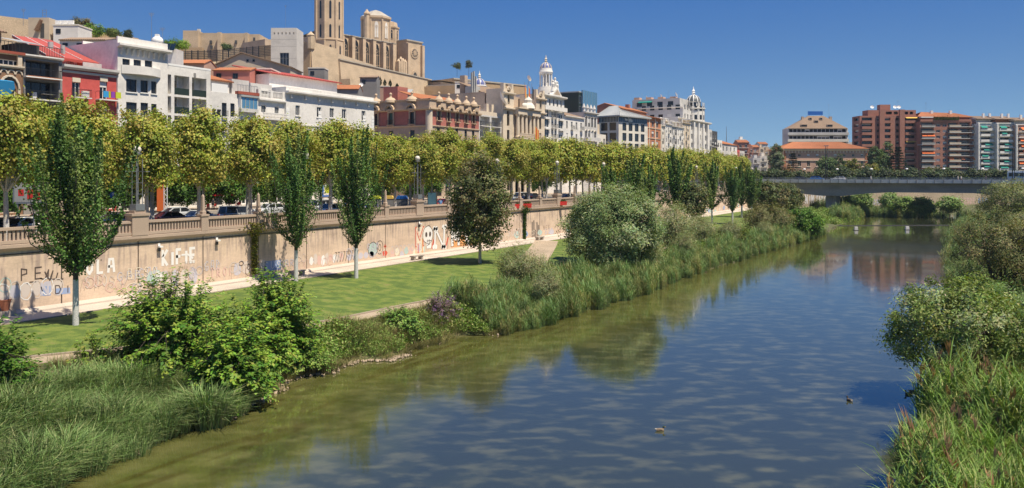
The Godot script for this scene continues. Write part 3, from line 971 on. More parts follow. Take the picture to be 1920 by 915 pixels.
	paint(wall, "NUN", W(208.38, 1.74), 1.5, 1.8, 0.2, pale)


# ---------- the road bridge upstream
func make_bridge() -> void:
	var z := -238.0
	var br := thing("road_bridge", "grey concrete road bridge on haunched piers crossing the river", "bridge")
	var b := MB.new()
	# girder outline along x, haunched over the piers at -35 and 14
	var top := 9.35
	var poly := PackedVector2Array()
	poly.append(W(-100, top)); poly.append(W(-100, 7.0))
	for x in [-70, -60, -50, -44, -38.5, -36.8, -33.2, -31.5, -26, -20, -10, 0, 6, 10, 12.2, 15.8, 18, 22, 30, 40, 60]:
		var dist: float = minf(absf(x + 35), absf(x - 14))
		poly.append(W(x, 6.9 - 1.15 * smoothstep(14.0, 1.6, dist)))
	poly.append(W(100, 6.9)); poly.append(W(100, top))
	b.prism(poly, z - 12.5, z - 1.6)
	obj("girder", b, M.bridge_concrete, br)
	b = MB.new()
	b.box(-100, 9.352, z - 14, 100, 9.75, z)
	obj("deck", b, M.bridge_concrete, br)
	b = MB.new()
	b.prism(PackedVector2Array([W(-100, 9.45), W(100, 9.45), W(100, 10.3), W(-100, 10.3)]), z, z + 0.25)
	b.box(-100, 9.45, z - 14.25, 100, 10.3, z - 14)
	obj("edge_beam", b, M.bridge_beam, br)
	b = MB.new()
	b.quad(V(-100, 9.755, z - 2), V(100, 9.755, z - 2), V(100, 9.755, z - 12), V(-100, 9.755, z - 12))
	obj("roadway", b, M.asphalt, br)
	var rib := MB.new()
	rib.prism(PackedVector2Array([W(-0.09, 9.4), W(0.09, 9.4), W(0.09, 10.42), W(-0.09, 10.42)]), 0.25, 0.42)
	var post := MB.new()
	post.box(-0.04, 10.3, 0.05, 0.04, 10.85, 0.13)
	var rm := rib.mesh()
	var pm := post.mesh()
	for i in 70:
		var x := -86.0 + i * 2.14
		put("beam_rib", rm, M.bridge_concrete, br, off(x, 0, z))
		put("rail_post", pm, M.grey_metal, br, off(x, 0, z))
		put("rail_post", pm, M.grey_metal, br, off(x, 0, z - 14.2))
	b = MB.new()
	for y in [10.45, 10.66, 10.85]: b.bar(V(-100, y, z + 0.09), V(100, y, z + 0.09), 0.06)
	obj("handrail", b, M.grey_metal, br)
	b = MB.new()
	for y in [10.45, 10.85]: b.bar(V(-100, y, z - 14.1), V(100, y, z - 14.1), 0.06)
	obj("handrail", b, M.grey_metal, br)
	for x in [-35.0, 14.0]:
		b = MB.new()
		for q in [[-1.4, -0.5], [-0.42, 0.42], [0.5, 1.4]]:
			b.box(x + q[0], -1, z - 11, x + q[1], 5.75, z - 3)
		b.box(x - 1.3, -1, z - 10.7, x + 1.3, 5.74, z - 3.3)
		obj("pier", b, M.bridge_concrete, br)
		b = MB.new()
		b.box(x - 2.6, -1, z - 13, x + 7.5, 0.75, z - 0.5)
		obj("pier_footing", b, M.bridge_concrete, br)
	b = MB.new()
	b.box(-66, 1.5, z - 14, -58.9, 9.3, z - 0.6)
	obj("abutment", b, M.concrete, br)
	# the tall dark masts on it
	var tall := [[-38.0, 10.5], [-13.3, 10.3], [8.9, 9.1]]
	for k in 3:
		var t := thing("light_mast", ["tall dark light mast on the bridge before the orange roofed palace", "tall dark light mast on the bridge between the brick blocks", "dark light mast on the bridge before the green awnings"][k], "light mast", V(tall[k][0], 9.76, z - 13.2), 0.0, "masts on the bridge")
		b = MB.new()
		b.tube(Vector3.ZERO, V(0, tall[k][1], 0), 0.13, 0.08, 8)
		b.tube(V(0.45, 0, 0), V(0.45, tall[k][1], 0), 0.1, 0.07, 8)
		obj("pole", b, M.black_metal, t)
		b = MB.new()
		b.box(-0.5, tall[k][1] - 0.1, -0.2, 0.9, tall[k][1] + 0.1, 0.2)
		obj("lamp_head", b, M.grey_metal, t)


# ---------- building kit: local x runs along the facade, y up, z out of it
const GREEN_BLIND := "shutter_green"


func house(called: String, label: String, s0: float, w: float, xf := -100.0, category := "house", group := "houses along the riverside street") -> Node3D:
	return thing(called, label, category, V(xf, STREET, -s0), PI / 2, group)


func left_face(w: float) -> Transform3D:   # the side that faces down the street, towards the camera; x from the back (0) to the front (w)
	return Transform3D(Basis(V(0, 0, 1), V(0, 1, 0), V(-1, 0, 0)), V(0, 0, -w))


func shell(o: Node3D, w: float, h: float, deep: float, m: Material, front := [], left := [], recess := 0.22, y0 := 0.0, called := "wall", at := Vector3.ZERO) -> void:
	var b := MB.new()
	b.xf = Transform3D(Basis(), at)
	var fr := front.map(func(r: Rect2): return Rect2(r.position - W(0, y0), r.size))
	var lf := left.map(func(r: Rect2): return Rect2(r.position - W(0, y0), r.size))
	b.holes(off(0, y0, 0), w, h - y0, fr, recess)
	var t := left_face(deep)
	t.origin.y = y0
	b.holes(t, deep, h - y0, lf, recess)
	b.quad(V(w, y0, 0), V(w, y0, -deep), V(w, h, -deep), V(w, h, 0))
	b.quad(V(w, y0, -deep), V(0, y0, -deep), V(0, h, -deep), V(w, h, -deep))
	b.quad(V(0, h, 0), V(w, h, 0), V(w, h, -deep), V(0, h, -deep))
	if y0 > 0: b.quad(V(0, y0, -deep), V(w, y0, -deep), V(w, y0, 0), V(0, y0, 0))
	obj(called, b, m, o)


func window(o: Node3D, r: Rect2, frame := "white_paint", panes := 2, blind := 0.0, blind_mat := "blind_white", t := Transform3D(), recess := 0.16, glass := "glass", called := "window") -> void:
	var fw := clampf(r.size.x * 0.07, 0.05, 0.1)
	var key := "win %.2f %.2f %d" % [r.size.x, r.size.y, panes]
	if not cache.has(key):
		var b := MB.new()
		var w := r.size.x
		var h := r.size.y
		b.box(0, 0, -0.06, w, fw, 0); b.box(0, h - fw, -0.06, w, h, 0)
		b.box(0, fw, -0.06, fw, h - fw, 0); b.box(w - fw, fw, -0.06, w, h - fw, 0)
		for i in range(1, panes):
			var x := w * i / panes
			b.box(x - fw * 0.55, fw, -0.06, x + fw * 0.55, h - fw, -0.005)
		var g := MB.new()
		g.quad(V(0, 0, -0.04), V(w, 0, -0.04), V(w, h, -0.04), V(0, h, -0.04))
		var q := MB.new()
		q.box(fw * 0.5, 0, 0.005, w - fw * 0.5, 1, 0.035)
		cache[key] = [b.mesh(), g.mesh(), q.mesh()]
	var c: Array = cache[key]
	var n := put(called, c[0], M[frame], o, t * off(r.position.x, r.position.y, -recess))
	put("pane", c[1], M[glass], n)
	if blind > 0.0: put("blind", c[2], M[blind_mat], n, Transform3D(Basis.from_scale(V(1, r.size.y * blind, 1)), V(0, r.size.y * (1.0 - blind), 0)))


func windows(o: Node3D, list: Array, frame := "white_paint", panes := 2, blinds := 0.3, blind_mat := "blind_white", t := Transform3D(), recess := 0.16, glass := "glass") -> void:
	for r: Rect2 in list:
		window(o, r, frame, panes, rf(0.15, 0.75) if rng.randf() < blinds else 0.0, blind_mat, t, recess, glass)


func ledge(o: Node3D, called: String, x0: float, x1: float, y: float, h: float, out: float, m: Material, t := Transform3D()) -> void:
	var b := MB.new()
	b.prism(PackedVector2Array([W(-0.05, 0), W(out * 0.55, 0), W(out, h * 0.45), W(out, h), W(-0.05, h)]), 0, x1 - x0)
	obj(called, b, m, o, t * Transform3D(Basis(V(0, 0, 1), V(0, 1, 0), V(-1, 0, 0)), V(x1, y, 0)))


func flat_box(o: Node3D, called: String, r: Rect2, z0: float, z1: float, m: Material, t := Transform3D()) -> MeshInstance3D:
	var b := MB.new()
	b.box(r.position.x, r.position.y, z0, r.end.x, r.end.y, z1)
	return obj(called, b, m, o, t)


func balcony(o: Node3D, x0: float, x1: float, y: float, out: float, kind := "bars", m: Material = null, slab: Material = null, t := Transform3D(), h := 1.0) -> void:
	var b := MB.new()
	b.box(x0, -0.14, 0.002, x1, 0, out)
	var n := obj("balcony", b, slab if slab else M.white_wall, o, t * off(0, y, 0))
	b = MB.new()
	if kind == "bars":
		b.bar(V(x0, h, out - 0.04), V(x1, h, out - 0.04), 0.05)
		for x in [x0 + 0.03, x1 - 0.03]: b.bar(V(x, h, 0.05), V(x, h, out), 0.05)
		var k := int((x1 - x0) / 0.16)
		for i in k + 1: b.bar(V(lerpf(x0 + 0.03, x1 - 0.03, float(i) / k), 0, out - 0.04), V(lerpf(x0 + 0.03, x1 - 0.03, float(i) / k), h, out - 0.04), 0.025)
	elif kind == "solid":
		b.box(x0, 0, out - 0.1, x1, h, out); b.box(x0, 0, 0.01, x0 + 0.1, h, out - 0.1); b.box(x1 - 0.1, 0, 0.01, x1, h, out - 0.1)
	elif kind == "glass":
		b.box(x0, 0.05, out - 0.05, x1, h, out - 0.02)
	else:   # stone balusters
		b.box(x0, 0, out - 0.2, x1, 0.12, out); b.box(x0, h - 0.14, out - 0.2, x1, h, out)
		var k := int((x1 - x0) / 0.3)
		for i in k + 1: b.lathe(V(lerpf(x0 + 0.1, x1 - 0.1, float(i) / k), 0.12, out - 0.1), [W(0.05, 0), W(0.09, 0.25), W(0.05, h - 0.26)], 6)
	obj("railing", b, m if m else M.black_metal, n)


func tile_roof(o: Node3D, a: Vector3, b: Vector3, c: Vector3, d: Vector3, m: Material, called := "roof", pitch := 0.32) -> void:   # eave a-b, ridge d-c, rows of barrel tiles running up the slope
	var q := MB.new()
	var k := maxi(2, int(a.distance_to(b) / pitch))
	var up := (b - a).cross(d - a)
	if up.length() < 0.01: up = (c - b).cross(a - b)
	up = up.normalized()
	if up.y < 0: up = -up
	for i in k:
		var t0 := float(i) / k
		var tm := (i + 0.5) / k
		var t1 := float(i + 1) / k
		var m0 := a.lerp(b, tm) + up * 0.09
		var m1 := d.lerp(c, tm) + up * 0.09
		q.quad(a.lerp(b, t0), m0, m1, d.lerp(c, t0))
		q.quad(m0, a.lerp(b, t1), d.lerp(c, t1), m1)
	var lo := up * -0.14
	q.quad(a + lo, b + lo, b, a)
	q.quad(b + lo, c + lo, c, b); q.quad(d + lo, a + lo, a, d)
	q.quad(a + lo, d + lo, c + lo, b + lo)
	obj(called, q, m, o)


func gable(o: Node3D, w: float, y: float, rise: float, deep: float, m: Material, wall: Material, eave := 0.4) -> void:   # ridge along x
	var r := deep / 2
	tile_roof(o, V(-0.1, y - 0.05, eave), V(w + 0.1, y - 0.05, eave), V(w + 0.1, y + rise, -r), V(-0.1, y + rise, -r), m)
	tile_roof(o, V(w + 0.1, y - 0.05, -deep - eave), V(-0.1, y - 0.05, -deep - eave), V(-0.1, y + rise, -r), V(w + 0.1, y + rise, -r), m)
	var b := MB.new()
	for x in [0.0, w]:
		b.tri(V(x, y, 0), V(x, y + rise - 0.25, -r), V(x, y, -deep))
	obj("gable_wall", b, wall, o)


func antenna(o: Node3D, at: Vector3, h: float) -> void:
	var b := MB.new()
	b.tube(at, at + V(0, h, 0), 0.04, 0.025, 5)
	for k in 5: b.bar(at + V(-0.5 + 0.06 * k, h - 0.1 - 0.12 * k, 0), at + V(0.5 - 0.06 * k, h - 0.1 - 0.12 * k, 0), 0.03)
	obj("antenna", b, M.grey_metal, o)


func dish(o: Node3D, at: Vector3, r: float, turn := 0.6) -> void:
	var b := MB.new()
	var prof := []
	for i in 6: prof.append(W(r * i / 5.0, 0.35 * r * pow(i / 5.0, 2)))
	b.lathe(Vector3.ZERO, prof, 14)
	b.bar(Vector3.ZERO, V(0, r * 0.8, 0), 0.05)
	var n := obj("satellite_dish", b, M.white_paint, o, Transform3D(Basis(Vector3.UP, turn) * Basis(Vector3.RIGHT, 1.1), at))
	n.set_meta("kind", "thing")
	n.remove_meta("kind")
	var p := MB.new()
	p.tube(at + V(0, -r - 0.4, 0), at, 0.05, 0.05, 5)
	obj("dish_mast", p, M.grey_metal, o)


func air_unit(o: Node3D, at: Vector3, sc := 1.0, turn := 0.0) -> void:
	var b := MB.new()
	b.box(-0.45 * sc, 0, -0.18 * sc, 0.45 * sc, 0.75 * sc, 0.18 * sc)
	b.tube(V(-0.08, 0.37, 0.17) * sc, V(-0.08, 0.37, 0.2) * sc, 0.28 * sc, 0.28 * sc, 12)
	obj("air_conditioner", b, M.white_paint, o, Transform3D(Basis(Vector3.UP, turn), at))


func grid(x0: float, y0: float, nx: int, ny: int, dx: float, dy: float, w: float, h: float) -> Array:
	var a := []
	for j in ny:
		for i in nx: a.append(Rect2(x0 + i * dx, y0 + j * dy, w, h))
	return a


func dome(o: Node3D, at: Vector3, r: float, h: float, m: Material, rib: Material, ribs := 8) -> void:
	var prof := []
	for i in 9: prof.append(W(r * cos(i / 8.0 * PI / 2 * 0.94), h * sin(i / 8.0 * PI / 2 * 0.94) / sin(PI / 2 * 0.94)))
	var b := MB.new()
	b.lathe(at, prof, 24)
	var n := obj("dome", b, m, o)
	b = MB.new()
	for k in ribs:
		var t := TAU * (k + 0.5) / ribs
		for i in 8:
			var p: Vector2 = prof[i]
			var q: Vector2 = prof[i + 1]
			b.bar(at + V(cos(t) * p.x, p.y, sin(t) * p.x), at + V(cos(t) * q.x, q.y, sin(t) * q.x), r * 0.13, r * 0.09)
	obj("dome_rib", b, rib, n)
	b = MB.new()
	var top := at + V(0, h, 0)
	b.lathe(top, [W(r * 0.22, -0.1), W(r * 0.2, r * 0.25), W(r * 0.3, r * 0.3), W(r * 0.12, r * 0.42), W(r * 0.24, r * 0.6), W(r * 0.1, r * 0.8), W(0.03, r * 1.3)], 12)
	obj("finial", b, rib, n)


func awning(o: Node3D, x0: float, x1: float, y: float, out: float, drop: float, m: Material, t := Transform3D()) -> void:
	var b := MB.new()
	b.prism(PackedVector2Array([W(0.02, 0), W(0.02, -0.05), W(out, -drop - 0.25), W(out, -drop)]), 0, x1 - x0)
	obj("awning", b, m, o, t * Transform3D(Basis(V(0, 0, 1), V(0, 1, 0), V(-1, 0, 0)), V(x1, y, 0)))


func shopfront(o: Node3D, w: float, dark := true) -> Array:   # openings of the ground floor
	var k := maxi(2, int(w / 3.2))
	var a := []
	for i in k: a.append(Rect2((i + 0.14) * w / k, 0.25, w / k * 0.72, 2.9))
	return a


# ---------- the row of buildings along the street, from the brick house in the shade to the far end
func make_street_buildings() -> void:
	var o: Node3D
	var fr: Array
	var lf: Array
	var b: MB
	var base: float
	# 1 brick house with pointed arches
	o = house("brick_house", "brick house with pointed arch frieze, glazed gallery and blue tarpaulin", 43.0, 11.5)
	base = 43.0
	fr = [Rect2(8.67, 17.58, 2.32, 1.02), Rect2(9.1, 12.2, 1.5, 3.0), Rect2(5.9, 12.2, 1.5, 3.0), Rect2(2.5, 12.2, 1.5, 3.0)] + shopfront(o, 11.5)
	shell(o, 11.5, 19.28, 14, M.brown_brick_wall, fr)
	windows(o, fr.slice(0, 1), "white_paint", 4, 0.0)
	windows(o, fr.slice(1), "cream_paint", 2, 0.0)
	for x in [9.85, 6.65, 3.25]:
		b = MB.new()
		for i in 7:
			var t0 := PI * i / 7.0
			var t1 := PI * (i + 1) / 7.0
			b.bar(V(x + cos(t0) * 1.1, 15.2 + sin(t0) * 1.5, 0.08), V(x + cos(t1) * 1.1, 15.2 + sin(t1) * 1.5, 0.08), 0.24, 0.22)
		b.box(x - 1.25, 12.0, 0.002, x - 0.95, 15.2, 0.14); b.box(x + 0.95, 12.0, 0.002, x + 1.25, 15.2, 0.14)
		obj("pointed_arch", b, M.cream_wall, o)
	b = MB.new()
	for i in 13:
		var x := 0.6 + i * 0.86
		for k in 5:
			var t0 := PI * k / 5.0
			var t1 := PI * (k + 1) / 5.0
			b.bar(V(x + cos(t0) * 0.4, 16.9 + sin(t0) * 0.5, 0.06), V(x + cos(t1) * 0.4, 16.9 + sin(t1) * 0.5, 0.06), 0.12)
	obj("arch_frieze", b, M.cream_wall, o)
	ledge(o, "cornice", -0.05, 11.5, 17.6, 0.35, 0.35, M.cream_wall)
	ledge(o, "cornice", -0.05, 11.5, 19.2, 0.3, 0.4, M.cream_wall)
	flat_box(o, "column", Rect2(10.7, 17.95, 0.5, 1.25), 0.0, 0.3, M.cream_wall)
	flat_box(o, "roof_edge", Rect2(-0.1, 19.28, 11.6, 0.32), -0.3, 0.45, M.red_tile)
	b = MB.new()
	for i in 26: b.bar(V(i * 0.44, 19.28 + 0.3, 0.1), V(i * 0.44, 19.28 + 1.5, 0.1), 0.05)
	b.bar(V(0, 19.28 + 1.5, 0.1), V(11.4, 19.28 + 1.5, 0.1), 0.07)
	obj("terrace_railing", b, M.black_metal, o)
	flat_box(o, "attic", Rect2(0, 19.28, 10.6, 3.0), -13, -3.2, M.tan_wall)
	tile_roof(o, V(-0.1, 19.28 + 3.0, -2.6), V(11, 19.28 + 3.0, -2.6), V(11, 19.28 + 4.7, -8), V(-0.1, 19.28 + 4.7, -8), M.brown_tile)
	var tarp := MB.new()
	tarp.prism(PackedVector2Array([W(-4.5, 0), W(-4.4, -1.6), W(-2.5, -2.0), W(0.4, -1.75), W(0.9, -0.9), W(0.7, -0.1)]), 0, 0.5)
	tag(obj("blue_tarpaulin", tarp, M.blue_cloth, null, Transform3D(Basis(Vector3.UP, PI / 2) * Basis(Vector3.RIGHT, 0.25), V(-99.4, 22.87, -52.15))), "bright blue tarpaulin slung over the brick house's balcony", "tarpaulin")
	# 2 dark grey balconies
	o = house("dark_house", "narrow dark grey house with recessed balconies beside the red house", 54.43, 59.29 - 54.43)
	var w := 59.29 - 54.43
	var y1 := 14.14
	var y2 := 16.85
	var y3 := 19.23
	fr = [Rect2(0.3, y1 - 3.0, w - 0.75, 2.6), Rect2(0.3, y1 + 0.1, w - 0.75, y2 - y1 - 0.5), Rect2(0.3, y2 + 0.1, w - 0.75, y3 - y2 - 0.4), Rect2(0.3, y1 - 6.2, w - 0.75, 2.6)]
	shell(o, w, y3, 14, M.grey_wall, fr, [], 1.5)
	flat_box(o, "awning_rail", Rect2(0.3, y2 - 0.2, w - 0.75, 0.3), 0.02, 0.5, M.orange_wall)
	for y in [y1 - 3.0, y1, y2]:
		balcony(o, 0.1, w - 0.3, y, 0.55, "bars", M.black_metal, M.white_wall)
	for r: Rect2 in fr: window(o, Rect2(r.position + W(0.3, 0.05), W(r.size.x - 0.6, 2.1)), "black_metal", 3, 0, "blind_white", Transform3D(), 1.44)
	flat_box(o, "balcony_table", Rect2(w * 0.55, y1 + 0.75, 1.5, 0.08), -0.9, -0.4, M.cream_paint)
	flat_box(o, "balcony_chair", Rect2(w * 0.3, y1 + 0.05, 0.5, 0.85), -0.8, -0.5, M.white_paint)
	ledge(o, "cornice", 0, w, y3, 0.3, 0.4, M.white_wall)
	flat_box(o, "attic", Rect2(0.2, y3 + 0.3, 57.2 - 54.43, 1.5), -6, -1.8, M.dark_grey_wall)
	b = MB.new()
	var rw := 57.07 - 54.43
	b.quad(V(-0.2, y3 + 1.9, -1.0), V(rw, y3 + 1.9, -1.0), V(rw, y3 + 2.9, -6), V(-0.2, y3 + 2.9, -6))
	b.quad(V(-0.2, y3 + 1.8, -1.0), V(rw, y3 + 1.8, -1.0), V(rw, y3 + 1.9, -1.0), V(-0.2, y3 + 1.9, -1.0))
	obj("roof", b, M.zinc, o)
	b = MB.new()
	for i in 24: b.bar(V(i * w / 23.0, y3 + 0.3, 0.1), V(i * w / 23.0, y3 + 1.5, 0.1), 0.04)
	b.bar(V(0, y3 + 1.5, 0.1), V(w, y3 + 1.5, 0.1), 0.06)
	obj("terrace_railing", b, M.black_metal, o)
	# 3 red house
	w = 66.64 - 59.29
	base = 59.29
	o = house("red_house", "red rendered house with white windows and washing on its balcony", base, w)
	fr = [Rect2(1.24, 14.83, 1.06, 1.92), Rect2(5, 14.8, 1.05, 2.41), Rect2(5.07, 12.04, 1.05, 2.19), Rect2(1.31, 11.75, 1.06, 2.06), Rect2(5.07, 9.21, 1.05, 2.12), Rect2(1.31, 9.01, 1.06, 2.06)] + shopfront(o, w)
	var top := 18.4
	shell(o, w, top, 15, M.red_wall, fr)
	windows(o, [fr[0]], "white_paint", 2, 0.0)
	window(o, fr[1], "white_paint", 2, 0.32)
	window(o, fr[2], "white_paint", 2, 0.85)
	windows(o, fr.slice(3), "white_paint", 2, 0.6)
	for r: Rect2 in fr.slice(0, 2): flat_box(o, "blind_box", Rect2(r.position.x, r.end.y, r.size.x, 0.55), 0.002, 0.14, M.cream_paint)
	balcony(o, 60.6 - base - 0.2, 62.67 - base, 14.81, 0.9, "bars")
	balcony(o, 63.69 - base, 66.48 - base, 14.82, 0.9, "bars")
	balcony(o, 63.69 - base, 66.33 - base, 12.06, 0.9, "bars")
	air_unit(o, V(62.02 - base, 14.91, 0.45), 1.0)
	ledge(o, "cornice", -0.1, w + 0.1, top - 0.1, 0.55, 0.6, M.grey_white_wall)
	ledge(o, "string_course", 0, w, top - 0.55, 0.3, 0.15, M.grey_white_wall)
	var cloths := [["blue_cloth", 0.0, 0.7], ["lime_cloth", 0.75, 0.25], ["purple_cloth", 1.1, 0.5], ["lime_cloth", 1.75, 0.75]]
	for q in cloths:
		b = MB.new()
		var x: float = 64.21 - base + q[1]
		for i in 5: b.quad(V(x + q[2] * i / 5.0, -0.75 - 0.05 * (i % 2), 0.93 + 0.05 * (i % 2)), V(x + q[2] * (i + 1) / 5.0, -0.75 - 0.05 * ((i + 1) % 2), 0.93 + 0.05 * ((i + 1) % 2)), V(x + q[2] * (i + 1) / 5.0, 0.06, 0.93), V(x + q[2] * i / 5.0, 0.06, 0.93))
		tag(obj("hung_cloth", b, M[q[0]], null, o.transform * off(0, 14.82 + 1.0, 0)), ["blue towel hung on the red house's balcony railing", "narrow lime cloth between the blue and the purple washing", "purple towel hung on the red house's balcony railing", "lime green towel at the end of the red house's balcony"][cloths.find(q)], "washing", "washing on the balcony")
	# terrace on top: white attic with a pierced screen, planters, and the large red roof behind
	o = house("attic_house", "white attic house with sweeping red metal roof above the red house", 59.7, 6.9, -104.5, "house")
	w = 6.9
	top = 20.16
	shell(o, w, top, 8, M.white_wall, [Rect2(w * 0.62, 18.69, w * 0.33, 1.7), Rect2(w * 0.42, 18.38, 0.9, 1.9)], [], 0.8, 12.0)
	flat_box(o, "awning", Rect2(w * 0.62, 19.53, w * 0.33, 0.9), -0.3, 0.1, M.orange_wall)
	b = MB.new()
	for i in 9:
		for j in 3: b.box(w * 0.33 + i * 0.24, top - 1.5 + j * 0.42, 0.005, w * 0.33 + 0.12 + i * 0.24, top - 1.22 + j * 0.42, 0.06)
	obj("pierced_screen", b, M.grey_wall, o)
	b = MB.new()
	var e0 := V(-0.4, top + 0.15, 0.8)
	var e1 := V(w + 0.1, top - 0.05, 0.8)
	var r1 := V(w - 0.6, top + 3.9, -9.5)
	var r0 := V(0.9, top + 3.8, -9.5)
	b.quad(e0, e1, r1, r0)
	b.quad(e0 - V(0, 0.35, 0), e1 - V(0, 0.35, 0), e1, e0)
	b.quad(e1 - V(0, 0.35, 0), r1 - V(0, 0.35, 0), r1, e1)
	b.quad(r0 - V(0, 0.35, 0), e0 - V(0, 0.35, 0), e0, r0)
	b.quad(r1 - V(0, 0.35, 0), r0 - V(0, 0.35, 0), r0, r1)
	var roof := obj("roof", b, mat("red_metal_roof", 0.42, 0.075, 0.055, 0.7, "stucco", 0.15), o)
	b = MB.new()
	for t in [0.0, 0.33, 0.66]: b.bar(e0.lerp(e1, t) + V(0, 0.08, 0), r0.lerp(r1, t) + V(0, 0.04, 0), 0.08)
	obj("roof_seam", b, M.white_wall, roof)
	for q in [[0.42, 0.45, 0.35, 0.9], [0.5, 0.25, 0.3, 1.1]]:
		b = MB.new()
		var p: Vector3 = e0.lerp(e1, q[0]).lerp(r0.lerp(r1, q[0]), q[1])
		b.tube(p - V(0, 0.3, 0), p + V(0, q[3], 0), q[2], q[2], 10)
		obj("roof_vent", b, M.zinc, o)
	b = MB.new()
	b.box(0, -1, -0.1, 2.6, 0.75, 0)
	tag(obj("terrace_screen", b, M.grey_white_wall, null, Transform3D(Basis(Vector3.UP, PI / 2), V(-101.2, 25.65, -62.74))), "grey corrugated screen on the terrace above the red house", "screen")
	# 4 white house with the bow
	base = 66.64
	w = 74.36 - base
	o = house("bow_house", "tall white house with three part bow windows and bracketed cornice", base, w, -99.7)
	fr = [Rect2(0.7, 19.26, 1.1, 1.31), Rect2(2.36, 19.38, 1.13, 1.29), Rect2(4.07, 19.5, 1.17, 1.27), Rect2(1.25, 16.14, 1.6, 1.75), Rect2(3.42, 16.24, 1.15, 1.7), Rect2(5.07, 16.22, 0.84, 1.72), Rect2(1.25, 13, 1.6, 1.75), Rect2(3.42, 13.05, 1.15, 1.78), Rect2(5.07, 13.07, 0.84, 1.72)]
	fr += [Rect2(1.25, 9.93, 1.6, 1.75), Rect2(3.42, 9.94, 1.15, 1.78)] + shopfront(o, w)
	top = 23.06
	shell(o, w, top, 16, M.white_wall, fr)
	windows(o, fr, "black_metal", 2, 0.0)
	for r: Rect2 in fr.slice(0, 9): flat_box(o, "window_sill", Rect2(r.position.x - 0.1, r.position.y - 0.14, r.size.x + 0.2, 0.14), 0.002, 0.14, M.white_paint)
	ledge(o, "cornice", -0.2, w + 0.2, top - 1.0, 0.5, 0.75, M.white_wall)
	for i in 9:
		b = MB.new()
		b.prism(PackedVector2Array([W(0.002, -0.9), W(0.15, -0.85), W(0.5, -0.05), W(0.002, -0.05)]), 0, 0.22)
		obj("bracket", b, M.warm_white_wall, o, Transform3D(Basis(V(0, 0, 1), V(0, 1, 0), V(-1, 0, 0)), V(0.6 + i * (w - 1.1) / 8.0, top - 1.0, 0)))
	b = MB.new()   # the bow parapet over the second floor
	for i in 10:
		var x0 := lerpf(0.5, w - 1.2, i / 10.0)
		var x1 := lerpf(0.5, w - 1.2, (i + 1) / 10.0)
		var z0 := 0.1 + 1.1 * sin(PI * i / 10.0)
		var z1 := 0.1 + 1.1 * sin(PI * (i + 1) / 10.0)
		var p := [V(x0, 0, z0), V(x1, 0, z1), V(x1, 1.15, z1), V(x0, 1.15, z0)]
		b.quad(p[0], p[1], p[2], p[3])
		b.quad(p[3], p[2], V(x1, 1.15, 0.0), V(x0, 1.15, 0.0))
		b.quad(V(x0, 0, 0.0), V(x1, 0, 0.0), p[1], p[0])
	obj("bow_parapet", b, M.white_wall, o, off(0, 18.56, 0))
	for i in 3: flat_box(o, "parapet", [Rect2(0, top, w, 0.45), Rect2(0, top, w, 0.45), Rect2(0, top, w, 0.45)][i], [-0.3, -15.9, -8.0][i], [-0.02, -15.6, -7.8][i], M.white_wall)
	var roofset := thing("solar_array", "row of tilted dark solar panels on the roof behind the bow-windowed house", "solar panels", V(-116.47, 31.89, -80.55), PI / 6)
	for i in 8:
		b = MB.new()
		b.quad(V(0, 0, 0.4), V(0.78, 0, 0.4), V(0.78, 1.2, -0.5), V(0, 1.2, -0.5))
		b.quad(V(0, 0, 0.4), V(0, 1.2, -0.5), V(0.78, 1.2, -0.5), V(0.78, 0, 0.4))
		obj("solar_panel", b, M.blue_glass, roofset, off(i * 0.84, -0.06 * i, 0))
	flat_box(roofset, "stand", Rect2(-0.2, -8, 7.0, 7.9), -3, -0.2, M.grey_white_wall)
	var tank := thing("white_tank", "round white dish and tank above the solar panels", "water tank", V(-118.33, 33.4, -85.25), PI / 6)
	b = MB.new()
	b.ball(V(0.9, 0.45, 0), V(0.95, 0.8, 0.8), 16, 10)
	obj("tank", b, M.white_paint, tank)
	flat_box(tank, "stand", Rect2(0, -9, 1.8, 8.8), -1, 0.6, M.grey_white_wall)
	flat_box(tank, "cap", Rect2(0.6, 1.15, 0.6, 0.4), -0.3, 0.3, M.white_paint)
	antenna(tank, V(0.1, -0.2, 0.4), 5.3)
	antenna(tank, V(1.5, -0.2, -0.5), 3.0)
	# 5 white house with square balconies
	base = 74.36
	w = 82.02 - base
	o = house("balcony_house", "white house with stacked square recessed balconies and glass railings", base, w)
	var bays := [[74.54 - base, 75.15 - base], [75.68 - base, 78.22 - base], [78.69 - base, 81.25 - base]]
	fr = []
	for yy in [[16.45, 19.25], [13.72, 16.13], [10.99, 13.4], [8.26, 10.68]]:
		for q in bays: fr.append(Rect2(q[0], yy[0], q[1] - q[0], yy[1] - yy[0]))
	top = 20.55
	shell(o, w, top, 15, M.white_wall, fr + shopfront(o, w), [], 1.5)
	for r: Rect2 in fr:
		if r.size.x < 1.2: continue
		window(o, Rect2(r.position.x + 0.15, r.position.y, r.size.x * 0.45, minf(2.15, r.size.y - 0.2)), "black_metal", 2, 0, "blind_white", Transform3D(), 1.44)
		flat_box(o, "glass_railing", Rect2(r.position.x, r.position.y + 0.05, r.size.x, 0.95), -0.08, -0.04, M.dark_green_wall)
		flat_box(o, "balcony_divider", Rect2(r.position.x + r.size.x * 0.5, r.position.y, 0.08, r.size.y), -1.45, -1.0, M.white_paint)
	flat_box(o, "parapet", Rect2(0, top, w, 0.3), -0.3, 0.03, M.white_paint)
	flat_box(o, "sign_plate", Rect2(4.61, 19.29, 0.37, 0.63), 0.0, 0.08, M.grey_wall)
	# 6 hotel with an H
	base = 82.02
	w = 87.08 - base
	o = house("white_hotel", "white hotel with black letter H and orange tiled roof", base, w)
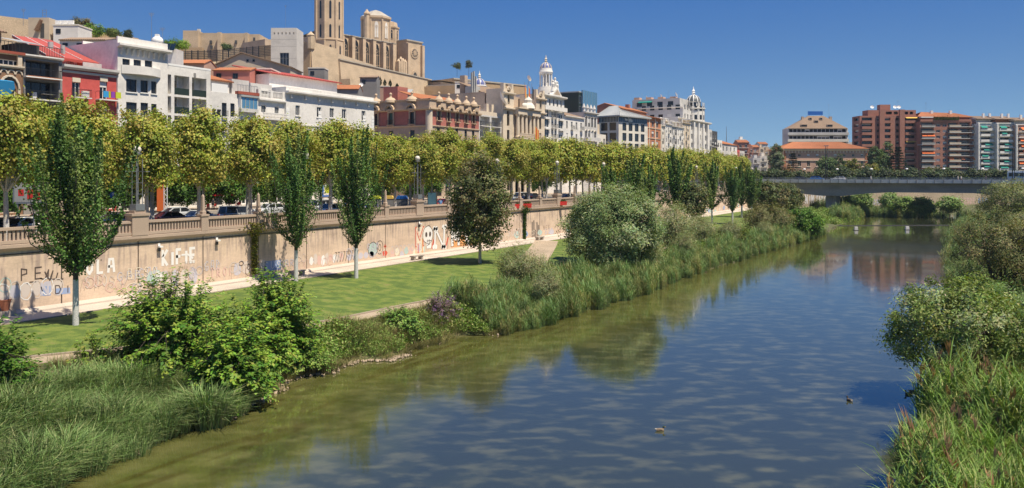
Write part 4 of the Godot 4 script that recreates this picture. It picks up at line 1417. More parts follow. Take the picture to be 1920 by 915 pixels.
	fr = [Rect2(2.08, 13.79, 0.91, 2.14), Rect2(2.08, 11.57, 0.91, 1.56), Rect2(3.71, 13.89, 0.83, 2.08), Rect2(0.49, 11.49, 0.79, 1.38)] + shopfront(o, w)
	top = 17.48
	shell(o, w, top, 14, M.white_wall, fr)
	windows(o, fr, "black_metal", 2, 0.2)
	for r: Rect2 in fr.slice(0, 2): balcony(o, r.position.x - 0.1, r.end.x + 0.1, r.position.y, 0.35, "bars", null, null, Transform3D(), 0.9)
	var hb := MB.new()
	var hr := Rect2(0.3, 13.69, 1.29, 1.14)
	for x in [0.0, 0.72]:
		hb.box(hr.position.x + hr.size.x * x, hr.position.y, 0.05, hr.position.x + hr.size.x * (x + 0.28), hr.end.y, 0.3)
		hb.box(hr.position.x + hr.size.x * (x - 0.06), hr.position.y, 0.05, hr.position.x + hr.size.x * (x + 0.34), hr.position.y + 0.25, 0.32)
		hb.box(hr.position.x + hr.size.x * (x - 0.06), hr.end.y - 0.25, 0.05, hr.position.x + hr.size.x * (x + 0.34), hr.end.y, 0.32)
	hb.box(hr.position.x + hr.size.x * 0.28, hr.position.y + hr.size.y * 0.4, 0.05, hr.position.x + hr.size.x * 0.72, hr.position.y + hr.size.y * 0.62, 0.28)
	obj("letter_h", hb, M.black_metal, o)
	flat_box(o, "attic", Rect2(0.2, top, w - 0.4, 2.1), -9, -1.6, M.white_wall)
	tile_roof(o, V(-0.2, top + 2.0, -1.2), V(w + 0.4, top + 2.0, -1.2), V(w + 0.4, top + 4.0, -9), V(-0.2, top + 4.0, -9), M.orange_tile)
	flat_box(o, "terrace_wall", Rect2(0.2, top, w * 0.6, 1.3), -0.25, -0.02, M.white_paint)
	# 7 glazed gallery
	base = 87.08
	w = 91.18 - base
	o = house("gallery_house", "narrow white house with projecting glazed gallery under a red strip", base, w)
	var g := Rect2(0.21, 15.25, 3.45, 1.86)
	fr = [Rect2(0.42, 11.56, 0.74, 1.85), Rect2(2.02, 11.64, 0.87, 1.87)] + shopfront(o, w)
	top = 17.54
	shell(o, w, top, 13, M.white_wall, fr)
	windows(o, fr, "white_paint", 2, 0.4)
	flat_box(o, "gallery_base", Rect2(g.position.x, g.position.y - 0.5, g.size.x, 0.5), 0.002, 0.7, M.grey_white_wall)
	flat_box(o, "gallery_roof", Rect2(g.position.x - 0.1, g.end.y, g.size.x + 0.2, 0.3), 0.002, 0.8, M.zinc)
	flat_box(o, "gallery_side", Rect2(g.position.x, g.position.y, 0.12, g.size.y), 0.002, 0.6, M.white_paint)
	flat_box(o, "gallery_side", Rect2(g.end.x - 0.12, g.position.y, 0.12, g.size.y), 0.002, 0.6, M.white_paint)
	window(o, Rect2(g.position.x + 0.12, g.position.y, g.size.x - 0.24, g.size.y), "zinc", 4, 0, "blind_white", Transform3D(), -0.62, "sky_glass")
	flat_box(o, "roof_strip", Rect2(-0.1, top, w + 0.2, 0.45), -0.4, 0.35, M.red_tile)
	flat_box(o, "attic", Rect2(0.3, top + 0.1, w - 0.6, 2.4), -8, -1.6, M.grey_white_wall)
	b = MB.new()
	for i in 14: b.bar(V(i * w / 13.0, top + 0.4, 0.0), V(i * w / 13.0, top + 1.5, 0.0), 0.04)
	b.bar(V(0, top + 1.5, 0), V(w, top + 1.5, 0), 0.06)
	obj("terrace_railing", b, M.grey_metal, o)
	# 8 balustraded white house
	base = 91.18
	w = 96.94 - base
	o = house("balustrade_house", "ornate white house with stone balustrades along roof and balcony", base, w)
	fr = [Rect2(0.78, 14.98, 1.02, 1.21), Rect2(3.63, 15, 0.94, 1.24), Rect2(1.34, 11.8, 0.91, 1.57), Rect2(3.63, 11.82, 0.94, 1.59)] + shopfront(o, w)
	top = 17.19
	shell(o, w, top, 13, M.white_wall, fr)
	windows(o, fr, "white_paint", 2, 0.3)
	ledge(o, "cornice", -0.05, w, top - 0.4, 0.4, 0.5, M.white_wall)
	balcony(o, 0.05, w - 0.05, top + 0.15, 0.15, "stone", M.white_wall, M.white_wall, Transform3D(), 1.25)
	for x in [0.0, w * 0.5 - 0.3, w - 0.6]: flat_box(o, "balustrade_pier", Rect2(x, top, 0.6, 1.5), -0.3, 0.2, M.white_wall)
	balcony(o, 0.3, w - 0.2, 13.95, 1.0, "stone", M.white_wall, M.white_wall)
	flat_box(o, "attic", Rect2(0.5, top, w * 0.8, 2.7), -9, -2.2, M.grey_white_wall)
	window(o, Rect2(w * 0.45, top + 1.0, 1.7, 1.0), "white_paint", 2, 0.4, "blind_white", Transform3D(), 2.15)
	# 9 the long white office house
	base = 96.94
	w = 119.56 - base
	o = house("long_white_house", "long white building with sparse tall windows and heavy cornice", base, w, -99.6)
	var cols := [[551, 559, 198, 217], [591, 599, 201, 220], [615, 623, 203, 221], [638, 646, 205, 223], [675, 682, 208, 226]]
	fr = [Rect2(2.18, 14.93, 0.99, 1.73), Rect2(7.26, 14.97, 1.06, 1.78), Rect2(10.47, 15.08, 1.1, 1.72), Rect2(13.67, 15.09, 1.14, 1.76), Rect2(19.08, 15.11, 1.06, 1.81)]
	var up: Array = fr.duplicate()
	for r: Rect2 in up:
		for k in 3: fr.append(Rect2(r.position.x, r.position.y - 3.9 * (k + 1), r.size.x, 2.1 if k < 2 else 2.4))
	top = 19.63
	shell(o, w, top, 16, M.white_wall, fr)
	windows(o, fr, "white_paint", 2, 0.08)
	for r: Rect2 in fr: flat_box(o, "window_surround", Rect2(r.position.x - 0.14, r.position.y - 0.16, r.size.x + 0.28, 0.16), 0.002, 0.12, M.white_paint)
	ledge(o, "cornice", -0.1, w + 0.3, 18.5, 0.45, 0.75, M.white_wall)
	ledge(o, "cornice", -0.1, w + 0.3, 18.5, 0.45, 0.75, M.white_wall, Transform3D(Basis(Vector3.UP, PI / 2), V(w, 0, 0)))
	ledge(o, "string_course", 0, w, 13.13, 0.3, 0.15, M.white_wall)
	b = MB.new()
	for x in [0.0, 7.6, w - 3.2, w - 0.75]:
		for k in 26: b.box(x, k * 0.62, 0.002, x + 0.75, k * 0.62 + 0.56, 0.06)
	obj("quoin", b, M.white_paint, o)
	for k in 7:
		b = MB.new()
		b.box(0.9 + k * 3.3, -0.7, 0.002, 1.2 + k * 3.3, 0, 0.35)
		obj("bracket", b, M.white_wall, o, off(0, 18.5 - 0.01, 0))
	awning(o, 1.0, 6.0, 3.6, 1.8, 0.7, M.cream_paint)
	b = MB.new()
	b.box(w * 0.38, 1.0, 0.01, w * 0.38 + 2.4, 3.6, 0.1)
	obj("map_board", b, M.sign_blue, o)
	b = MB.new()
	b.box(w * 0.38 + 0.25, 1.25, 0.1, w * 0.38 + 2.15, 3.35, 0.11)
	var mb := obj("map_sheet", b, M.blind_white, o)
	b = MB.new()
	b.tube(V(w * 0.38 + 1.2, 2.2, 0.11), V(w * 0.38 + 1.2, 2.2, 0.115), 0.65, 0.65, 12)
	obj("map_print", b, M.lime_cloth, o)
	# its set-back upper storey with the red roof
	o = house("red_roofed_storey", "white set-back storey with long red roof over the long white building", 101.15, 118.54 - 101.15, -108)
	w = 118.54 - 101.15
	top = 22.82
	fr = [Rect2(w * 0.25, top - 3.4, 2.6, 0.7), Rect2(w * 0.7, top - 3.4, 1.6, 0.7)]
	shell(o, w, top, 9, M.white_wall, fr, [], 0.2, 14.0)
	windows(o, fr, "black_metal", 2, 0)
	tile_roof(o, V(-0.5, top, 0.8), V(w + 0.6, top, 0.8), V(w + 0.6, top + 2.0, -9), V(-0.5, top + 2.0, -9), mat("red_metal_roof", 0, 0, 0), "roof", 0.6)
	make_ornate_house()
	make_town_hall()
	make_white_dome_house()
	make_modern_row()


func make_ornate_house() -> void:
	var base := 138.14
	var w := 157.77 - base
	var o := house("ornate_red_house", "ornate red and stone house with sculpted dormers on rounded corner", base, w)
	var deep := 17.0
	var s_ := base
	var front := [Rect2(2.73, 16.6, 1.19, 2.07), Rect2(6.54, 16.58, 0.93, 2.11), Rect2(9.88, 16.66, 1.06, 2.14), Rect2(13.54, 16.63, 0.99, 2.18), Rect2(16.65, 16.68, 1.02, 2.09)]
	var fr := front.duplicate()
	for r: Rect2 in front:
		fr.append(Rect2(r.position - W(0, 3.9), W(r.size.x, 2.4)))
		fr.append(Rect2(r.position - W(0, 7.8), W(r.size.x, 2.6)))
		fr.append(Rect2(r.position.x - 0.6, 0.3, r.size.x + 1.2, 3.2))
	var side := []
	for q in [[14.81, 13.91], [10.85, 9.67], [5.04, 3.9]]:
		side.append(Rect2(deep - q[0], 15.78, q[0] - q[1], 2.6))
	var lf := side.duplicate()
	for r: Rect2 in side:
		lf.append(Rect2(r.position - W(0, 3.9), W(r.size.x, 2.6)))
		lf.append(Rect2(r.position - W(0, 7.8), W(r.size.x, 2.6)))
	var top := 19
	var mid := 16.06
	var t := left_face(deep)
	shell(o, w, mid - 0.8, deep, M.tan_wall, fr.filter(func(r): return r.position.y < mid - 1.5), lf.filter(func(r): return r.position.y < mid - 1.5), 0.3)
	shell(o, w, top, deep, M.wine_wall, front, side, 0.3, mid - 0.8, "red_wall")
	windows(o, fr, "black_metal", 2, 0.3, "shutter_green")
	windows(o, lf, "black_metal", 2, 0.2, "shutter_green", t)
	shell(o, w + 0.1, 20.81, deep, M.tan_wall, [], [], 0.3, top, "attic_wall", V(-0.05, 0, 0.05))
	ledge(o, "cornice", -0.5, w + 0.2, top - 0.35, 0.5, 0.75, M.cut_stone)
	ledge(o, "cornice", -0.2, deep + 0.5, top - 0.35, 0.5, 0.75, M.cut_stone, t)
	ledge(o, "string_course", -0.1, w, mid - 0.9, 0.35, 0.25, M.cut_stone)
	ledge(o, "string_course", 0, deep, mid - 0.9, 0.35, 0.25, M.cut_stone, t)
	ledge(o, "coping", -0.3, w + 0.2, 20.81, 0.3, 0.3, M.cut_stone)
	ledge(o, "coping", 0, deep + 0.3, 20.81, 0.3, 0.3, M.cut_stone, t)
	var b := MB.new()
	b.tube(V(0.25, 0, -0.25), V(0.25, top - 0.35, -0.25), 0.75, 0.75, 14)
	obj("corner_column", b, M.cream_wall, o)
	for set_ in [[front, Transform3D(), 1.0], [side, t, 1.35]]:
		for r: Rect2 in set_[0]:
			var tt: Transform3D = set_[1] * off(r.get_center().x, 0, 0)
			var k: float = set_[2]
			b = MB.new()   # stone surround, arched hood and sculpted dormer with its finial
			for x in [-1.0, 1.0]: b.box(x * r.size.x / 2 + (-0.28 if x < 0 else 0.0), r.position.y - 0.4, 0.002, x * r.size.x / 2 + (0.28 if x > 0 else 0.0), r.end.y + 0.6, 0.22)
			b.box(-r.size.x / 2, r.end.y, 0.002, r.size.x / 2, r.end.y + 0.35, 0.2)
			obj("window_surround", b, M.cut_stone, o, tt)
			b = MB.new()
			for i in 6:
				var a0 := PI * i / 6.0
				var a1 := PI * (i + 1) / 6.0
				b.bar(V(cos(a0) * 0.85 * k, top - 0.1 + sin(a0) * 0.85 * k, 0.75), V(cos(a1) * 0.85 * k, top - 0.1 + sin(a1) * 0.85 * k, 0.75), 0.55, 0.5)
			b.tube(V(0, top + 0.2, 0.2), V(0, top + 0.2, 0.55), 0.62 * k, 0.62 * k, 14)
			var y := 20.81
			b.lathe(V(0, y - 0.2, 0.15), [W(0.95 * k, 0), W(0.9 * k, 0.5), W(0.6 * k, 1.0), W(0.3, 1.15), W(0.22, 1.55)], 10)
			b.ball(V(0, y + 1.65, 0.15), V(0.32, 0.36, 0.32), 10, 6)
			obj("sculpted_dormer", b, M.cut_stone, o, tt)
			b = MB.new()
			b.tube(V(0, top + 0.2, 0.545), V(0, top + 0.2, 0.56), 0.4 * k, 0.4 * k, 12)
			obj("oculus", b, M.glass, o, tt)
			balcony(o, -r.size.x / 2 - 0.3, r.size.x / 2 + 0.3, r.position.y, 0.6, "bars", null, M.cut_stone, tt)
			balcony(o, -r.size.x / 2 - 0.3, r.size.x / 2 + 0.3, r.position.y - 3.9, 0.6, "bars", null, M.cut_stone, tt)
	tile_roof(o, V(1, 20.81, -1.5), V(w, 20.81, -1.5), V(w, 20.81 + 2.4, -9), V(1, 20.81 + 2.4, -9), M.orange_tile)
	flat_box(o, "roof_shed", Rect2(2, 20.81, 3.6, 3.6), -14, -10, M.wine_wall)
	# next door: plain house with two bays of balconies
	base = 157.77
	w = 167.99 - base
	o = house("loggia_house", "plain cream house with deep loggias between ornate house and columned hall", base, w)
	top = 19.52
	fr = []
	for yy in [16.46, 13.92, 11.37, 8.82]:
		fr.append(Rect2(0.5, yy, w * 0.42, 2.2))
		fr.append(Rect2(w * 0.55, yy, w * 0.4, 2.2))
	shell(o, w, top, 14, M.grey_white_wall, fr, [], 1.3)
	for r: Rect2 in fr:
		window(o, Rect2(r.position.x + 0.2, r.position.y, r.size.x * 0.55, 2.0), "white_paint", 2, 0.3, "blind_white", Transform3D(), 1.25)
		balcony(o, r.position.x - 0.1, r.end.x + 0.1, r.position.y, 0.4, "bars", null, null)
	flat_box(o, "terrace_wall", Rect2(0, top, w, 0.9), -0.2, -0.02, M.cream_wall)
	flat_box(o, "chimney", Rect2(w * 0.55, top, 1.0, 3.0), -2.2, -1.4, M.cream_wall)
	flat_box(o, "chimney", Rect2(w * 0.78, top, 1.0, 3.0), -2.2, -1.4, M.cream_wall)
	flat_box(o, "attic", Rect2(w * 0.1, top, w * 0.35, 2.2), -6, -2.5, M.pink_wall)
	dish(o, V(w * 0.92, top + 4.2, 0.5), 1.9, 0.5)


func make_town_hall() -> void:
	var base := 167.99
	var w := 189.78 - base
	var o := house("columned_hall", "cream public hall with giant columns, corner towers and three flags", base, w, -99.5, "public building")
	var deep := 26.0
	var bay := 5.0
	var hall := 21.26
	var tw := 26.09
	var fr := []
	for x in [bay * 0.5 - 0.6, w - bay * 0.5 - 0.6]:
		fr += [Rect2(x, 17.01, 1.2, 3.6), Rect2(x, 13.58, 1.2, 2.4), Rect2(x, 1.0, 1.4, 3.2)]
	fr.append(Rect2(bay + 0.7, 14.3, w - bay * 2 - 1.4, 20.04 - 14.3))
	for i in 4: fr.append(Rect2(bay + 1.0 + i * 2.9, 0.5, 1.8, 3.6))
	shell(o, w, hall, deep, M.cream_wall, fr.filter(func(r): return r.size.x < 6), [], 0.3, 0.0, "tower_wall")
	# the portico: a dark back wall, five bays of tall glazing and six columns
	var p: Rect2 = fr[6]
	flat_box(o, "portico_back", p, 0.002, 0.06, M.tan_wall)
	for i in 5:
		var x := p.position.x + 0.55 + i * (p.size.x - 0.5) / 5.0
		window(o, Rect2(x, p.position.y + 0.4, 1.3, p.size.y * 0.36), "cream_paint", 2, 0, "blind_white", Transform3D(), -0.14)
		window(o, Rect2(x, p.position.y + p.size.y * 0.52, 1.3, p.size.y * 0.36), "cream_paint", 2, 0, "blind_white", Transform3D(), -0.14)
	for i in 6:
		var b := MB.new()
		b.lathe(V(p.position.x + i * p.size.x / 5.0, p.position.y, 0.9), [W(0.62, 0), W(0.62, 0.25), W(0.48, 0.35), W(0.5, p.size.y * 0.4), W(0.41, p.size.y - 0.6), W(0.6, p.size.y - 0.25), W(0.65, p.size.y)], 14)
		obj("column", b, M.cream_wall, o)
	flat_box(o, "entablature", Rect2(bay, p.end.y, w - bay * 2, hall - p.end.y), 0.002, 1.5, M.cream_wall)
	ledge(o, "cornice", bay - 0.2, w - bay + 0.2, hall, 0.5, 1.9, M.cream_wall)
	flat_box(o, "balcony", Rect2(bay, p.position.y - 0.4, w - bay * 2, 0.4), 0.002, 2.0, M.cream_wall)
	balcony(o, bay, w - bay, p.position.y, 2.0, "stone", M.cream_wall, M.cream_wall, off(0, 0.01, 0))
	for x in [0.0, w - bay]:
		shell(o, bay, tw, bay, M.cream_wall, [Rect2(bay / 2 - 0.55, hall + 1.0, 1.1, 3.6)], [], 0.3, hall, "tower", V(x, 0, 0.15))
		window(o, Rect2(x + bay / 2 - 0.55, hall + 1.0, 1.1, 3.6), "cream_paint", 2)
		ledge(o, "cornice", x - 0.2, x + bay + 0.2, tw - 1.4, 0.5, 0.6, M.cream_wall, off(0, 0, 0.15))
		ledge(o, "cornice", x - 0.2, x + bay + 0.2, hall - 0.3, 0.5, 0.5, M.cream_wall, off(0, 0, 0.15))
		for q in [0.1, bay - 1.0]:
			var b := MB.new()
			b.box(x + q, tw, -0.9, x + q + 0.9, tw + 1.3, 0.1)
			obj("tower_crenel", b, M.cream_wall, o)
		var b2 := MB.new()
		for i in 7:
			var a0 := PI * i / 7.0
			var a1 := PI * (i + 1) / 7.0
			b2.bar(V(x + bay / 2 + cos(a0) * 0.75, hall + 4.6 + sin(a0) * 0.75, 0.2), V(x + bay / 2 + cos(a1) * 0.75, hall + 4.6 + sin(a1) * 0.75, 0.2), 0.3)
		obj("arch", b2, M.cream_wall, o)
	for i in 2:   # the sculpted group on the attic
		var b := MB.new()
		b.lathe(V(w / 2, hall + 0.5, 1.0), [W(1.9, 0), W(1.6, 0.8), W(1.0, 1.5), W(1.1, 2.2), W(0.4, 2.9), W(0.1, 3.3)], 9, 0.0, true)
		for s in [-1.0, 1.0]: b.ball(V(w / 2 + s * 1.9, hall + 1.1, 1.0), V(1.1, 0.8, 0.6), 8, 6)
		if i == 0: obj("sculpture", b, M.warm_white_wall, o)
	# rear block seen over the loggia house, and the gabled roof behind
	var s := MB.new()
	s.box(0.02, hall, -deep, w - 0.02, 25.46, -bay - 0.3)
	obj("rear_wall", s, M.tan_wall, o)
	tile_roof(o, V(3, 25.46, -7), V(w + 3, 25.46, -7), V(w + 3, 25.46 + 3.2, -15), V(3, 25.46 + 3.2, -15), M.brown_tile)
	flat_box(o, "chimney", Rect2(5, 25.46, 1.4, 5.2), -16, -14.5, M.tan_wall)
	for i in 3: flat_box(o, "vent_pipe", Rect2(-0.3 + i * 0.9, 25.46, 0.35, [5.0, 5.4, 4.2][i]), -9.2, -8.8, M.zinc)
	flat_box(o, "roof_unit", Rect2(1.4, 25.46, 2.4, 1.8), -12, -9, M.zinc)
	var flags := [["catalan_flag", 0], ["spanish_flag", 1], ["dark_flag", 2]]
	for k in 3:
		var f := thing("flag", ["red and yellow striped flag, the lowest of three on the hall", "red and yellow flag on the middle pole above the hall", "dark furled flag on the hall beside the red one"][k], "flag", o.transform * V(w / 2 - 2.3 + k * 1.9, hall + 0.5, 1.2), PI / 2, "flags over the columned hall")
		var b := MB.new()
		b.tube(Vector3.ZERO, V(0, 6.6, 0), 0.05, 0.04, 6)
		obj("pole", b, M.grey_metal, f)
		for j in 3:
			b = MB.new()
			var x0 := 0.05 + j * 0.26
			var y0 := 3.2 - j * 0.25
			b.quad(V(x0, y0, 0), V(x0 + 0.26, y0 - 0.3, 0.12 * (j - 1)), V(x0 + 0.26, 6.1 - j * 0.5, 0.12 * (j - 1)), V(x0, 6.4 - j * 0.5, 0))
			obj("cloth", b, [[M.yellow_cloth, M.red_cloth, M.yellow_cloth], [M.red_cloth, M.yellow_cloth, M.red_cloth], [M.purple_cloth, M.black_metal, M.black_metal]][k][j], f)
	var ban := thing("hanging_flag", "striped yellow and red flag draped from the hall's balcony", "flag", o.transform * V(w * 0.62, p.position.y - 0.6, 2.1), PI / 2)
	for j in 9:
		var b := MB.new()
		b.box(-0.9 + j * 0.22, 0.15 * sin(j * 1.1), 0, -0.7 + j * 0.22, 3.6 - 0.12 * j, 0.06 + 0.05 * sin(j * 2.0))
		obj("stripe", b, M.red_cloth if j % 2 else M.yellow_cloth, ban)


func make_white_dome_house() -> void:
	var base := 189.78
	var w := 202.67 - base
	var o := house("white_dome_house", "white corner house crowned by ribbed blue dome on colonnade", base, w)
	var deep := 18.0
	var top := 26.58
	var fr := []
	for yy in [20.58, 17.79, 15.01, 12.22, 9.44]:
		fr += [Rect2(0.9, yy, 2.6, 2.5), Rect2(5.0, yy, 1.0, 2.3), Rect2(6.9, yy, 1.0, 2.3), Rect2(9.4, yy, 2.6, 2.5)]
	var small := []
	for i in 5: small.append(Rect2(1.3 + i * 2.3, 23.51, 0.9, 2.2))
	shell(o, w, top, deep, M.white_wall, fr + small)
	windows(o, fr, "white_paint", 2, 0.4)
	windows(o, small, "white_paint", 1, 0.0)
	for r: Rect2 in fr:
		if r.size.x < 1.5: balcony(o, r.position.x - 0.2, r.end.x + 0.2, r.position.y, 0.7, "bars")
		else: flat_box(o, "bay_frame", Rect2(r.position.x - 0.25, r.position.y - 0.6, r.size.x + 0.5, 0.5), 0.002, 0.5, M.white_wall)
	balcony(o, -0.2, w + 0.2, 22.63, 0.9, "solid", M.white_wall)
	ledge(o, "cornice", -0.4, w + 0.4, top - 0.5, 0.6, 0.9, M.white_wall)
	var b := MB.new()
	b.prism(PackedVector2Array([W(w - 8.5, top + 0.1), W(w - 2.5, top + 0.1), W(w - 5.5, top + 2.4)]), -0.5, 0.6)
	obj("pediment", b, M.white_wall, o)
	b = MB.new()
	b.prism(PackedVector2Array([W(w - 7.5, top + 0.35), W(w - 3.5, top + 0.35), W(w - 5.5, top + 1.8)]), 0.6, 0.62)
	obj("tympanum", b, M.tan_wall, o)
	# rooftop colonnade and dome
	var c := V(9.4, 0, -4.0)
	var d0 := 29.55
	b = MB.new()
	b.lathe(c, [W(3.6, top), W(2.6, d0 - 2.4), W(2.1, d0), W(0, d0)], 12)
	obj("dome_base", b, M.grey_white_wall, o)
	var d1 := 33.15
	for i in 12:
		var t := TAU * i / 12.0
		b = MB.new()
		b.lathe(c + V(cos(t) * 1.65, d0, sin(t) * 1.65), [W(0.24, 0), W(0.17, 0.3), W(0.15, d1 - d0 - 0.4), W(0.24, d1 - d0)], 8)
		obj("dome_column", b, M.white_wall, o)
	b = MB.new()
	b.lathe(c, [W(0.7, d0), W(0.7, d1)], 12)
	obj("lantern_core", b, M.grey_white_wall, o)
	b = MB.new()
	b.lathe(c, [W(0, d1), W(1.85, d1), W(2.0, d1 + 0.5), W(1.8, d1 + 1.1), W(1.7, d1 + 1.6), W(0, d1 + 1.6)], 20)
	obj("dome_ring", b, M.white_wall, o)
	dome(o, c + V(0, d1 + 1.5, 0), 1.65, 36.42 - d1 - 1.5, M.blue_tile, M.cream_paint, 10)
	for q in [[w - 6.8, 3.0], [w - 4.2, 2.8], [w - 5.5, 3.8]]:
		b = MB.new()
		b.lathe(V(q[0], top + 1.2, -0.1), [W(0.7, 0), W(0.4, q[1] * 0.4), W(0.5, q[1] * 0.7), W(0.25, q[1] * 0.85), W(0.33, q[1]), W(0, q[1] + 0.3)], 9)
		obj("statue", b, M.white_wall, o)
	dish(o, V(1.0, top + 4.5, -5), 0.9, 1.0)
	antenna(o, V(w - 0.5, top, -6), 6)
	# the small blue dome seen over the roofs to the left
	o = thing("small_dome_pavilion", "small open pavilion with blue tiled dome behind the loggia house", "pavilion", V(-120.42, 33.55, -190.28) + V(0, -6, 0), 0.3)
	b = MB.new()
	b.box(-2.3, -4, -2.3, 2.3, 6.0, 2.3)
	obj("base", b, M.tan_wall, o)
	for i in 8:
		var t := TAU * i / 8.0
		b = MB.new()
		b.lathe(V(cos(t) * 1.7, 6, sin(t) * 1.7), [W(0.22, 0), W(0.18, 0.2), W(0.18, 2.7)], 8)
		obj("column", b, M.tan_wall, o)
	b = MB.new()
	b.lathe(V(0, 8.7, 0), [W(0, 0), W(2.0, 0), W(2.15, 0.3), W(1.9, 0.6), W(0, 0.6)], 16)
	obj("ring", b, M.grey_white_wall, o)
	dome(o, V(0, 9.25, 0), 1.75, 1.9, M.blue_tile, M.warm_white_wall, 8)


func make_modern_row() -> void:
	# low white house with balconies right of the dome
	var base := 202.67
	var w := 215.85 - base
	var o := house("low_white_house", "four storey white house with small balconies before dark glass tower", base, w)
	var top := 21.38
	var fr := grid(1.2, top - 3.4, 4, 1, w / 4.2, 1, 1.1, 2.2) + grid(1.2, top - 6.8, 4, 1, w / 4.2, 1, 1.1, 2.2) + grid(1.2, top - 10.2, 4, 1, w / 4.2, 1, 1.1, 2.2) + grid(1.2, top - 13.6, 4, 1, w / 4.2, 1, 1.1, 2.2)
	shell(o, w, top, 14, M.white_wall, fr)
	windows(o, fr, "white_paint", 2, 0.35)
	for i in fr.size():
		if i % 4 in [1, 3]: balcony(o, fr[i].position.x - 0.3, fr[i].end.x + 0.3, fr[i].position.y, 0.7, "bars")
	ledge(o, "cornice", 0, w, top, 0.35, 0.5, M.white_wall)
	gable(o, w, top + 0.35, 1.8, 12, M.brown_tile, M.white_wall)
	# dark green tower with a blue glass front, set back
	var gx := 237.61
	o = thing("glass_tower", "dark green office block with pale blue glass front above the roofs", "office building", V(-112, STREET, -gx), PI / 2)
	var h := 31.98
	var gw := 250.37 - gx
	shell(o, gw, h, 24, M.dark_green_wall, [], [], 0.2)
	var b := MB.new()
	b.quad(V(gw * 0.15, h - 15, 0.55), V(gw + 0.6, h - 11, 0.55), V(gw + 0.6, h + 0.9, 0.55), V(gw * 0.15, h + 0.9, 0.55))
	b.quad(V(gw + 0.6, h - 11, 0.55), V(gw + 0.6, h - 11, -6), V(gw + 0.6, h + 0.9, -6), V(gw + 0.6, h + 0.9, 0.55))
	b.quad(V(gw * 0.15, h - 15, 0.1), V(gw * 0.15, h - 15, 0.55), V(gw * 0.15, h + 0.9, 0.55), V(gw * 0.15, h + 0.9, 0.1))
	obj("glass_front", b, M.sky_glass, o)
	for i in 10:
		b = MB.new()
		var x := lerpf(gw * 0.15, gw + 0.6, i / 9.0)
		b.box(x - 0.06, h - lerpf(15, 11, i / 9.0), 0.552, x + 0.06, h + 0.9, 0.64)
		obj("mullion", b, M.steel, o)
	flat_box(o, "roof_edge", Rect2(-0.1, h, gw * 0.2, 0.4), -24, 0.1, M.zinc)
	for i in 5: window(o, Rect2(0.3, h - 3.5 - i * 3.4, gw * 0.12, 2.4), "steel", 1, 0, "blind_white", Transform3D(), -0.05)
	# ornate small house with a tower bay
	base = 215.85
	w = 225.53 - base
	o = house("tower_bay_house", "small ornate grey stone house with arched windows before glass tower", base, w)
	top = 23.54
	fr = []
	for yy in [top - 4.2, top - 8.4, top - 12.6]: fr += grid(0.9, yy, 4, 1, 2.2, 1, 1.1, 2.8)
	shell(o, w, top, 14, M.grey_white_wall, fr)
	windows(o, fr, "black_metal", 2, 0.2)
	for r: Rect2 in fr:
		b = MB.new()
		for i in 5: b.bar(V(r.get_center().x + cos(PI * i / 5.0) * 0.7, r.end.y + sin(PI * i / 5.0) * 0.5, 0.1), V(r.get_center().x + cos(PI * (i + 1) / 5.0) * 0.7, r.end.y + sin(PI * (i + 1) / 5.0) * 0.5, 0.1), 0.2)
		obj("arch", b, M.warm_white_wall, o)
	ledge(o, "cornice", -0.2, w + 0.1, top - 0.3, 0.5, 0.7, M.grey_white_wall)
	balcony(o, 0.2, w - 0.3, top - 8.4, 1.2, "solid", M.grey_white_wall)
	for i in 4:
		b = MB.new()
		b.lathe(V(0.8 + i * 2.5, top + 0.2, -0.4), [W(0.5, 0), W(0.4, 1.0), W(0.6, 1.2), W(0.1, 2.4)], 8)
		obj("finial", b, M.grey_white_wall, o)
	# plain filler
	base = 225.53
	w = 232.1 - base
	o = house("side_street_house", "narrow cream house wedged beside the zinc roofed office building", base, w)
	top = 17.49
	fr = grid(1.2, top - 3.6, 2, 1, 3.4, 1, 1.3, 2.3) + grid(1.2, top - 7.2, 2, 1, 3.4, 1, 1.3, 2.3)
	shell(o, w, top, 13, M.warm_white_wall, fr)
	windows(o, fr, "white_paint", 2, 0.3)
	flat_box(o, "attic", Rect2(0, top, w * 0.6, 3.2), -8, -1, M.beige_wall)
	# cream office building with zinc roof: its corner stands at 1160 in the photograph
	base = 242.55
	w = 260.21 - base
	o = house("zinc_roof_office", "cream office building with blue window band under zinc roof", base, w, -100, "office building")
	top = 24.34
	var deep := 8.13 
	o.rotation.y -= 0.2
	var t := left_face(deep)
	fr = []
	var lf := []
	for yy in [19.47, 16.1, 12.73, 9.36]:
		for i in 4: fr.append(Rect2(2.2 + i * 3.7, yy, 2.3, 2.6))
		for i in 4: lf.append(Rect2(deep - 3.6 - i * 3.4, yy, 2.6, 2.6))
	shell(o, w, 22.26, deep, M.warm_white_wall, fr, lf)
	windows(o, fr, "black_metal", 1, 0.15)
	windows(o, lf, "black_metal", 1, 0.15, "blind_white", t)
	shell(o, w - 0.3, top, deep - 0.3, M.blue_glass, [], [], 0.2, 22.26, "window_band", V(0.3, 0, -0.3))
	b = MB.new()
	for i in 15: b.box(0.3 + i * (w - 0.5) / 14.0, 22.26, -0.3, 0.42 + i * (w - 0.5) / 14.0, top, -0.22)
	for i in 13: b.box(0.2, 22.26, -0.4 - i * (deep - 1) / 12.0, 0.29, top, -0.28 - i * (deep - 1) / 12.0)
	obj("mullion", b, M.steel, o)
	b = MB.new()   # white sign, too far off to read: two runs of short strokes
	for i in 11:
		if i == 4: continue
		b.box(w * 0.22 + i * 0.42, top - 1.5 - 0.3 * float(i > 4), -0.2, w * 0.22 + 0.3 + i * 0.42, top - 1.5 + [0.9, 0.55, 0.6, 0.5, 0.0, 1.1, 0.8, 0.7, 0.9, 0.6, 0.5][i], -0.1)
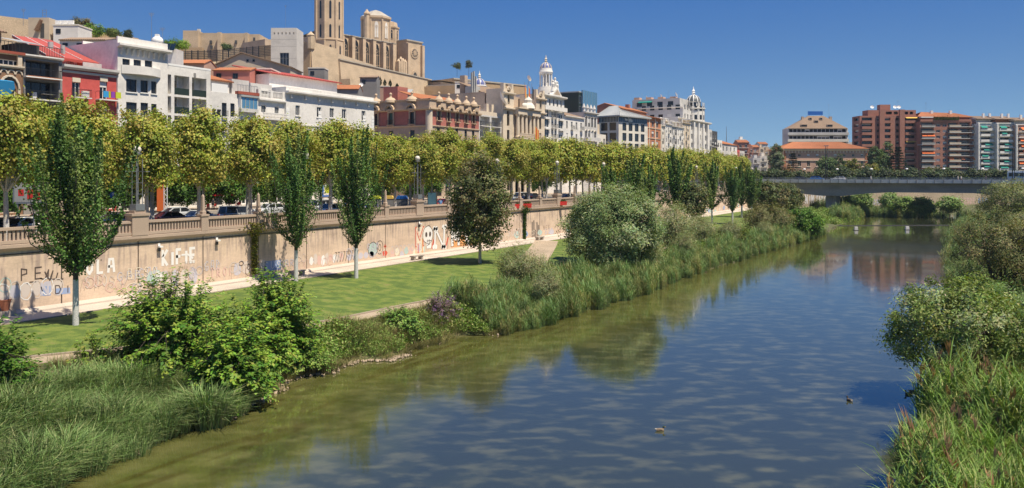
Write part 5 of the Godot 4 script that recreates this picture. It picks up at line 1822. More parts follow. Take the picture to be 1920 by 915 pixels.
	obj("sign_lettering", b, M.white_paint, o)
	b = MB.new()
	var e := [V(-1.2, top, 1.2), V(w + 0.6, top, 1.2), V(w + 0.6, top, -deep - 0.5), V(-1.2, top, -deep - 0.5)]
	var r0 := V(w * 0.3, top + 3.7, -deep * 0.45)
	var r1 := V(w * 0.34, top + 3.7, -deep * 0.95)
	b.quad(e[0], e[1], r1, r0); b.quad(e[3], e[0], r0, r1); b.tri(e[1], e[2], r1); b.tri(e[2], e[3], r1)
	b.quad(e[3] - V(0, 0.4, 0), e[0] - V(0, 0.4, 0), e[0], e[3]); b.quad(e[0] - V(0, 0.4, 0), e[1] - V(0, 0.4, 0), e[1], e[0])
	b.quad(e[3] - V(0, 0.4, 0), e[2] - V(0, 0.4, 0), e[1] - V(0, 0.4, 0), e[0] - V(0, 0.4, 0))
	var zr := obj("roof", b, M.zinc, o)
	b = MB.new()
	for i in 14: b.bar(e[3].lerp(e[0], i / 13.0) + V(0, 0.05, 0), r1.lerp(r0, i / 13.0) + V(0, 0.05, 0), 0.07)
	for i in 14: b.bar(e[0].lerp(e[1], i / 13.0) + V(0, 0.05, 0), r0.lerp(r1, i / 13.0) + V(0, 0.05, 0), 0.07)
	obj("roof_seam", b, M.zinc, zr)
	# brick house with white bays
	base = 260.21
	w = 278.94 - base
	o = house("brick_bay_house", "red brick house with cream corner strips and orange roof", base, w, -98.5)
	top = 25.16
	fr = []
	lf = []
	for k in 5:
		fr += [Rect2(2.2, top - 3.3 - k * 3.6, 2.6, 2.2), Rect2(9.0, top - 3.3 - k * 3.6, 2.4, 2.2), Rect2(13.5, top - 3.3 - k * 3.6, 2.4, 2.2)]
		lf.append(Rect2(8.0, top - 3.3 - k * 3.6, 2.6, 2.4))
	shell(o, w, top, 14, M.orange_wall, fr, lf)
	windows(o, fr, "white_paint", 2, 0.5)
	windows(o, lf, "white_paint", 2, 0.5, "blind_white", left_face(14))
	for x in [-0.05, 6.2, 12.2, w - 0.6]: flat_box(o, "corner_strip", Rect2(x, 0, 0.8, top), -0.05, 0.12, M.cream_wall)
	for k in 5: ledge(o, "string_course", -0.1, w, top - 3.9 - k * 3.6, 0.25, 0.2, M.cream_wall)
	gable(o, w, top + 0.1, 1.6, 13, M.orange_tile, M.orange_wall, 0.9)
	o = house("brick_rear_house", "taller red brick block with orange tiled roof behind zinc roof", 288.88, 316.21 - 288.88, -118)
	w = 316.21 - 288.88
	top = 30.67
	fr = grid(2, top - 3, 6, 1, 5.4, 1, 1.8, 1.6)
	shell(o, w, top, 14, M.brick_wall, fr, [], 0.2, 10)
	windows(o, fr, "white_paint", 2, 0.3)
	gable(o, w, top, 2.4, 14, M.orange_tile, M.brick_wall, 0.9)
	flat_box(o, "chimney", Rect2(w * 0.6, top + 0.6, 1.8, 2.4), -5, -3.5, M.brick_wall)
	# low white houses before the domed block: each with its own roof terrace
	var cuts := [1232, 1246, 1258, 1268, 1280, 1294]
	var ss := [278.94, 287.07, 294.35, 300.66, 308.53, 318.17]
	var hs := [23.04, 23.86, 23.41, 23.37, 25.53]
	var ms := [M.warm_white_wall, M.white_wall, M.grey_white_wall, M.white_wall, M.cream_wall]
	var nm := ["cream terraced house with roof plants next to the brick house", "white terraced house with white pergola, second from the brick house", "pale grey terraced house with glazed bay near the domed block", "white terraced house with plain roof deck near the domed block", "tall cream terraced house touching the domed block"]
	for k in 5:
		w = ss[k + 1] - ss[k]
		top = hs[k]
		o = house("terraced_house", nm[k], ss[k], w, -100 + 0.3 * (k % 2))
		fr = []
		for j in 4: fr += grid(0.9, top - 3.2 - j * 3.5, 3, 1, w / 3.1, 1, minf(1.3, w / 4.5), 2.2)
		shell(o, w, top, 14, ms[k], fr)
		windows(o, fr, "white_paint", 2, 0.4)
		for j in fr.size():
			if j % 3 == 1: balcony(o, fr[j].position.x - 0.3, fr[j].end.x + 0.3, fr[j].position.y, 0.7, "bars")
		ledge(o, "cornice", 0, w, top, 0.3, 0.5, ms[k])
		flat_box(o, "attic", Rect2(w * 0.2, top + 0.3, w * 0.6, 2.5), -8, -2.5, ms[(k + 2) % 5])
		flat_box(o, "pergola", Rect2(0.2, top + 2.2, w * 0.7, 0.15), -2.4, -0.3, M.white_paint)
		for x in [0.3, w * 0.6]: flat_box(o, "pergola_post", Rect2(x, top + 0.3, 0.12, 1.9), -0.5, -0.35, M.white_paint)
	# the white block with the dome
	base = 318.17
	w = 345.45 - base
	o = house("domed_block", "large white apartment block with round corner and grey ribbed dome", base, w, -100, "apartment building")
	top = 26.91
	fr = []
	for j in 6: fr += grid(1.4, top - 3.6 - j * 3.6, 7, 1, w / 7.0, 1, 1.6, 2.1)
	deep = 26.0
	lf = []
	for j in 5: lf += grid(2.0, top - 3.6 - j * 3.6, 6, 1, 4.0, 1, 1.8, 2.1)
	shell(o, w, top, deep, M.white_wall, fr, lf)
	windows(o, fr, "white_paint", 2, 0.4)
	windows(o, lf, "white_paint", 2, 0.4, "blind_white", left_face(deep))
	ledge(o, "cornice", -0.6, w + 0.3, top, 0.7, 1.1, M.white_wall)
	ledge(o, "cornice", -0.3, deep + 0.6, top, 0.7, 1.1, M.white_wall, left_face(deep))
	for k in 4: flat_box(o, "bay_column", Rect2(2.8 + k * w / 4.2, 3.5, 1.6, top - 3.6), 0.002, 0.8, M.white_wall)
	# set-back upper storeys and the long wing that runs back to the hill
	var up := 32.85
	fr = grid(2.0, top + 1.4, 7, 1, w / 7.4, 1, 1.8, 2.2) + grid(2.0, top + 5.2, 7, 1, w / 7.4, 1, 1.8, 2.2)
	lf = grid(2.0, top + 1.4, 5, 1, 3.7, 1, 2.0, 2.0) + grid(2.0, top + 5.2, 5, 1, 3.7, 1, 2.0, 2.0)
	shell(o, w - 4, up, 20, M.grey_white_wall, fr, lf, 0.22, top + 0.7, "upper_wall", V(3, 0, -4))
	windows(o, fr, "white_paint", 2, 0.2, "blind_white", off(3, 0, -4))
	windows(o, lf, "black_metal", 2, 0.2, "blind_white", off(3, 0, -4) * left_face(20))
	lf = grid(2.0, up + 1.2, 4, 1, 4.6, 1, 2.4, 1.8)
	shell(o, w - 7, up + 4.2, 21, M.grey_white_wall, [], lf, 0.22, up, "attic_wall", V(5, 0, -6))
	windows(o, lf, "black_metal", 2, 0.1, "blind_white", off(5, 0, -6) * left_face(21))
	ledge(o, "cornice", 0, 20, up, 0.4, 0.6, M.white_wall, off(3, 0, -4) * left_face(20))
	awning(o, 3, 9, up + 3.4, 1.2, 0.5, M.teal_cloth, off(5, 0, -6) * left_face(21))
	for k in 3: dish(o, V(9 + k * 4, up + 6, -9 - k * 8), 1.1, 0.4)
	for k in 3: antenna(o, V(8 + k * 3, up + 4, -12 - k * 7), 4)
	for k in 4: flat_box(o, "roof_hut", Rect2(7 + k, up + 4.2, 3, 1.2), -27 + k * 5, -24.5 + k * 5, M.pink_wall)
	# round corner tower with its dome
	var c := V(19.0, 0, -4.5)
	b = MB.new()
	b.lathe(c, [W(4.5, top), W(4.5, 33.01), W(5.0, 33.23), W(5.0, 33.56), W(0, 33.56)], 28)
	obj("corner_tower", b, M.white_wall, o)
	b = MB.new()
	b.lathe(c, [W(3.1, 33.56), W(3.1, 36.1), W(3.4, 36.32), W(0, 36.32)], 24)
	obj("dome_drum", b, M.white_wall, o)
	for i in 12:
		var a := TAU * i / 12.0
		var tt := Transform3D(Basis(Vector3.UP, a), c)
		for y in [top + 1.6, top + 5.4]: flat_box(o, "tower_window", Rect2(-0.6, y, 1.2, 2.0), 4.4, 4.53, M.glass, tt)
		flat_box(o, "drum_window", Rect2(-0.5, 34.33, 1.0, 1.6), 3.0, 3.13, M.glass, tt)
		flat_box(o, "tower_pilaster", Rect2(-0.2, top, 0.4, 9.0), 4.48, 4.7, M.white_wall, tt * Transform3D(Basis(Vector3.UP, PI / 12), Vector3.ZERO))
	dome(o, c + V(0, 36.32, 0), 2.95, 39.34 - 36.32, M.slate, M.white_paint, 10)
	# the last houses of the street, getting smaller
	var ends := [
		["grey_slab_house", "narrow lilac grey slab house right beyond the domed block", 345.45, 349.56, 24.85, "grey_white_wall", false],
		["dark_slab_house", "dark glass slab house between grey and white slim houses", 349.56, 358.03, 24.47, "dark_grey_wall", false],
		["slim_white_house", "slim white house with vertical slots beside the dark slab", 358.03, 365.95, 20.76, "white_wall", false],
		["green_shutter_house", "greenish grey house with orange roof beyond the slim white one", 365.95, 378.9, 19.4, "grey_white_wall", true],
		["pale_corner_house", "pale plain house with orange roof before the small red house", 378.9, 392.67, 19.34, "white_wall", true],
		["small_red_house", "small bright red house between pale ones at the street end", 392.67, 397.8, 17.29, "red_wall", false],
		["end_white_house", "low grey and white house at the end of the riverside street", 397.8, 407.33, 16.96, "grey_white_wall", false],
	]
	for q in ends:
		o = house(q[0], q[1], q[2], q[3] - q[2], -100)
		w = q[3] - q[2]
		fr = []
		var nx := maxi(2, int(w / 5.0))
		for j in 5: fr += grid(1.0, q[4] - 3.4 - j * 3.5, nx, 1, (w - 1.0) / nx, 1, minf(2.2, w / nx * 0.5), 2.2)
		fr = fr.filter(func(r): return r.position.y > 0.3)
		shell(o, w, q[4], 16, M[q[5]], fr, grid(3, q[4] - 3.4, 3, 1, 4.2, 1, 1.6, 2.0) + grid(3, q[4] - 7.0, 3, 1, 4.2, 1, 1.6, 2.0))
		windows(o, fr, "white_paint", 2, 0.3)
		windows(o, grid(3, q[4] - 3.4, 3, 1, 4.2, 1, 1.6, 2.0) + grid(3, q[4] - 7.0, 3, 1, 4.2, 1, 1.6, 2.0), "white_paint", 2, 0.3, "blind_white", left_face(16))
		if q[6]: gable(o, w, q[4], 2.2, 14, M.orange_tile, M[q[5]])
		else: flat_box(o, "roof_hut", Rect2(w * 0.2, q[4], w * 0.4, 2.2), -9, -4, M[q[5]])
		for j in 3: balcony(o, 0.5, w - 0.5, q[4] - 7.0 - j * 3.5, 0.8, "bars")
	var mast := MB.new()
	mast.bar(V(-0.5, 0, 0), V(0, 34, 0), 0.15); mast.bar(V(0.5, 0, 0), V(0, 34, 0), 0.15); mast.bar(V(0, 0, 0.8), V(0, 34, 0), 0.15)
	for i in 16:
		var f := 1.0 - i / 17.0
		mast.bar(V(-0.5 * f, i * 2, 0), V(0.5 * f * 0.94, i * 2 + 2, 0), 0.08)
	tag(obj("radio_mast", mast, M.grey_metal, null, off(-150, 12, -560)), "thin grey lattice radio mast above the end of the street", "radio mast")


# ---------- blocks beyond the bridge: they face the river, so they are turned half towards the bridge
func block(called: String, label: String, at: Vector3, category := "apartment building", group := "blocks beyond the bridge") -> Node3D:
	at.y = STREET
	return thing(called, label, category, at, PI / 6, group)


func make_far_buildings() -> void:
	var o: Node3D
	var b: MB
	var fr: Array
	# A: plain brick block with brick-fronted loggias, 4 bays
	o = block("brick_block", "reddish brick apartment block with stepped brick balconies, behind the cedar", V(-49.43, 12.57, -433.33))
	var u := 0.26667
	var y0 := 12.03
	var w := 113 * u
	var base := 11.5 - STREET
	var top := base + 112 * u        # brick tops
	var loggia := [[0.8, 7.0], [15.5, 21.5], [23.2, 29.4]]
	fr = []
	for k in 10:
		var y := top - 2.4 - k * 2.95
		if y < 0: break
		for q in [[1.0, 6.2], [8.6, 10.0], [11.2, 15.4], [18.2, 20.0], [22.6, 29.2]]: fr.append(Rect2(q[0], y, q[1] - q[0], 1.5))
	var side := []
	for k in 9: side.append(Rect2(2, top - 2.4 - k * 2.95, 5.5, 1.5))
	shell(o, w, top, 9, M.brick_wall, fr, side, 1.0)
	windows(o, side, "black_metal", 3, 0.3, "blind_white", left_face(9), 0.9)
	for r: Rect2 in fr:
		window(o, Rect2(r.position.x + 0.1, r.position.y, r.size.x - 0.2, 1.45), "black_metal", maxi(2, int(r.size.x / 1.4)), rf(0.2, 0.9) if rng.randf() < 0.35 else 0.0, "blind_white", Transform3D(), 0.9)
		if r.size.x > 4:
			flat_box(o, "balcony_front", Rect2(r.position.x - 0.2, r.position.y - 1.35, r.size.x + 0.4, 1.3), 0.002, 1.1, M.brick_wall)
	for q in [[23, 7], [23, 3]]: awning(o, 22.8, 29.0, top - 2.4 - (q[1] - 3) * 2.95 + 1.6, 1.3, 0.4, M.yellow_cloth)
	shell(o, w - 6, top + 3.0, 6.5, M.brick_wall, [Rect2(9, top + 0.8, 3, 1.4), Rect2(13, top + 0.8, 2, 1.4), Rect2(18, top + 0.8, 2.2, 1.4), Rect2(21, top + 0.8, 1.6, 1.4)], [], 0.3, top, "attic", V(5, 0, -2))
	shell(o, 5.2, top + 6.0, 3.5, M.brick_wall, [], [], 0.3, top + 3.0, "roof_hut", V(12.5, 0, -5))
	for x in [9.5, 19.5]: flat_box(o, "brick_pier", Rect2(x, 0, 2.4, top + 3.0), 0.002, 1.3, M.brick_wall)
	for x in [8.0, 19.5, 21.5]: dish(o, V(x, top + 4.6, -4), 0.9, -0.2)
	antenna(o, V(21.0, top + 3, -4), 5)
	# B: brick block with pale curved balcony slabs, hipped tile roof and a planted terrace
	o = block("balcony_block", "brown brick block with pale balcony slabs, orange awnings and planted roof terrace", V(-23.04, 12.55, -442.8))
	u = 0.26333
	w = 107 * u
	top = base + 101 * u
	fr = []
	for k in 9:
		var y := top - 2.5 - k * 2.85
		if y < 0: break
		for q in [[0.6, 6.8], [8.0, 10.0], [11.2, 13.2], [13.9, 19.0], [19.6, 25.0], [25.6, 27.8]]: fr.append(Rect2(q[0], y, q[1] - q[0], 1.9 if q[1] - q[0] > 2.5 else 1.2))
	shell(o, w, top, 22, M.brick_wall, fr, [], 1.2)
	var k2 := 0
	for r: Rect2 in fr:
		if r.size.x < 3: window(o, r, "white_paint", 2, rf(0.3, 0.9) if rng.randf() < 0.6 else 0.0, "blind_white", Transform3D(), 0.3)
		else: window(o, Rect2(r.position.x + 0.3, r.position.y, r.size.x - 0.6, 1.9), "black_metal", 3, 0.0, "blind_white", Transform3D(), 1.1)
	for k in 9:
		var y := top - 2.5 - k * 2.85
		if y < 0: break
		for q in [[0.4, 7.0, 1.2], [13.7, 25.2, 1.7], [25.4, 28.1, 1.0]]:
			flat_box(o, "balcony_slab", Rect2(q[0], y - 0.3, q[1] - q[0], 0.3), 0.002, q[2], M.grey_white_wall)
			flat_box(o, "balcony_front", Rect2(q[0], y, (q[1] - q[0]) * (0.5 if q[1] > 13 and q[1] < 26 else 1.0), 0.75), q[2] - 0.12, q[2] - 0.02, M.beige_wall if q[1] > 8 else M.grey_wall)
			b = MB.new()
			for x in 9: b.bar(V(lerpf(q[0], q[1], x / 8.0), y, q[2] - 0.2), V(lerpf(q[0], q[1], x / 8.0), y + 0.95, q[2] - 0.2), 0.05)
			b.bar(V(q[0], y + 0.95, q[2] - 0.2), V(q[1], y + 0.95, q[2] - 0.2), 0.07)
			obj("railing", b, M.grey_metal, o)
	for q in [[0.6, 3.0, 2], [3.2, 6.8, 2], [0.6, 6.8, 5], [14.0, 16.2, 6], [20.0, 21.6, 6], [25.6, 27.0, 6]]:
		awning(o, q[0], q[1], top - 2.5 - q[2] * 2.85 + 1.95, 1.3, 0.9, M.orange_cloth)
	flat_box(o, "terrace_wall", Rect2(0, top, w - 3, 1.1), -0.3, 0.5, M.brick_wall)
	flat_box(o, "attic", Rect2(2.0, top, w - 4, 2.6), -12, -3.5, M.wine_wall)
	flat_box(o, "terrace_blind", Rect2(0.5, top + 1.9, 6.0, 0.5), -2.0, 0.3, M.white_paint)
	b = MB.new()
	var e := [V(-0.5, top + 2.6, -1.5), V(w + 1, top + 2.2, -1.5), V(w - 6, top + 4.8, -9), V(5, top + 5.4, -9)]
	tile_roof(o, e[0], e[1], e[2], e[3], M.orange_tile)
	tile_roof(o, V(w + 1, top + 2.2, -16), V(-0.5, top + 2.6, -16), e[3], e[2], M.orange_tile, "roof_slope")
	for x in [9.0, 18.5]: flat_box(o, "chimney", Rect2(x, top + 4.0, 1.2, 2.0), -8, -7, M.white_wall)
	antenna(o, V(6, top + 4, -6), 6)
	var tp := LB.new()
	for i in 1500:
		var p := V(rf(6.5, 19), top + 0.7 + absf(rng.randfn()) * 0.75, rf(-0.2, 0.8))
		var d := rv()
		tp.leaf(p, d * 0.25, d.cross(rv()) * 0.16, Color(rf(0.03, 0.09), rf(0.06, 0.13), 0.015))
	tag(put("terrace_plants", tp.mesh(), M.leaf, null, o.transform), "green planting trailing along the roof terrace of the brown brick block", "plants", "", "stuff")
	# C: white blocks with teal awnings, three narrow fronts
	for c in 3:
		var px: float = [1833, 1868, 1904][c]
		o = block("white_awning_block", ["white balcony block with teal awnings beside the brown brick block", "second white balcony block with large teal awnings", "white and pink balcony block at the picture's edge, red awnings"][c], [V(1.57, 12.55, -453.54), V(9.45, 12.54, -455.78), V(17.46, 12.53, -458.1)][c])
		o.rotation.y += 0.04
		u = 0.26
		w = 36.5 * u - 0.15
		top = base + [98.0, 97.0, 94.0][c] * u
		fr = []
		for k in 9:
			var y := top - 3.2 - k * 2.75
			if y < 0: break
			fr.append(Rect2(1.7, y, 5.6, 1.9))
			fr.append(Rect2(7.8, y + 0.2, 0.9, 1.2))
		shell(o, w, top, 18, [M.white_wall, M.warm_white_wall, M.pink_wall][c], fr, [], 1.4)
		for r: Rect2 in fr:
			if r.size.x < 2: window(o, r, "white_paint", 1, 0.4, "blind_white", Transform3D(), 0.2)
			else: window(o, Rect2(r.position.x + 0.3, r.position.y, r.size.x - 0.6, 1.9), "black_metal", 3, rf(0.2, 0.7) if rng.randf() < 0.4 else 0.0, "blind_white", Transform3D(), 1.3)
		for k in 9:
			var y := top - 3.2 - k * 2.75
			if y < 0: break
			flat_box(o, "balcony_slab", Rect2(0.9, y - 0.35, 6.9, 0.35), 0.002, 1.3, M.white_wall)
			flat_box(o, "balcony_front", Rect2(1.1, y, 6.5, 0.8), 1.15, 1.25, M.white_wall if c < 2 else M.pink_wall)
			if rng.randf() < 0.62 or k in [3, 4]:
				var x0 := rf(1.1, 3.6)
				awning(o, x0, minf(x0 + rf(2.2, 4.8), 7.6), y + 2.05, 1.5, rf(0.7, 1.2), M.teal_cloth if c < 2 else M.orange_cloth)
		flat_box(o, "corner_pilaster", Rect2(-0.1, 0, 0.7, top), 0.002, 0.9, M.white_wall)
		flat_box(o, "roof_parapet", Rect2(0, top, w, 0.5), -1, 0.3, M.white_wall)
		flat_box(o, "attic", Rect2(1.0, top + 0.5, w - 2, 1.8), -9, -2.5, M.orange_wall if c == 1 else M.white_wall)
		gable(o, w, top + 2.3, 1.8, 14, M.brown_tile, M.white_wall, 0.2)
		for x in [w * 0.5, w * 0.85]: flat_box(o, "chimney", Rect2(x, top + 2.0, 0.9, 3.2), -4, -3.2, M.white_paint)
	# D: the block under a trapezoid roof with a blue sign
	o = block("mansard_block", "office block with big sloping brown roof and blue rooftop sign", V(-90.68, 12.7, -467.25), "office building")
	u = 0.3
	w = 113 * u
	top = base + 88 * u
	fr = []
	var bands := [[base + 81 * u, base + 87.5 * u], [base + 68.5 * u, base + 74.5 * u], [base + 57.0 * u, base + 63.0 * u], [base + 45 * u, base + 51 * u], [base + 33 * u, base + 39 * u], [base + 21 * u, base + 27 * u]]
	for q in bands: fr.append(Rect2(0.8, q[0], w - 1.6, q[1] - q[0]))
	shell(o, w, top, 9, M.grey_white_wall, fr, [], 0.8)
	for r: Rect2 in fr:
		for i in 14: window(o, Rect2(r.position.x + 0.1 + i * (r.size.x - 0.2) / 14.0, r.position.y, (r.size.x - 0.2) / 14.0 - 0.1, r.size.y), "white_paint", 1, 0.5 if rng.randf() < 0.2 else 0.0, "blind_white", Transform3D(), 0.7)
	for q in bands: flat_box(o, "balcony_front", Rect2(-0.2, q[0] - 1.6, w + 0.4, 1.5), 0.002, 0.9, M.warm_white_wall if q[0] < base + 75 * u else M.grey_white_wall)
	b = MB.new()
	var re := [V(0.3, top, 1.0), V(w - 0.4, top, 1.0), V(w - 0.4, top, -9), V(0.3, top, -9)]
	var rt := [V(13.0, top + 7.4, -3.6), V(21.5, top + 7.4, -3.6), V(21.5, top + 7.4, -5), V(13.0, top + 7.4, -5)]
	for i in 4: b.quad(re[i], re[(i + 1) % 4], rt[(i + 1) % 4], rt[i])
	b.quad(rt[0], rt[1], rt[2], rt[3])
	var roof := obj("roof", b, M.brown_tile, o)
	for q in [[9, 1.0, 3.6], [23.5, 1.0, 3.2], [16.5, 3.4, 2.2], [13.5, 5.0, 1.6], [19.5, 5.0, 1.6]]:
		b = MB.new()
		b.box(q[0] - q[2] / 2, top + q[1], -q[1] * 0.62 - 1.5, q[0] + q[2] / 2, top + q[1] + 1.3, -q[1] * 0.62 + 1.3)
		obj("dormer", b, M.tan_wall, roof)
		b = MB.new()
		b.box(q[0] - q[2] / 2 + 0.2, top + q[1] + 0.2, -q[1] * 0.62 + 1.25, q[0] + q[2] / 2 - 0.2, top + q[1] + 1.1, -q[1] * 0.62 + 1.32)
		obj("dormer_window", b, M.glass, roof)
	flat_box(o, "sign_board", Rect2(12.9, top + 7.9, 8.4, 2.1), -4.4, -4.1, M.sign_blue)
	for x in [13.5, 20.5]: flat_box(o, "sign_post", Rect2(x, top + 7.0, 0.2, 1.0), -4.4, -4.2, M.grey_metal)
	for q in [[9.2, 3.6, 3.4], [25.0, 3.6, 3.4]]:
		b = MB.new()
		b.box(q[0], top + q[1] - 1.5, -5, q[0] + 1.4, top + q[1] + q[2], -3.6)
		obj("chimney", b, M.tan_wall, o)
	antenna(o, V(24.6, top + 4, -4), 10)
	# E: the long old palace with the orange roof, before it
	o = block("old_palace", "long pink stone palace with orange tiled hip roof before the office block", V(-77.08, 12.5, -388.5), "palace")
	u = 0.25
	w = 156 * u
	top = base + 50 * u
	fr = []
	for i in 9:
		fr.append(Rect2(2.4 + i * 4.2, base + 35.5 * u, 1.3, 1.2))
		fr.append(Rect2(2.4 + i * 4.2, base + 17 * u, 1.4, 2.8))
		fr.append(Rect2(2.4 + i * 4.2, base - 2 * u, 1.5, 2.4))
	shell(o, w, top, 22, M.pink_wall, fr)
	windows(o, fr, "cream_paint", 2, 0.2)
	for r: Rect2 in fr:
		if r.size.y > 2.5: flat_box(o, "window_surround", Rect2(r.position.x - 0.3, r.position.y - 0.3, r.size.x + 0.6, 0.3), 0.002, 0.2, M.cream_wall)
	for x in [-0.1, w - 0.9]: flat_box(o, "corner_strip", Rect2(x, 0, 1.0, top), 0.002, 0.25, M.orange_wall)
	ledge(o, "string_course", -0.1, w + 0.1, base + 27 * u, 0.4, 0.3, M.cream_wall)
	ledge(o, "cornice", -0.3, w + 0.3, top - 0.9, 0.9, 0.9, M.cream_wall)
	for i in 26: flat_box(o, "bracket", Rect2(0.6 + i * 1.5, top - 1.9, 0.45, 1.0), 0.002, 0.5, M.cream_wall)
	tile_roof(o, V(-0.8, top, 1.2), V(w + 0.8, top, 1.2), V(w - 9, top + 3.6, -10), V(8, top + 3.6, -10), M.orange_tile)
	tile_roof(o, V(-0.8, top, -22), V(-0.8, top, 1.2), V(8, top + 3.6, -10), V(8, top + 3.6, -12), M.orange_tile, "roof_slope")
	tile_roof(o, V(w + 0.8, top, 1.2), V(w + 0.8, top, -22), V(w - 9, top + 3.6, -12), V(w - 9, top + 3.6, -10), M.orange_tile, "roof_slope")
	# pale low building between palace and brick block
	o = block("pale_low_block", "pale flat roofed building glimpsed between palace and brick block", V(-65.41, 12.75, -504.94))
	fr = grid(2, 8, 3, 4, 2.6, 3.4, 1.4, 1.6)
	shell(o, 11, base + 63 * 0.31, 14, M.grey_white_wall, fr)
	windows(o, fr, "white_paint", 2)
	antenna(o, V(4, base + 63 * 0.31, -4), 4)
	# houses round the end of the street
	var hs := [
		["gable_brick_house", "red brown brick house with low gable at the end of the street", 1384, 1405, 267, 430, "brick_wall", "brick", true],
		["brick_annex", "darker brick house leaning on the gabled brick one", 1405, 1412, 275, 432, "brick_wall", "", false],
		["orange_end_house", "pink and orange house beyond the brick gable", 1412, 1424, 276, 445, "pink_wall", "", true],
		["yellow_end_house", "narrow yellowish house left of the grey green poplar", 1424, 1433, 276, 450, "cream_wall", "", false],
		["white_end_house", "small white gabled house standing above the yellowish one", 1424, 1440, 270, 490, "white_wall", "", true],
		["tan_end_house", "tan flat roofed house partly hidden by the grey green poplar", 1433, 1450, 281, 455, "tan_wall", "", false],
		["lilac_end_house", "low lilac house before the brick gable", 1412, 1426, 296, 415, "grey_white_wall", "", false],
		["cream_end_house", "low cream house before the yellowish one", 1426, 1440, 292, 420, "warm_white_wall", "", false],
		["white_terrace_house", "white roof terrace house peeping over the brick gable", 1386, 1398, 261, 470, "white_wall", "", false],
	]
	var corner := [V(-109.74, 12.65, -433.15), V(-105.01, 12.65, -438.19), V(-106.38, 12.69, -452.42), V(-104.45, 12.7, -459.3), V(-113.74, 12.81, -500.13), V(-103.25, 12.71, -465.77), V(-99.2, 12.61, -421.92), V(-97, 12.62, -428.96), V(-119.41, 12.75, -473.76)]
	for i in hs.size():
		var q: Array = hs[i]
		o = block(q[0], q[1], corner[i], "house", "houses at the end of the street")
		u = q[5] / 1500.0
		w = (q[3] - q[2]) * u - 0.05
		top = 11.5 - STREET + (329.0 - q[4]) * u
		var nx := maxi(1, int(w / 2.6))
		fr = []
		for j in 6: fr += grid(0.6, top - 2.9 - j * 3.1, nx, 1, w / nx, 1, minf(1.3, w / nx * 0.5), 1.8)
		fr = fr.filter(func(r): return r.position.y > 0.2)
		shell(o, w, top, 10, M[q[6]], fr)
		windows(o, fr, "white_paint", 2, 0.4)
		if q[8]: gable(o, w, top, 1.4, 9, M.orange_tile, M[q[6]])
		else: flat_box(o, "roof_hut", Rect2(w * 0.3, top, w * 0.4, 1.6), -5, -2, M[q[6]])
		for j in 2: balcony(o, 0.3, w - 0.3, top - 2.9 - j * 3.1, 0.7, "bars")


# ---------- the hill behind the street
func hill_height(x: float, s: float) -> float:
	var along := smoothstep(-60.0, 40.0, s) * (1.0 - smoothstep(325.0, 470.0, s))
	var crest := lerpf(48.0, 63.5, smoothstep(205.0, 250.0, s))
	var d := -x
	var up := smoothstep(122.0, 262.0, d) if s < 215 else lerpf(smoothstep(122.0, 262.0, d), smoothstep(140.0, 278.0, d), smoothstep(215.0, 250.0, s))
	var back := 1.0 - 0.8 * smoothstep(380.0, 620.0, d)
	return STREET - 0.1 + (crest - STREET) * up * along * back + (0.8 * sin(x * 0.11 + s * 0.07) + 0.5 * sin(s * 0.23)) * smoothstep(130.0, 160.0, d) * along


func make_hill() -> void:
	var hh := func(x: float, s: float) -> float: return hill_height(x, s)
	var b := strip(func(_s): return -640.0, func(_s): return -112.0, -70, 480, 6, 80, hh)
	struct("hill", b, M.slope_earth)


func rampart(o: Node3D, called: String, p: Vector2, q: Vector2, y0: float, y1a: float, y1b: float, thick: float, m: Material, batter := 0.0) -> void:   # p, q: (x, s) of the outer foot; the wall's face looks to the right of p -> q
	var d := (q - p).normalized()
	var n := W(d.y, -d.x)            # towards the river
	var b := MB.new()
	var f := func(v: Vector2, y: float) -> Vector3: return V(v.x, y, -v.y)
	var a0: Vector3 = f.call(p + n * batter, y0); var a1: Vector3 = f.call(q + n * batter, y0)
	var c0: Vector3 = f.call(p, y1a); var c1: Vector3 = f.call(q, y1b)
	var e0: Vector3 = f.call(p - n * thick, y1a); var e1: Vector3 = f.call(q - n * thick, y1b)
	var g0: Vector3 = f.call(p - n * thick, y0); var g1: Vector3 = f.call(q - n * thick, y0)
	b.quad(a0, a1, c1, c0); b.quad(c0, c1, e1, e0); b.quad(g0, a0, c0, e0); b.quad(a1, g1, e1, c1); b.quad(g1, g0, e0, e1)
	obj(called, b, m, o)


func pointed(x: float, y: float, w: float, h: float, k := 6) -> PackedVector2Array:
	var a := PackedVector2Array([W(x - w / 2, y), W(x + w / 2, y)])
	for i in k + 1:
		var t := i / float(k)
		a.append(W(x + w / 2 * cos(t * PI / 2 * 0.95), y + h - w * 0.9 + w * 0.9 * sin(t * PI / 2)))
	for i in k:
		var t := 1.0 - (i + 1) / float(k)
		a.append(W(x - w / 2 * cos(t * PI / 2 * 0.95), y + h - w * 0.9 + w * 0.9 * sin(t * PI / 2)))
	return a


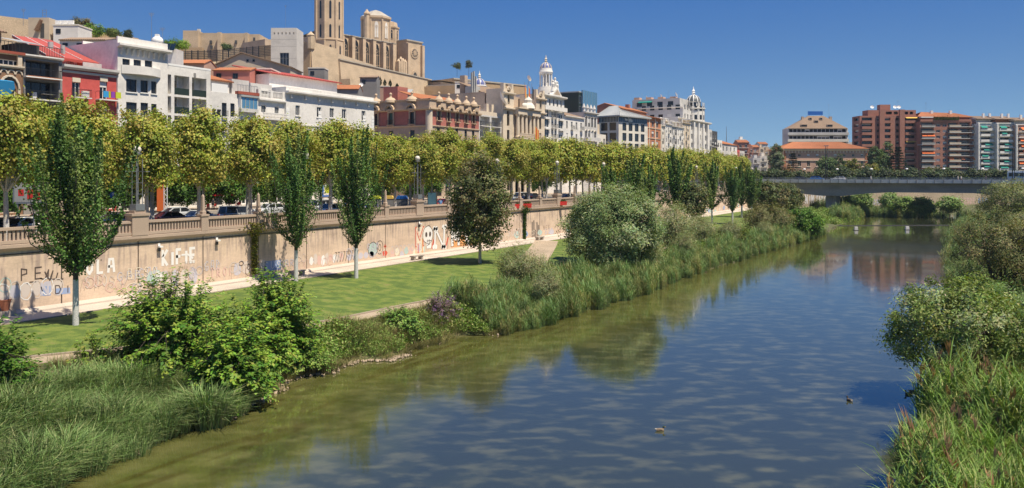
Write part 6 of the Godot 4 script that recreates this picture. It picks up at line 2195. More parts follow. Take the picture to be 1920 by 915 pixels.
func gothic_window(o: Node3D, x: float, y: float, w: float, h: float, t := Transform3D(), bars := 2, white_pane := false) -> void:
	var n: MeshInstance3D
	var b := MB.new()
	b.prism(pointed(x, y, w + 0.7, h + 0.5), 0.002, 0.16)
	n = obj("window", b, M.cut_stone, o, t)
	b = MB.new()
	b.prism(pointed(x, y + 0.15, w, h), 0.1, 0.18)
	obj("pane", b, M.white_wall if white_pane else M.glass, n)  # white panes take plain wall white instead of dark glass
	b = MB.new()
	for i in bars: b.box(x - w / 2 + w * (i + 1) / (bars + 1) - 0.12, y + 0.15, 0.18, x - w / 2 + w * (i + 1) / (bars + 1) + 0.12, y + h * 0.62, 0.28)
	for i in 8:
		var a0 := TAU * i / 8.0
		var a1 := TAU * (i + 1) / 8.0
		b.bar(V(x + cos(a0) * w * 0.26, y + h * 0.72 + sin(a0) * w * 0.26, 0.22), V(x + cos(a1) * w * 0.26, y + h * 0.72 + sin(a1) * w * 0.26, 0.22), 0.16)
	obj("tracery", b, M.cut_stone, n)


func make_castle_hill() -> void:
	var o: Node3D
	var b: MB
	# cathedral: local x runs along the nave, z faces the river
	o = thing("cathedral", "sandstone gothic cathedral with buttressed nave and octagonal lantern on the hill", "cathedral", V(-273.7, 60.0, -303.9), PI / 2 - 0.14)
	var h := 22.3
	b = MB.new()
	b.box(-6, -6, -30, 33.5, h, 0)
	obj("nave_wall", b, M.cut_stone, o)
	b = MB.new()
	b.quad(V(-6.3, h, 0.6), V(33.8, h, 0.6), V(33.8, h + 2.2, -13), V(-6.3, h + 2.2, -13))
	b.quad(V(33.8, h, -30), V(-6.3, h, -30), V(-6.3, h + 2.2, -13), V(33.8, h + 2.2, -13))
	b.quad(V(-6.3, h - 0.5, 0.6), V(33.8, h - 0.5, 0.6), V(33.8, h, 0.6), V(-6.3, h, 0.6))
	obj("nave_roof", b, M.roof_stone, o)
	for i in 6:
		b = MB.new()
		var x := -1.6 + i * 7.0
		b.box(x - 1.0, -6, 0.0, x + 1.0, h - 0.9, 2.8)
		b.prism(PackedVector2Array([W(0, 0), W(0, 0.1), W(0.1, 0.1)]), 0, 0.01)
		obj("buttress", b, M.cut_stone, o)
		b = MB.new()
		b.prism(PackedVector2Array([W(x - 1.15, h - 0.9), W(x + 1.15, h - 0.9), W(x + 1.15, h - 0.5), W(x - 1.15, h - 0.5)]), 0, 3.0)
		obj("buttress_cap", b, M.roof_stone, o)
		if i < 5: gothic_window(o, x + 3.5, 6.6, 3.7, 13.6)
	for y in [3.5, 8.8, 14.0]: ledge(o, "string_course", 1.2, 33.0, y, 0.3, 0.2, M.cut_stone)
	# bell tower: octagon
	var c := V(-10.4, 0, 2.9)
	b = MB.new()
	b.lathe(c, [W(7.3, -6), W(7.3, 16.5), W(7.6, 16.8), W(7.5, 17.4), W(6.75, 17.5), W(6.75, 42), W(7.1, 42.3), W(7.1, 43), W(5.2, 43.1), W(5.2, 52), W(0, 52)], 8, PI / 8 + 0.2, true)
	obj("bell_tower", b, M.cut_stone, o)
	for i in 8:
		var a := TAU * (i + 0.5) / 8.0 + PI / 8 + 0.2
		b = MB.new()
		for q in [[7.3, -6.0, 16.5], [6.75, 17.5, 42.0]]:
			var p := c + V(cos(TAU * i / 8.0 + PI / 8 + 0.2) * q[0], 0, -sin(TAU * i / 8.0 + PI / 8 + 0.2) * q[0])
			b.tube(p + V(0, q[1], 0), p + V(0, q[2], 0), 0.55, 0.55, 8)
		obj("corner_shaft", b, M.cut_stone, o)
		var tt := Transform3D(Basis(Vector3.UP, a + PI / 2), c)
		for q in [[18.0, 6.2, 6.25], [27.0, 8.6, 6.25], [6.5, 7.8, 6.76]]:
			b = MB.new()
			b.prism(pointed(0, q[0], 1.0, q[1]), q[2] - 0.1, q[2] + 0.06)
			obj("tower_window", b, M.glass, o, tt)
	# clock on the side that faces the river
	var ct := Transform3D(Basis(Vector3.UP, TAU * 6.5 / 8.0 + PI / 8 + 0.2 + PI / 2), c)
	b = MB.new()
	b.tube(V(0, 40.2, 6.2), V(0, 40.2, 6.4), 1.9, 1.9, 20)
	obj("clock_face", b, M.warm_white_wall, o, ct)
	b = MB.new()
	for i in 20: b.bar(V(cos(TAU * i / 20) * 1.75, 40.2 + sin(TAU * i / 20) * 1.75, 6.42), V(cos(TAU * (i + 1) / 20) * 1.75, 40.2 + sin(TAU * (i + 1) / 20) * 1.75, 6.42), 0.25)
	b.bar(V(0, 40.2, 6.42), V(0.9, 41.1, 6.42), 0.15); b.bar(V(0, 40.2, 6.42), V(-0.5, 38.9, 6.42), 0.15)
	obj("clock_ring", b, M.dark_grey_wall, o, ct)
	# lantern over the crossing
	c = V(33.5, 0, -12)
	b = MB.new()
	b.lathe(c, [W(8.0, h - 1), W(8.0, 35.2), W(8.8, 35.8), W(8.8, 36.8)], 8, PI / 8 + 0.1, true)
	obj("lantern_tower", b, M.cut_stone, o)
	b = MB.new()
	b.lathe(c, [W(8.8, 36.8), W(7.2, 37.6), W(3.0, 40.2), W(0.7, 41.0), W(0, 41.2)], 8, PI / 8 + 0.1, true)
	obj("lantern_roof", b, M.roof_stone, o)
	for i in 8:
		var a := TAU * (i + 0.5) / 8.0 + PI / 8 + 0.1
		gothic_window(o, 0, 25.0, 1.9, 8.5, Transform3D(Basis(Vector3.UP, a + PI / 2), c) * off(0, 0, 7.38), 1, true)
		var p := c + V(cos(TAU * i / 8.0 + PI / 8 + 0.1) * 8.0, 0, -sin(TAU * i / 8.0 + PI / 8 + 0.1) * 8.0)
		b = MB.new()
		b.tube(p + V(0, h - 1, 0), p + V(0, 35.2, 0), 0.5, 0.5, 8)
		obj("corner_shaft", b, M.cut_stone, o)
	b = MB.new()
	b.lathe(V(25.0, 0, -9.5), [W(1.5, h - 1), W(1.5, 37.0), W(1.8, 37.2), W(1.8, 37.7), W(0.1, 40.0)], 8, 0.0, true)
	obj("stair_turret", b, M.cut_stone, o)
	b = MB.new()
	b.lathe(V(42.0, 0, -9), [W(4.4, 0), W(4.4, h), W(4.2, h + 0.2), W(4.2, 31.5), W(4.7, 32), W(4.7, 32.6), W(3.6, 32.8), W(3.2, 35.2), W(0, 36)], 6, 0.3, true)
	obj("transept_tower", b, M.cut_stone, o)
	for i in 3: gothic_window(o, 0, 26.0, 0.9, 4.6, Transform3D(Basis(Vector3.UP, 0.3 - PI / 6 + (i - 1) * PI / 3 + 0.6), V(42.0, 0, -9)) * off(0, 0, 3.7), 0)
	# transept with the rose window
	b = MB.new()
	b.box(43.0, -6, -24, 55.0, 24.5, 2)
	obj("transept_wall", b, M.cut_stone, o)
	b = MB.new()
	b.box(42.6, 24.5, -24.4, 55.4, 25.2, 2.5)
	obj("transept_roof", b, M.roof_stone, o)
	for x in [42.6, 53.6]:
		b = MB.new()
		b.box(x, -6, 2.0, x + 1.8, 23.0, 3.6)
		obj("buttress", b, M.cut_stone, o)
	for q in [[2.9, 2.0, 2.35, "cut_stone", "rose_surround"], [2.2, 2.35, 2.42, "dark_grey_wall", "rose_window"]]:
		b = MB.new()
		b.tube(V(49.0, 18.4, q[1]), V(49.0, 18.4, q[2]), q[0], q[0], 24)
		obj(q[4], b, M[q[3]], o)
	b = MB.new()
	for i in 12:
		var a := TAU * i / 12.0
		b.bar(V(49, 18.4, 2.5), V(49 + cos(a) * 2.2, 18.4 + sin(a) * 2.2, 2.5), 0.22)
	for i in 16: b.bar(V(49 + cos(TAU * i / 16) * 1.1, 18.4 + sin(TAU * i / 16) * 1.1, 2.52), V(49 + cos(TAU * (i + 1) / 16) * 1.1, 18.4 + sin(TAU * (i + 1) / 16) * 1.1, 2.52), 0.25)
	obj("rose_tracery", b, M.cut_stone, o)
	b = MB.new()
	b.prism(pointed(49, 2.6, 4.4, 6.6), 2.0, 2.5)
	obj("portal", b, M.cut_stone, o)
	b = MB.new()
	b.prism(pointed(49, 2.6, 2.7, 5.2), 2.4, 2.56)
	obj("portal_door", b, M.dark_grey_wall, o)
	# broken apse chapel before the transept
	for i in 4:
		b = MB.new()
		var x := 34.6 + i * 2.3
		b.box(x - 0.7, -6, 1.5 - 0.4 * i, x + 0.7, [12.0, 13.5, 13.0, 12.6][i], 5.5 - 0.7 * i)
		b.lathe(V(x, [12.0, 13.5, 13.0, 12.6][i], 4.5 - 0.7 * i), [W(1.0, 0), W(0.8, 0.4), W(0.3, 1.4)], 6)
		obj("chapel_buttress", b, M.cut_stone, o)
	b = MB.new()
	b.box(33.6, -6, -2.0, 43.0, 11.5, 2.6)
	obj("chapel_wall", b, M.cut_stone, o)
	for i in 3: gothic_window(o, 35.8 + i * 2.3, 5.0, 0.9, 5.0, off(0, 0, 2.6), 0)
	# cloister wall left of the tower
	b = MB.new()
	b.box(-42, -6, -22, -15.5, 14.5, -4)
	obj("cloister_wall", b, M.tan_wall, o)

	# ramparts of the hill
	o = thing("bastion_walls", "pale stone bastion and long retaining wall below the cathedral", "rampart")
	rampart(o, "bastion_front", W(-222, 229), W(-221, 243), 40, 63.4, 62.2, 26, M.pale_stone, 1.5)
	rampart(o, "bastion_side", W(-248, 227), W(-222, 228.8), 40, 63.4, 63.4, 3, M.old_stone, 1.0)
	b = MB.new()
	b.lathe(V(-222.5, 63, -229.5), [W(1.4, -2.5), W(1.5, 0), W(1.5, 2.6), W(1.7, 2.8), W(0, 4.4)], 8, 0.0, true)
	obj("sentry_box", b, M.pale_stone, o)
	rampart(o, "upper_wall", W(-226, 243), W(-238, 286), 50, 62.0, 62.0, 4, M.pale_stone, 0.8)
	rampart(o, "retaining_wall", W(-220, 243), W(-229, 318), 40, 57.8, 57.8, 6, M.pale_stone, 1.6)
	rampart(o, "wall_coping", W(-219.6, 243), W(-228.6, 318), 57.8, 58.3, 58.3, 7, M.roof_stone, 0.0)
	rampart(o, "lower_wall", W(-212, 240), W(-222, 312), 32, 49.5, 48.5, 5, M.pale_stone, 1.5)
	for q in [[0.25, 2.0], [0.31, 3.4], [0.36, 2.9], [0.42, 3.2], [0.5, 2.2]]:
		var p := W(-212, 240).lerp(W(-222, 312), q[0])
		var lb := LB.new()
		for i in 260:
			var y := rng.randf()
			var r := 0.75 * sin(PI * minf(y + 0.12, 1.0))
			var d := V(rng.randfn(), 0, rng.randfn()).normalized()
			lb.leaf(V(p.x, 49.4 + y * q[1], -p.y) + d * r, V(0, 0.25, 0) + d * 0.1, d.cross(Vector3.UP) * 0.14, Color(rf(0.02, 0.05), rf(0.035, 0.07), 0.015))
		tag(put("clipped_cypress", lb.mesh(), M.thick_leaf), ["clipped cypress, nearest the bastion of five on the rampart ledge", "tallest of the clipped cypresses on the rampart ledge", "middle one of the clipped cypresses on the rampart ledge", "clipped cypress standing right of the middle one on the ledge", "small round cypress apart from the others on the ledge"][[0.25, 0.31, 0.36, 0.42, 0.5].find(q[0])], "cypress", "cypresses on the rampart")
	# right bastion and its terrace
	o = thing("right_bastion", "broad tawny stone bastion with flat terraces right of the cathedral", "rampart")
	rampart(o, "bastion_side", W(-236, 309), W(-205, 314), 30, 54.0, 54.0, 4, M.old_stone, 0.5)
	rampart(o, "bastion_front", W(-205, 314), W(-206, 334), 30, 54.0, 54.0, 40, M.old_stone, 0.8)
	rampart(o, "bastion_coping", W(-204.7, 313.6), W(-205.7, 334.4), 54.0, 54.8, 54.8, 42, M.roof_stone)
	rampart(o, "upper_terrace", W(-224, 330), W(-208, 375), 34, 59.5, 59.0, 34, M.old_stone, 0.5)
	rampart(o, "terrace_side", W(-256, 329), W(-224, 329.8), 34, 59.5, 59.5, 4, M.old_stone, 0.5)
	rampart(o, "terrace_coping", W(-223.6, 329.5), W(-207.6, 375.4), 59.3, 60.0, 60.0, 36, M.roof_stone)
	b = MB.new()
	b.box(-246, 54.8, -330, -222, 56.6, -316)
	b.quad(V(-220, 57.0, -314), V(-220, 57.4, -331), V(-240, 58.4, -331), V(-240, 57.9, -314))
	obj("terrace_pavilion", b, M.tan_wall, o)
	b = MB.new()
	b.lathe(V(-232, 54.8, -312.5), [W(2.2, 0), W(2.2, 2.4), W(1.0, 3.2), W(0, 3.3)], 12)
	obj("terrace_drum", b, M.pale_stone, o)
	# the old royal castle
	o = thing("hill_castle", "plain sandstone castle keep with flat buttresses left of the concrete tower", "castle", V(-342.49, 73.9, -264.13), PI / 6)
	var u := 0.26667
	var hb := [[0, 7.5, 39, 0.0], [7.2, 17.6, 36, -2.5], [17.4, 19.0, 35.5, 0.5], [18.8, 31.2, 35, -1.8], [31.0, 32.4, 34.5, 0.4], [32.2, 37.8, 33, -1.5], [37.6, 42.0, 26, -6]]
	for q in hb:
		b = MB.new()
		b.box(q[0], -14, -22, q[1], q[2] * u - 0.3, q[3])
		obj("castle_wall", b, M.pale_stone, o)
	for q in [[13.3, 3.2], [26.0, 3.2], [35.2, 4.6], [13.6, 0.6]]:
		b = MB.new()
		b.box(q[0] - 0.5, q[1] + 0.4, -2.4, q[0] + 0.5, q[1] + 2.2, -1.3)
		obj("castle_window", b, M.dark_grey_wall, o)
	flat_box(o, "roof_hut", Rect2(5.5, 10.2, 1.2, 1.4), -6, -4, M.grey_white_wall)
	flat_box(o, "low_wall", Rect2(-1.0, -14, 12, 15.0), 1.0, 4.0, M.old_stone)
	flat_box(o, "annex", Rect2(37.8, -14, 6.8, 18.5), -12, -3, M.pale_stone)
	# concrete lift tower
	o = thing("concrete_tower", "pale square concrete tower with dark tall window and six square holes", "tower", V(-213.07, 48.65, -200.29), PI / 6)
	u = 0.18667
	b = MB.new()
	var hole := []
	for i in 6: hole.append(Rect2(1.0 + i * 1.35, 12.2 + 14, 0.45, 0.75))
	hole.append(Rect2(3.1, 14.6, 3.2, 5.2))
	b.holes(off(0, -14, 0), 9.0, 14.5 + 14, hole, 0.4)
	b.quad(V(9, -14, 0), V(9, -14, -9), V(9, 14.5, -9), V(9, 14.5, 0))
	b.quad(V(0, -14, -9), V(0, -14, 0), V(0, 14.5, 0), V(0, 14.5, -9))
	b.quad(V(9, -14, -9), V(0, -14, -9), V(0, 14.5, -9), V(9, 14.5, -9))
	b.quad(V(0, 14.5, 0), V(9, 14.5, 0), V(9, 14.5, -9), V(0, 14.5, -9))
	obj("tower_wall", b, M.grey_white_wall, o)
	window(o, Rect2(3.1, 0.6, 3.2, 5.2), "steel", 3, 0, "blind_white", Transform3D(), 0.3)
	for y in [3.8, 8.0, 10.4]: flat_box(o, "panel_joint", Rect2(-0.02, y, 9.04, 0.06), 0.0, 0.012, M.grey_wall)
	antenna(o, V(4.3, 14.5, -3), 8.5)
	# far left rampart along the crest
	o = thing("crest_rampart", "low stone rampart along the hill crest above the red metal roof", "rampart")
	rampart(o, "rampart_wall", W(-245, 118.35), W(-230.12, 135.02), 30, 57.55, 55.73, 4, M.pale_stone, 0.5)
	rampart(o, "rampart_wall", W(-230.12, 135.02), W(-226.03, 158.17), 30, 55.58, 54.33, 4, M.old_stone, 0.5)
	o = thing("roof_stair_hut", "pale rooftop hut with outside stair arch beside the red metal roof", "roof hut", V(-153.55, 38.8, -84.55), PI / 6)
	b = MB.new()
	b.box(0, -8, -4, 3.9, 2.3, 0)
	obj("wall", b, M.beige_wall, o)
	b = MB.new()
	for i in 8: b.box(1.4 + i * 0.14, -0.2 + i * 0.26, 0.002, 2.3 + i * 0.06, 0.02 + i * 0.26, 0.6)
	obj("stair", b, M.brown_brick_wall, o)
	b = MB.new()
	b.box(2.3, -1.5, 0.002, 3.0, 1.2, 0.04)
	obj("arch_opening", b, M.dark_grey_wall, o)
	b = MB.new()
	for x in [2.4, 3.1]: b.bar(V(x, 2.3, -0.5), V(x, 3.9, -0.5), 0.06)
	for y in [2.8, 3.3, 3.8]: b.bar(V(2.4, y, -0.5), V(3.1, y, -0.5), 0.05)
	obj("ladder", b, M.grey_metal, o)
	antenna(o, V(-1.5, 1.0, -1), 3.2)
	# houses on the slope between the street row and the ramparts: x from the camera's left, turned to face it
	var hs := [
		["slope_house", "long low white house with lean-to roof above the red metal roof", V(-138.54, 33.06, -81.67), 8.0, 2.2, 7.0, "white_wall", "brown_tile", 0.9, 1],
		["slope_house", "flat white house with air conditioners on top below the crest trees", V(-149.48, 38.2, -86.9), 4.6, 1.4, 5.0, "white_wall", "", 0.0, 2],
		["slope_house", "old house with wide plaster gable below the concrete tower", V(-140.45, 34.05, -115.2), 17.0, 0.4, 9.0, "beige_wall", "brown_tile", 2.9, 3],
		["slope_house", "small dark house with glazed top storey before the bastion", V(-133.3, 33.82, -136.65), 3.7, 2.4, 4.0, "grey_wall", "", 0.0, 4],
		["slope_house", "low house with bright orange tiles below the retaining wall", V(-131.42, 31.64, -143.51), 5.6, 0.4, 5.0, "grey_wall", "orange_tile", 1.2, 5],
		["slope_house", "grey rendered house with pink gable and satellite dish", V(-132.91, 32.43, -154.2), 4.2, 3.6, 5.0, "grey_wall", "brown_tile", 0.7, 6],
		["slope_house", "pink plaster house below the grey one with the dish", V(-141.51, 31.14, -166.55), 6.2, 4.2, 4.0, "pink_wall", "", 0.0, 7],
		["slope_house", "white cube house between the bastion and the columned hall", V(-120.78, 32.86, -178.52), 4.4, 3.6, 5.0, "white_wall", "", 0.0, 8],
		["slope_house", "house with orange tiles on the slope behind the white balcony house", V(-123.59, 30.54, -90.3), 8.0, 0.6, 6.0, "pink_wall", "orange_tile", 1.0, 9],
		["slope_house", "brown gabled house behind the ornate house's dormers", V(-135.43, 32, -170.06), 5.2, 1.6, 5.0, "tan_wall", "zinc", 1.3, 10],
		["slope_house", "dark red flat house with orange roof behind the hotel", V(-115.26, 29.14, -95.11), 6.4, 0.8, 6.0, "wine_wall", "orange_tile", 0.8, 11],
		["slope_house", "brown shuttered house behind the glazed gallery", V(-115.19, 28.32, -100.92), 5.6, 2.4, 6.0, "tan_wall", "", 0.0, 12],
	]
	for q in hs:
		var p: Vector3 = q[2]
		o = thing(q[0], q[1], "house", p, PI / 6, "houses on the hillside")
		var drop: float = p.y - hill_height(p.x, -p.z) + 14.0
		b = MB.new()
		b.box(0, -drop, -q[5], q[3], q[4], 0)
		if q[9] == 3: b.prism(PackedVector2Array([W(0, 0.402), W(q[3], 0.402), W(6.6, 3.4)]), -q[5], 0)
		obj("wall", b, M[q[6]], o)
		if q[9] == 3:
			b = MB.new()
			b.bar(V(-0.3, 0.42, -4.3), V(6.6, 3.56, -4.3), 9.4, 0.2, Vector3.UP)
			b.bar(V(6.6, 3.56, -4.3), V(q[3] + 0.3, 0.42, -4.3), 9.4, 0.2, Vector3.UP)
			obj("roof", b, M.brown_tile, o)
		elif q[7] != "": gable(o, q[3], q[4] + 0.002, q[8], q[5], M[q[7]], M[q[6]], 0.3)
		else: flat_box(o, "parapet", Rect2(-0.1, q[4] + 0.002, q[3] + 0.2, 0.25), -q[5] - 0.1, 0.1, M.warm_white_wall)
		var nw := maxi(1, int(q[3] / 2.4))
		for i in nw:
			if q[9] in [3, 5, 7]: continue
			window(o, Rect2(0.5 + i * (q[3] - 0.6) / nw, q[4] - 1.5, 0.9, 0.9), "black_metal", 2, 0.0, "blind_white", Transform3D(), -0.065)
		if q[9] == 3:
			for x in [7.6, 8.9]: window(o, Rect2(x, 2.0, 0.5, 0.5), "black_metal", 1, 0, "blind_white", off(0, -0.4, -0.0), -0.07)
		if q[9] == 6: dish(o, V(0.4, 1.6, 0.4), 0.55, 0.0)
		if q[9] in [2, 7]:
			for i in 3: air_unit(o, V(0.6 + i * 1.2, q[4] + 0.25, -0.6), 1.1)
	# dark scaffold fence on the slope
	o = thing("mesh_fence", "black mesh fence on tall posts climbing the slope below the castle", "fence")
	var f0 := [V(-155.19, 36.12, -112.47), V(-154.95, 36.58, -118.38), V(-152.85, 37.52, -125.37), V(-154.92, 39.71, -135.72), V(-156, 41.98, -146.64)]
	for i in 4:
		for k in 5:
			var p: Vector3 = f0[i].lerp(f0[i + 1], k / 5.0)
			b = MB.new()
			b.bar(p - V(0, 5, 0), p + V(0, 3.0, 0), 0.14)
			obj("post", b, M.black_metal, o)
		b = MB.new()
		for k in 7:
			b.bar(f0[i] + V(0, 0.4 * k + 0.3, 0), f0[i + 1] + V(0, 0.4 * k + 0.3, 0), 0.1)
		for k in 26:
			var p: Vector3 = f0[i].lerp(f0[i + 1], k / 26.0)
			b.bar(p + V(0, 0.2, 0), p + V(0, 2.9, 0), 0.07)
		obj("mesh_panel", b, M.black_metal, o)


# ---------- trees
const PLANE := [Color(0.302, 0.347, 0.056), Color(0.37, 0.392, 0.0728), Color(0.235, 0.297, 0.0448), Color(0.414, 0.403, 0.0952), Color(0.336, 0.302, 0.0784)]
const POPLAR := [Color(0.0906, 0.181, 0.0464), Color(0.13, 0.233, 0.062), Color(0.0725, 0.143, 0.0414), Color(0.193, 0.258, 0.0775)]
const DARK := [Color(0.12, 0.15, 0.0541), Color(0.165, 0.188, 0.0662), Color(0.0902, 0.12, 0.0454), Color(0.211, 0.196, 0.0902)]
const WILLOW := [Color(0.281, 0.356, 0.162), Color(0.216, 0.292, 0.119), Color(0.356, 0.421, 0.216), Color(0.173, 0.238, 0.0864)]
const OLIVE := [Color(0.2, 0.2, 0.08), Color(0.16, 0.168, 0.064), Color(0.248, 0.232, 0.104), Color(0.12, 0.136, 0.048)]
const LIME := [Color(0.139, 0.262, 0.0328), Color(0.214, 0.344, 0.0458), Color(0.0978, 0.197, 0.0294), Color(0.279, 0.377, 0.0735)]
const REED := [Color(0.177, 0.283, 0.0888), Color(0.23, 0.336, 0.124), Color(0.133, 0.221, 0.0707), Color(0.301, 0.336, 0.151)]


func tone(list: Array, spread := 0.18) -> Color:
	var c: Color = list[rng.randi() % list.size()]
	var k := 1.0 + rf(-spread, spread)
	return Color(c.r * k, c.g * k, c.b * k)


func clump_crown(l: LB, centre: Vector3, rad: Vector3, clumps: int, per: int, cr: float, size: Vector2, cols: Array, shell_pow := 0.4, drop := 0.0, square := 1.0) -> Array:   # leaf clumps through a rounded volume; returns the clump centres
	var out := []
	for i in clumps:
		var d := rv()
		if square < 1.0: d = V(signf(d.x) * pow(absf(d.x), square), signf(d.y) * pow(absf(d.y), square), signf(d.z) * pow(absf(d.z), square))
		var r := pow(rng.randf(), shell_pow)
		var p := centre + d * rad * r * (1.0 + 0.14 * sin(d.x * 7.0 + centre.x) * cos(d.y * 6.0 + d.z * 5.0))
		out.append(p)
		var base := tone(cols, 0.22)
		var q := cr * rf(0.65, 1.25)
		for k in per:
			var o := V(rng.randfn(), rng.randfn() * 0.8, rng.randfn()) * q * 0.55
			var face := (rv() * 0.75 + d * 0.6 + o * (0.35 / q) + V(0, 0.55, 0)).normalized()   # leaves turn outwards and up
			var dir := (face.cross(rv()) + V(0, -drop, 0)).normalized()
			var side := face.cross(dir).normalized()
			var f := rf(0.8, 1.2)
			l.leaf(p + o - V(0, drop * o.length() * 0.5, 0), dir * size.x * f, side * size.y * f, Color(base.r * rf(0.8, 1.2), base.g * rf(0.84, 1.16), base.b * rf(0.8, 1.25)))
	return out


func limbs(b: MB, foot: Vector3, tops: Array, r: float, share: float) -> void:
	for p: Vector3 in tops:
		if rng.randf() > share: continue
		var m := foot.lerp(p, 0.5) + V(rf(-0.15, 0.15), rf(0.0, 0.35), rf(-0.15, 0.15))
		b.tube(foot, m, r, r * 0.65, 5, false)
		b.tube(m, p, r * 0.65, r * 0.2, 5, false)


func make_plane(label: String, near: bool, k: int) -> Node3D:
	var o := thing("plane_tree", label, "plane tree", Vector3.ZERO, 0.0, "clipped plane trees along the street")
	var l := LB.new()
	var w := rf(0.72, 0.97)
	var up := rf(-0.35, 0.3)
	var tops := clump_crown(l, V(rf(-0.25, 0.25), 7.15 + up, rf(-0.25, 0.25)), V(2.55 * w, 3.05 + up * 0.6, 2.55 * rf(0.75, 0.97)), 100 if near else 62, 135 if near else 62, 0.85 if near else 1.0, W(0.115, 0.088) if near else W(0.21, 0.155), PLANE, 0.38, 0.25, 0.8)
	tops += clump_crown(l, V(rf(-0.5, 0.5), 9.5 + up, rf(-0.5, 0.5)), V(1.7, 1.1, 1.7), 11, 60, 0.6, W(0.13, 0.1), PLANE, 0.6, -0.2)
	put("crown", l.mesh(), M.leaf, o)
	var b := MB.new()
	b.tube(Vector3.ZERO, V(0.05, 3.6, 0.04), 0.2, 0.15, 9)
	limbs(b, V(0.05, 3.5, 0.04), tops, 0.1, 0.22 if near else 0.1)
	var t := obj("trunk", b, M.pale_bark, o)
	b = MB.new()
	b.tube(V(0, 0.0, 0), V(0.02, 1.6, 0.012), 0.208, 0.19, 9, false)
	obj("lime_wash", b, M.lime_wash, t)
	return o


func make_poplar(label: String, h: float, spread: float, k: int, branches := 46, leaves := 210, size := 0.085, lean := 0.0) -> Node3D:   # rising branches from a lime-washed trunk
	var o := thing("poplar", label, "poplar tree", Vector3.ZERO, 0.0, "poplars on the river lawn")
	var l := LB.new()
	var b := MB.new()
	var y0 := h * 0.19
	b.tube(Vector3.ZERO, V(0, y0 + 0.4, 0), 0.19, 0.16, 9)
	b.tube(V(0, y0 + 0.4, 0), V(0.1, h * 0.8, 0.05), 0.15, 0.03, 7)
	for i in branches:   # plumes: each leader leans out, then rises
		var t := float(i) / branches
		var a := i * 2.4 + rf(-0.4, 0.4)
		var low := i % 6 == 3                      # thin low shoots that stick out of the foot of the crown
		var y := y0 + (rf(0.0, 0.9) if low else 0.2 + h * 0.42 * pow(t, 1.3))
		var reach := spread * (rf(0.55, 0.95) if low else rf(0.3, 1.05) * (1.0 - 0.6 * t))
		var rise := h * (rf(0.2, 0.32) if low else rf(0.36, 0.56) * (1.0 - 0.3 * t))
		var p0 := V(0, y, 0)
		var out := V(cos(a), 0, sin(a))
		var p2 := p0 + out * reach + V(0, rise, 0)
		if p2.y > h: p2.y = h - rf(0.0, 1.2)
		var p1 := p0.lerp(p2, 0.42) + out * reach * 0.32
		b.tube(p0, p1, 0.05, 0.03, 4, false)
		b.tube(p1, p2, 0.03, 0.008, 4, false)
		var base := tone(POPLAR, 0.25)
		var wide := 0.16 if low else rf(0.3, 0.46) * (1.0 - 0.3 * t)
		var n := int(leaves * (0.45 if low else 1.0) * rf(0.8, 1.2))
		for j in n:
			var f := 0.06 + 0.96 * rng.randf()
			var q := p0.lerp(p1, f).lerp(p1.lerp(p2, f), f)
			var fat := 0.05 + wide * pow(sin(PI * pow(clampf(f, 0, 1), 0.75)), 0.8)
			q += V(rng.randfn(), rng.randfn() * 1.2, rng.randfn()) * fat * 0.62
			var face := (rv() * 0.8 + out * 0.55 + V(0, 0.45, 0)).normalized()
			var d := face.cross(rv()).normalized()
			var k3 := rf(0.72, 1.3)
			l.leaf(q, d * size * rf(0.8, 1.25), face.cross(d) * size * 0.75, Color(base.r * k3, base.g * k3 * rf(0.92, 1.08), base.b * k3))
	put("crown", l.mesh(), M.leaf, o)
	var t2 := obj("trunk", b, M.bark, o)
	b = MB.new()
	b.tube(Vector3.ZERO, V(0, y0 + 0.1, 0), 0.2, 0.172, 9, false)
	obj("lime_wash", b, M.lime_wash, t2)
	return o


func make_round_tree(called: String, label: String, h: float, rad: Vector3, cols: Array, clumps: int, per: int, cr: float, size: Vector2, category := "tree", group := "", stems := 1, drop := 0.2, trunk := "bark", foot := 0.0, flat := 0.4) -> Node3D:
	var o := thing(called, label, category, Vector3.ZERO, 0.0, group)
	var l := LB.new()
	var tops := clump_crown(l, V(0, h - rad.y, 0), rad, clumps, per, cr, size, cols, flat, drop)
	put("crown", l.mesh(), M.leaf, o)
	var b := MB.new()
	for i in stems:
		var a := TAU * i / stems + 0.4
		var top := V(cos(a) * rad.x * 0.35, h - rad.y * 1.1, sin(a) * rad.z * 0.35) if stems > 1 else V(0, maxf(h - rad.y * 1.3, 0.5), 0)
		var root := V(cos(a), 0, sin(a)) * (0.15 if stems > 1 else 0.0) - V(0, foot, 0)
		b.tube(root, top, 0.05 + 0.012 * h, 0.03 + 0.006 * h, 7)
		limbs(b, top, tops.filter(func(_p): return rng.randf() < 1.0 / stems), 0.02 + 0.004 * h, 0.3)
	obj("trunk", b, M[trunk], o)
	return o


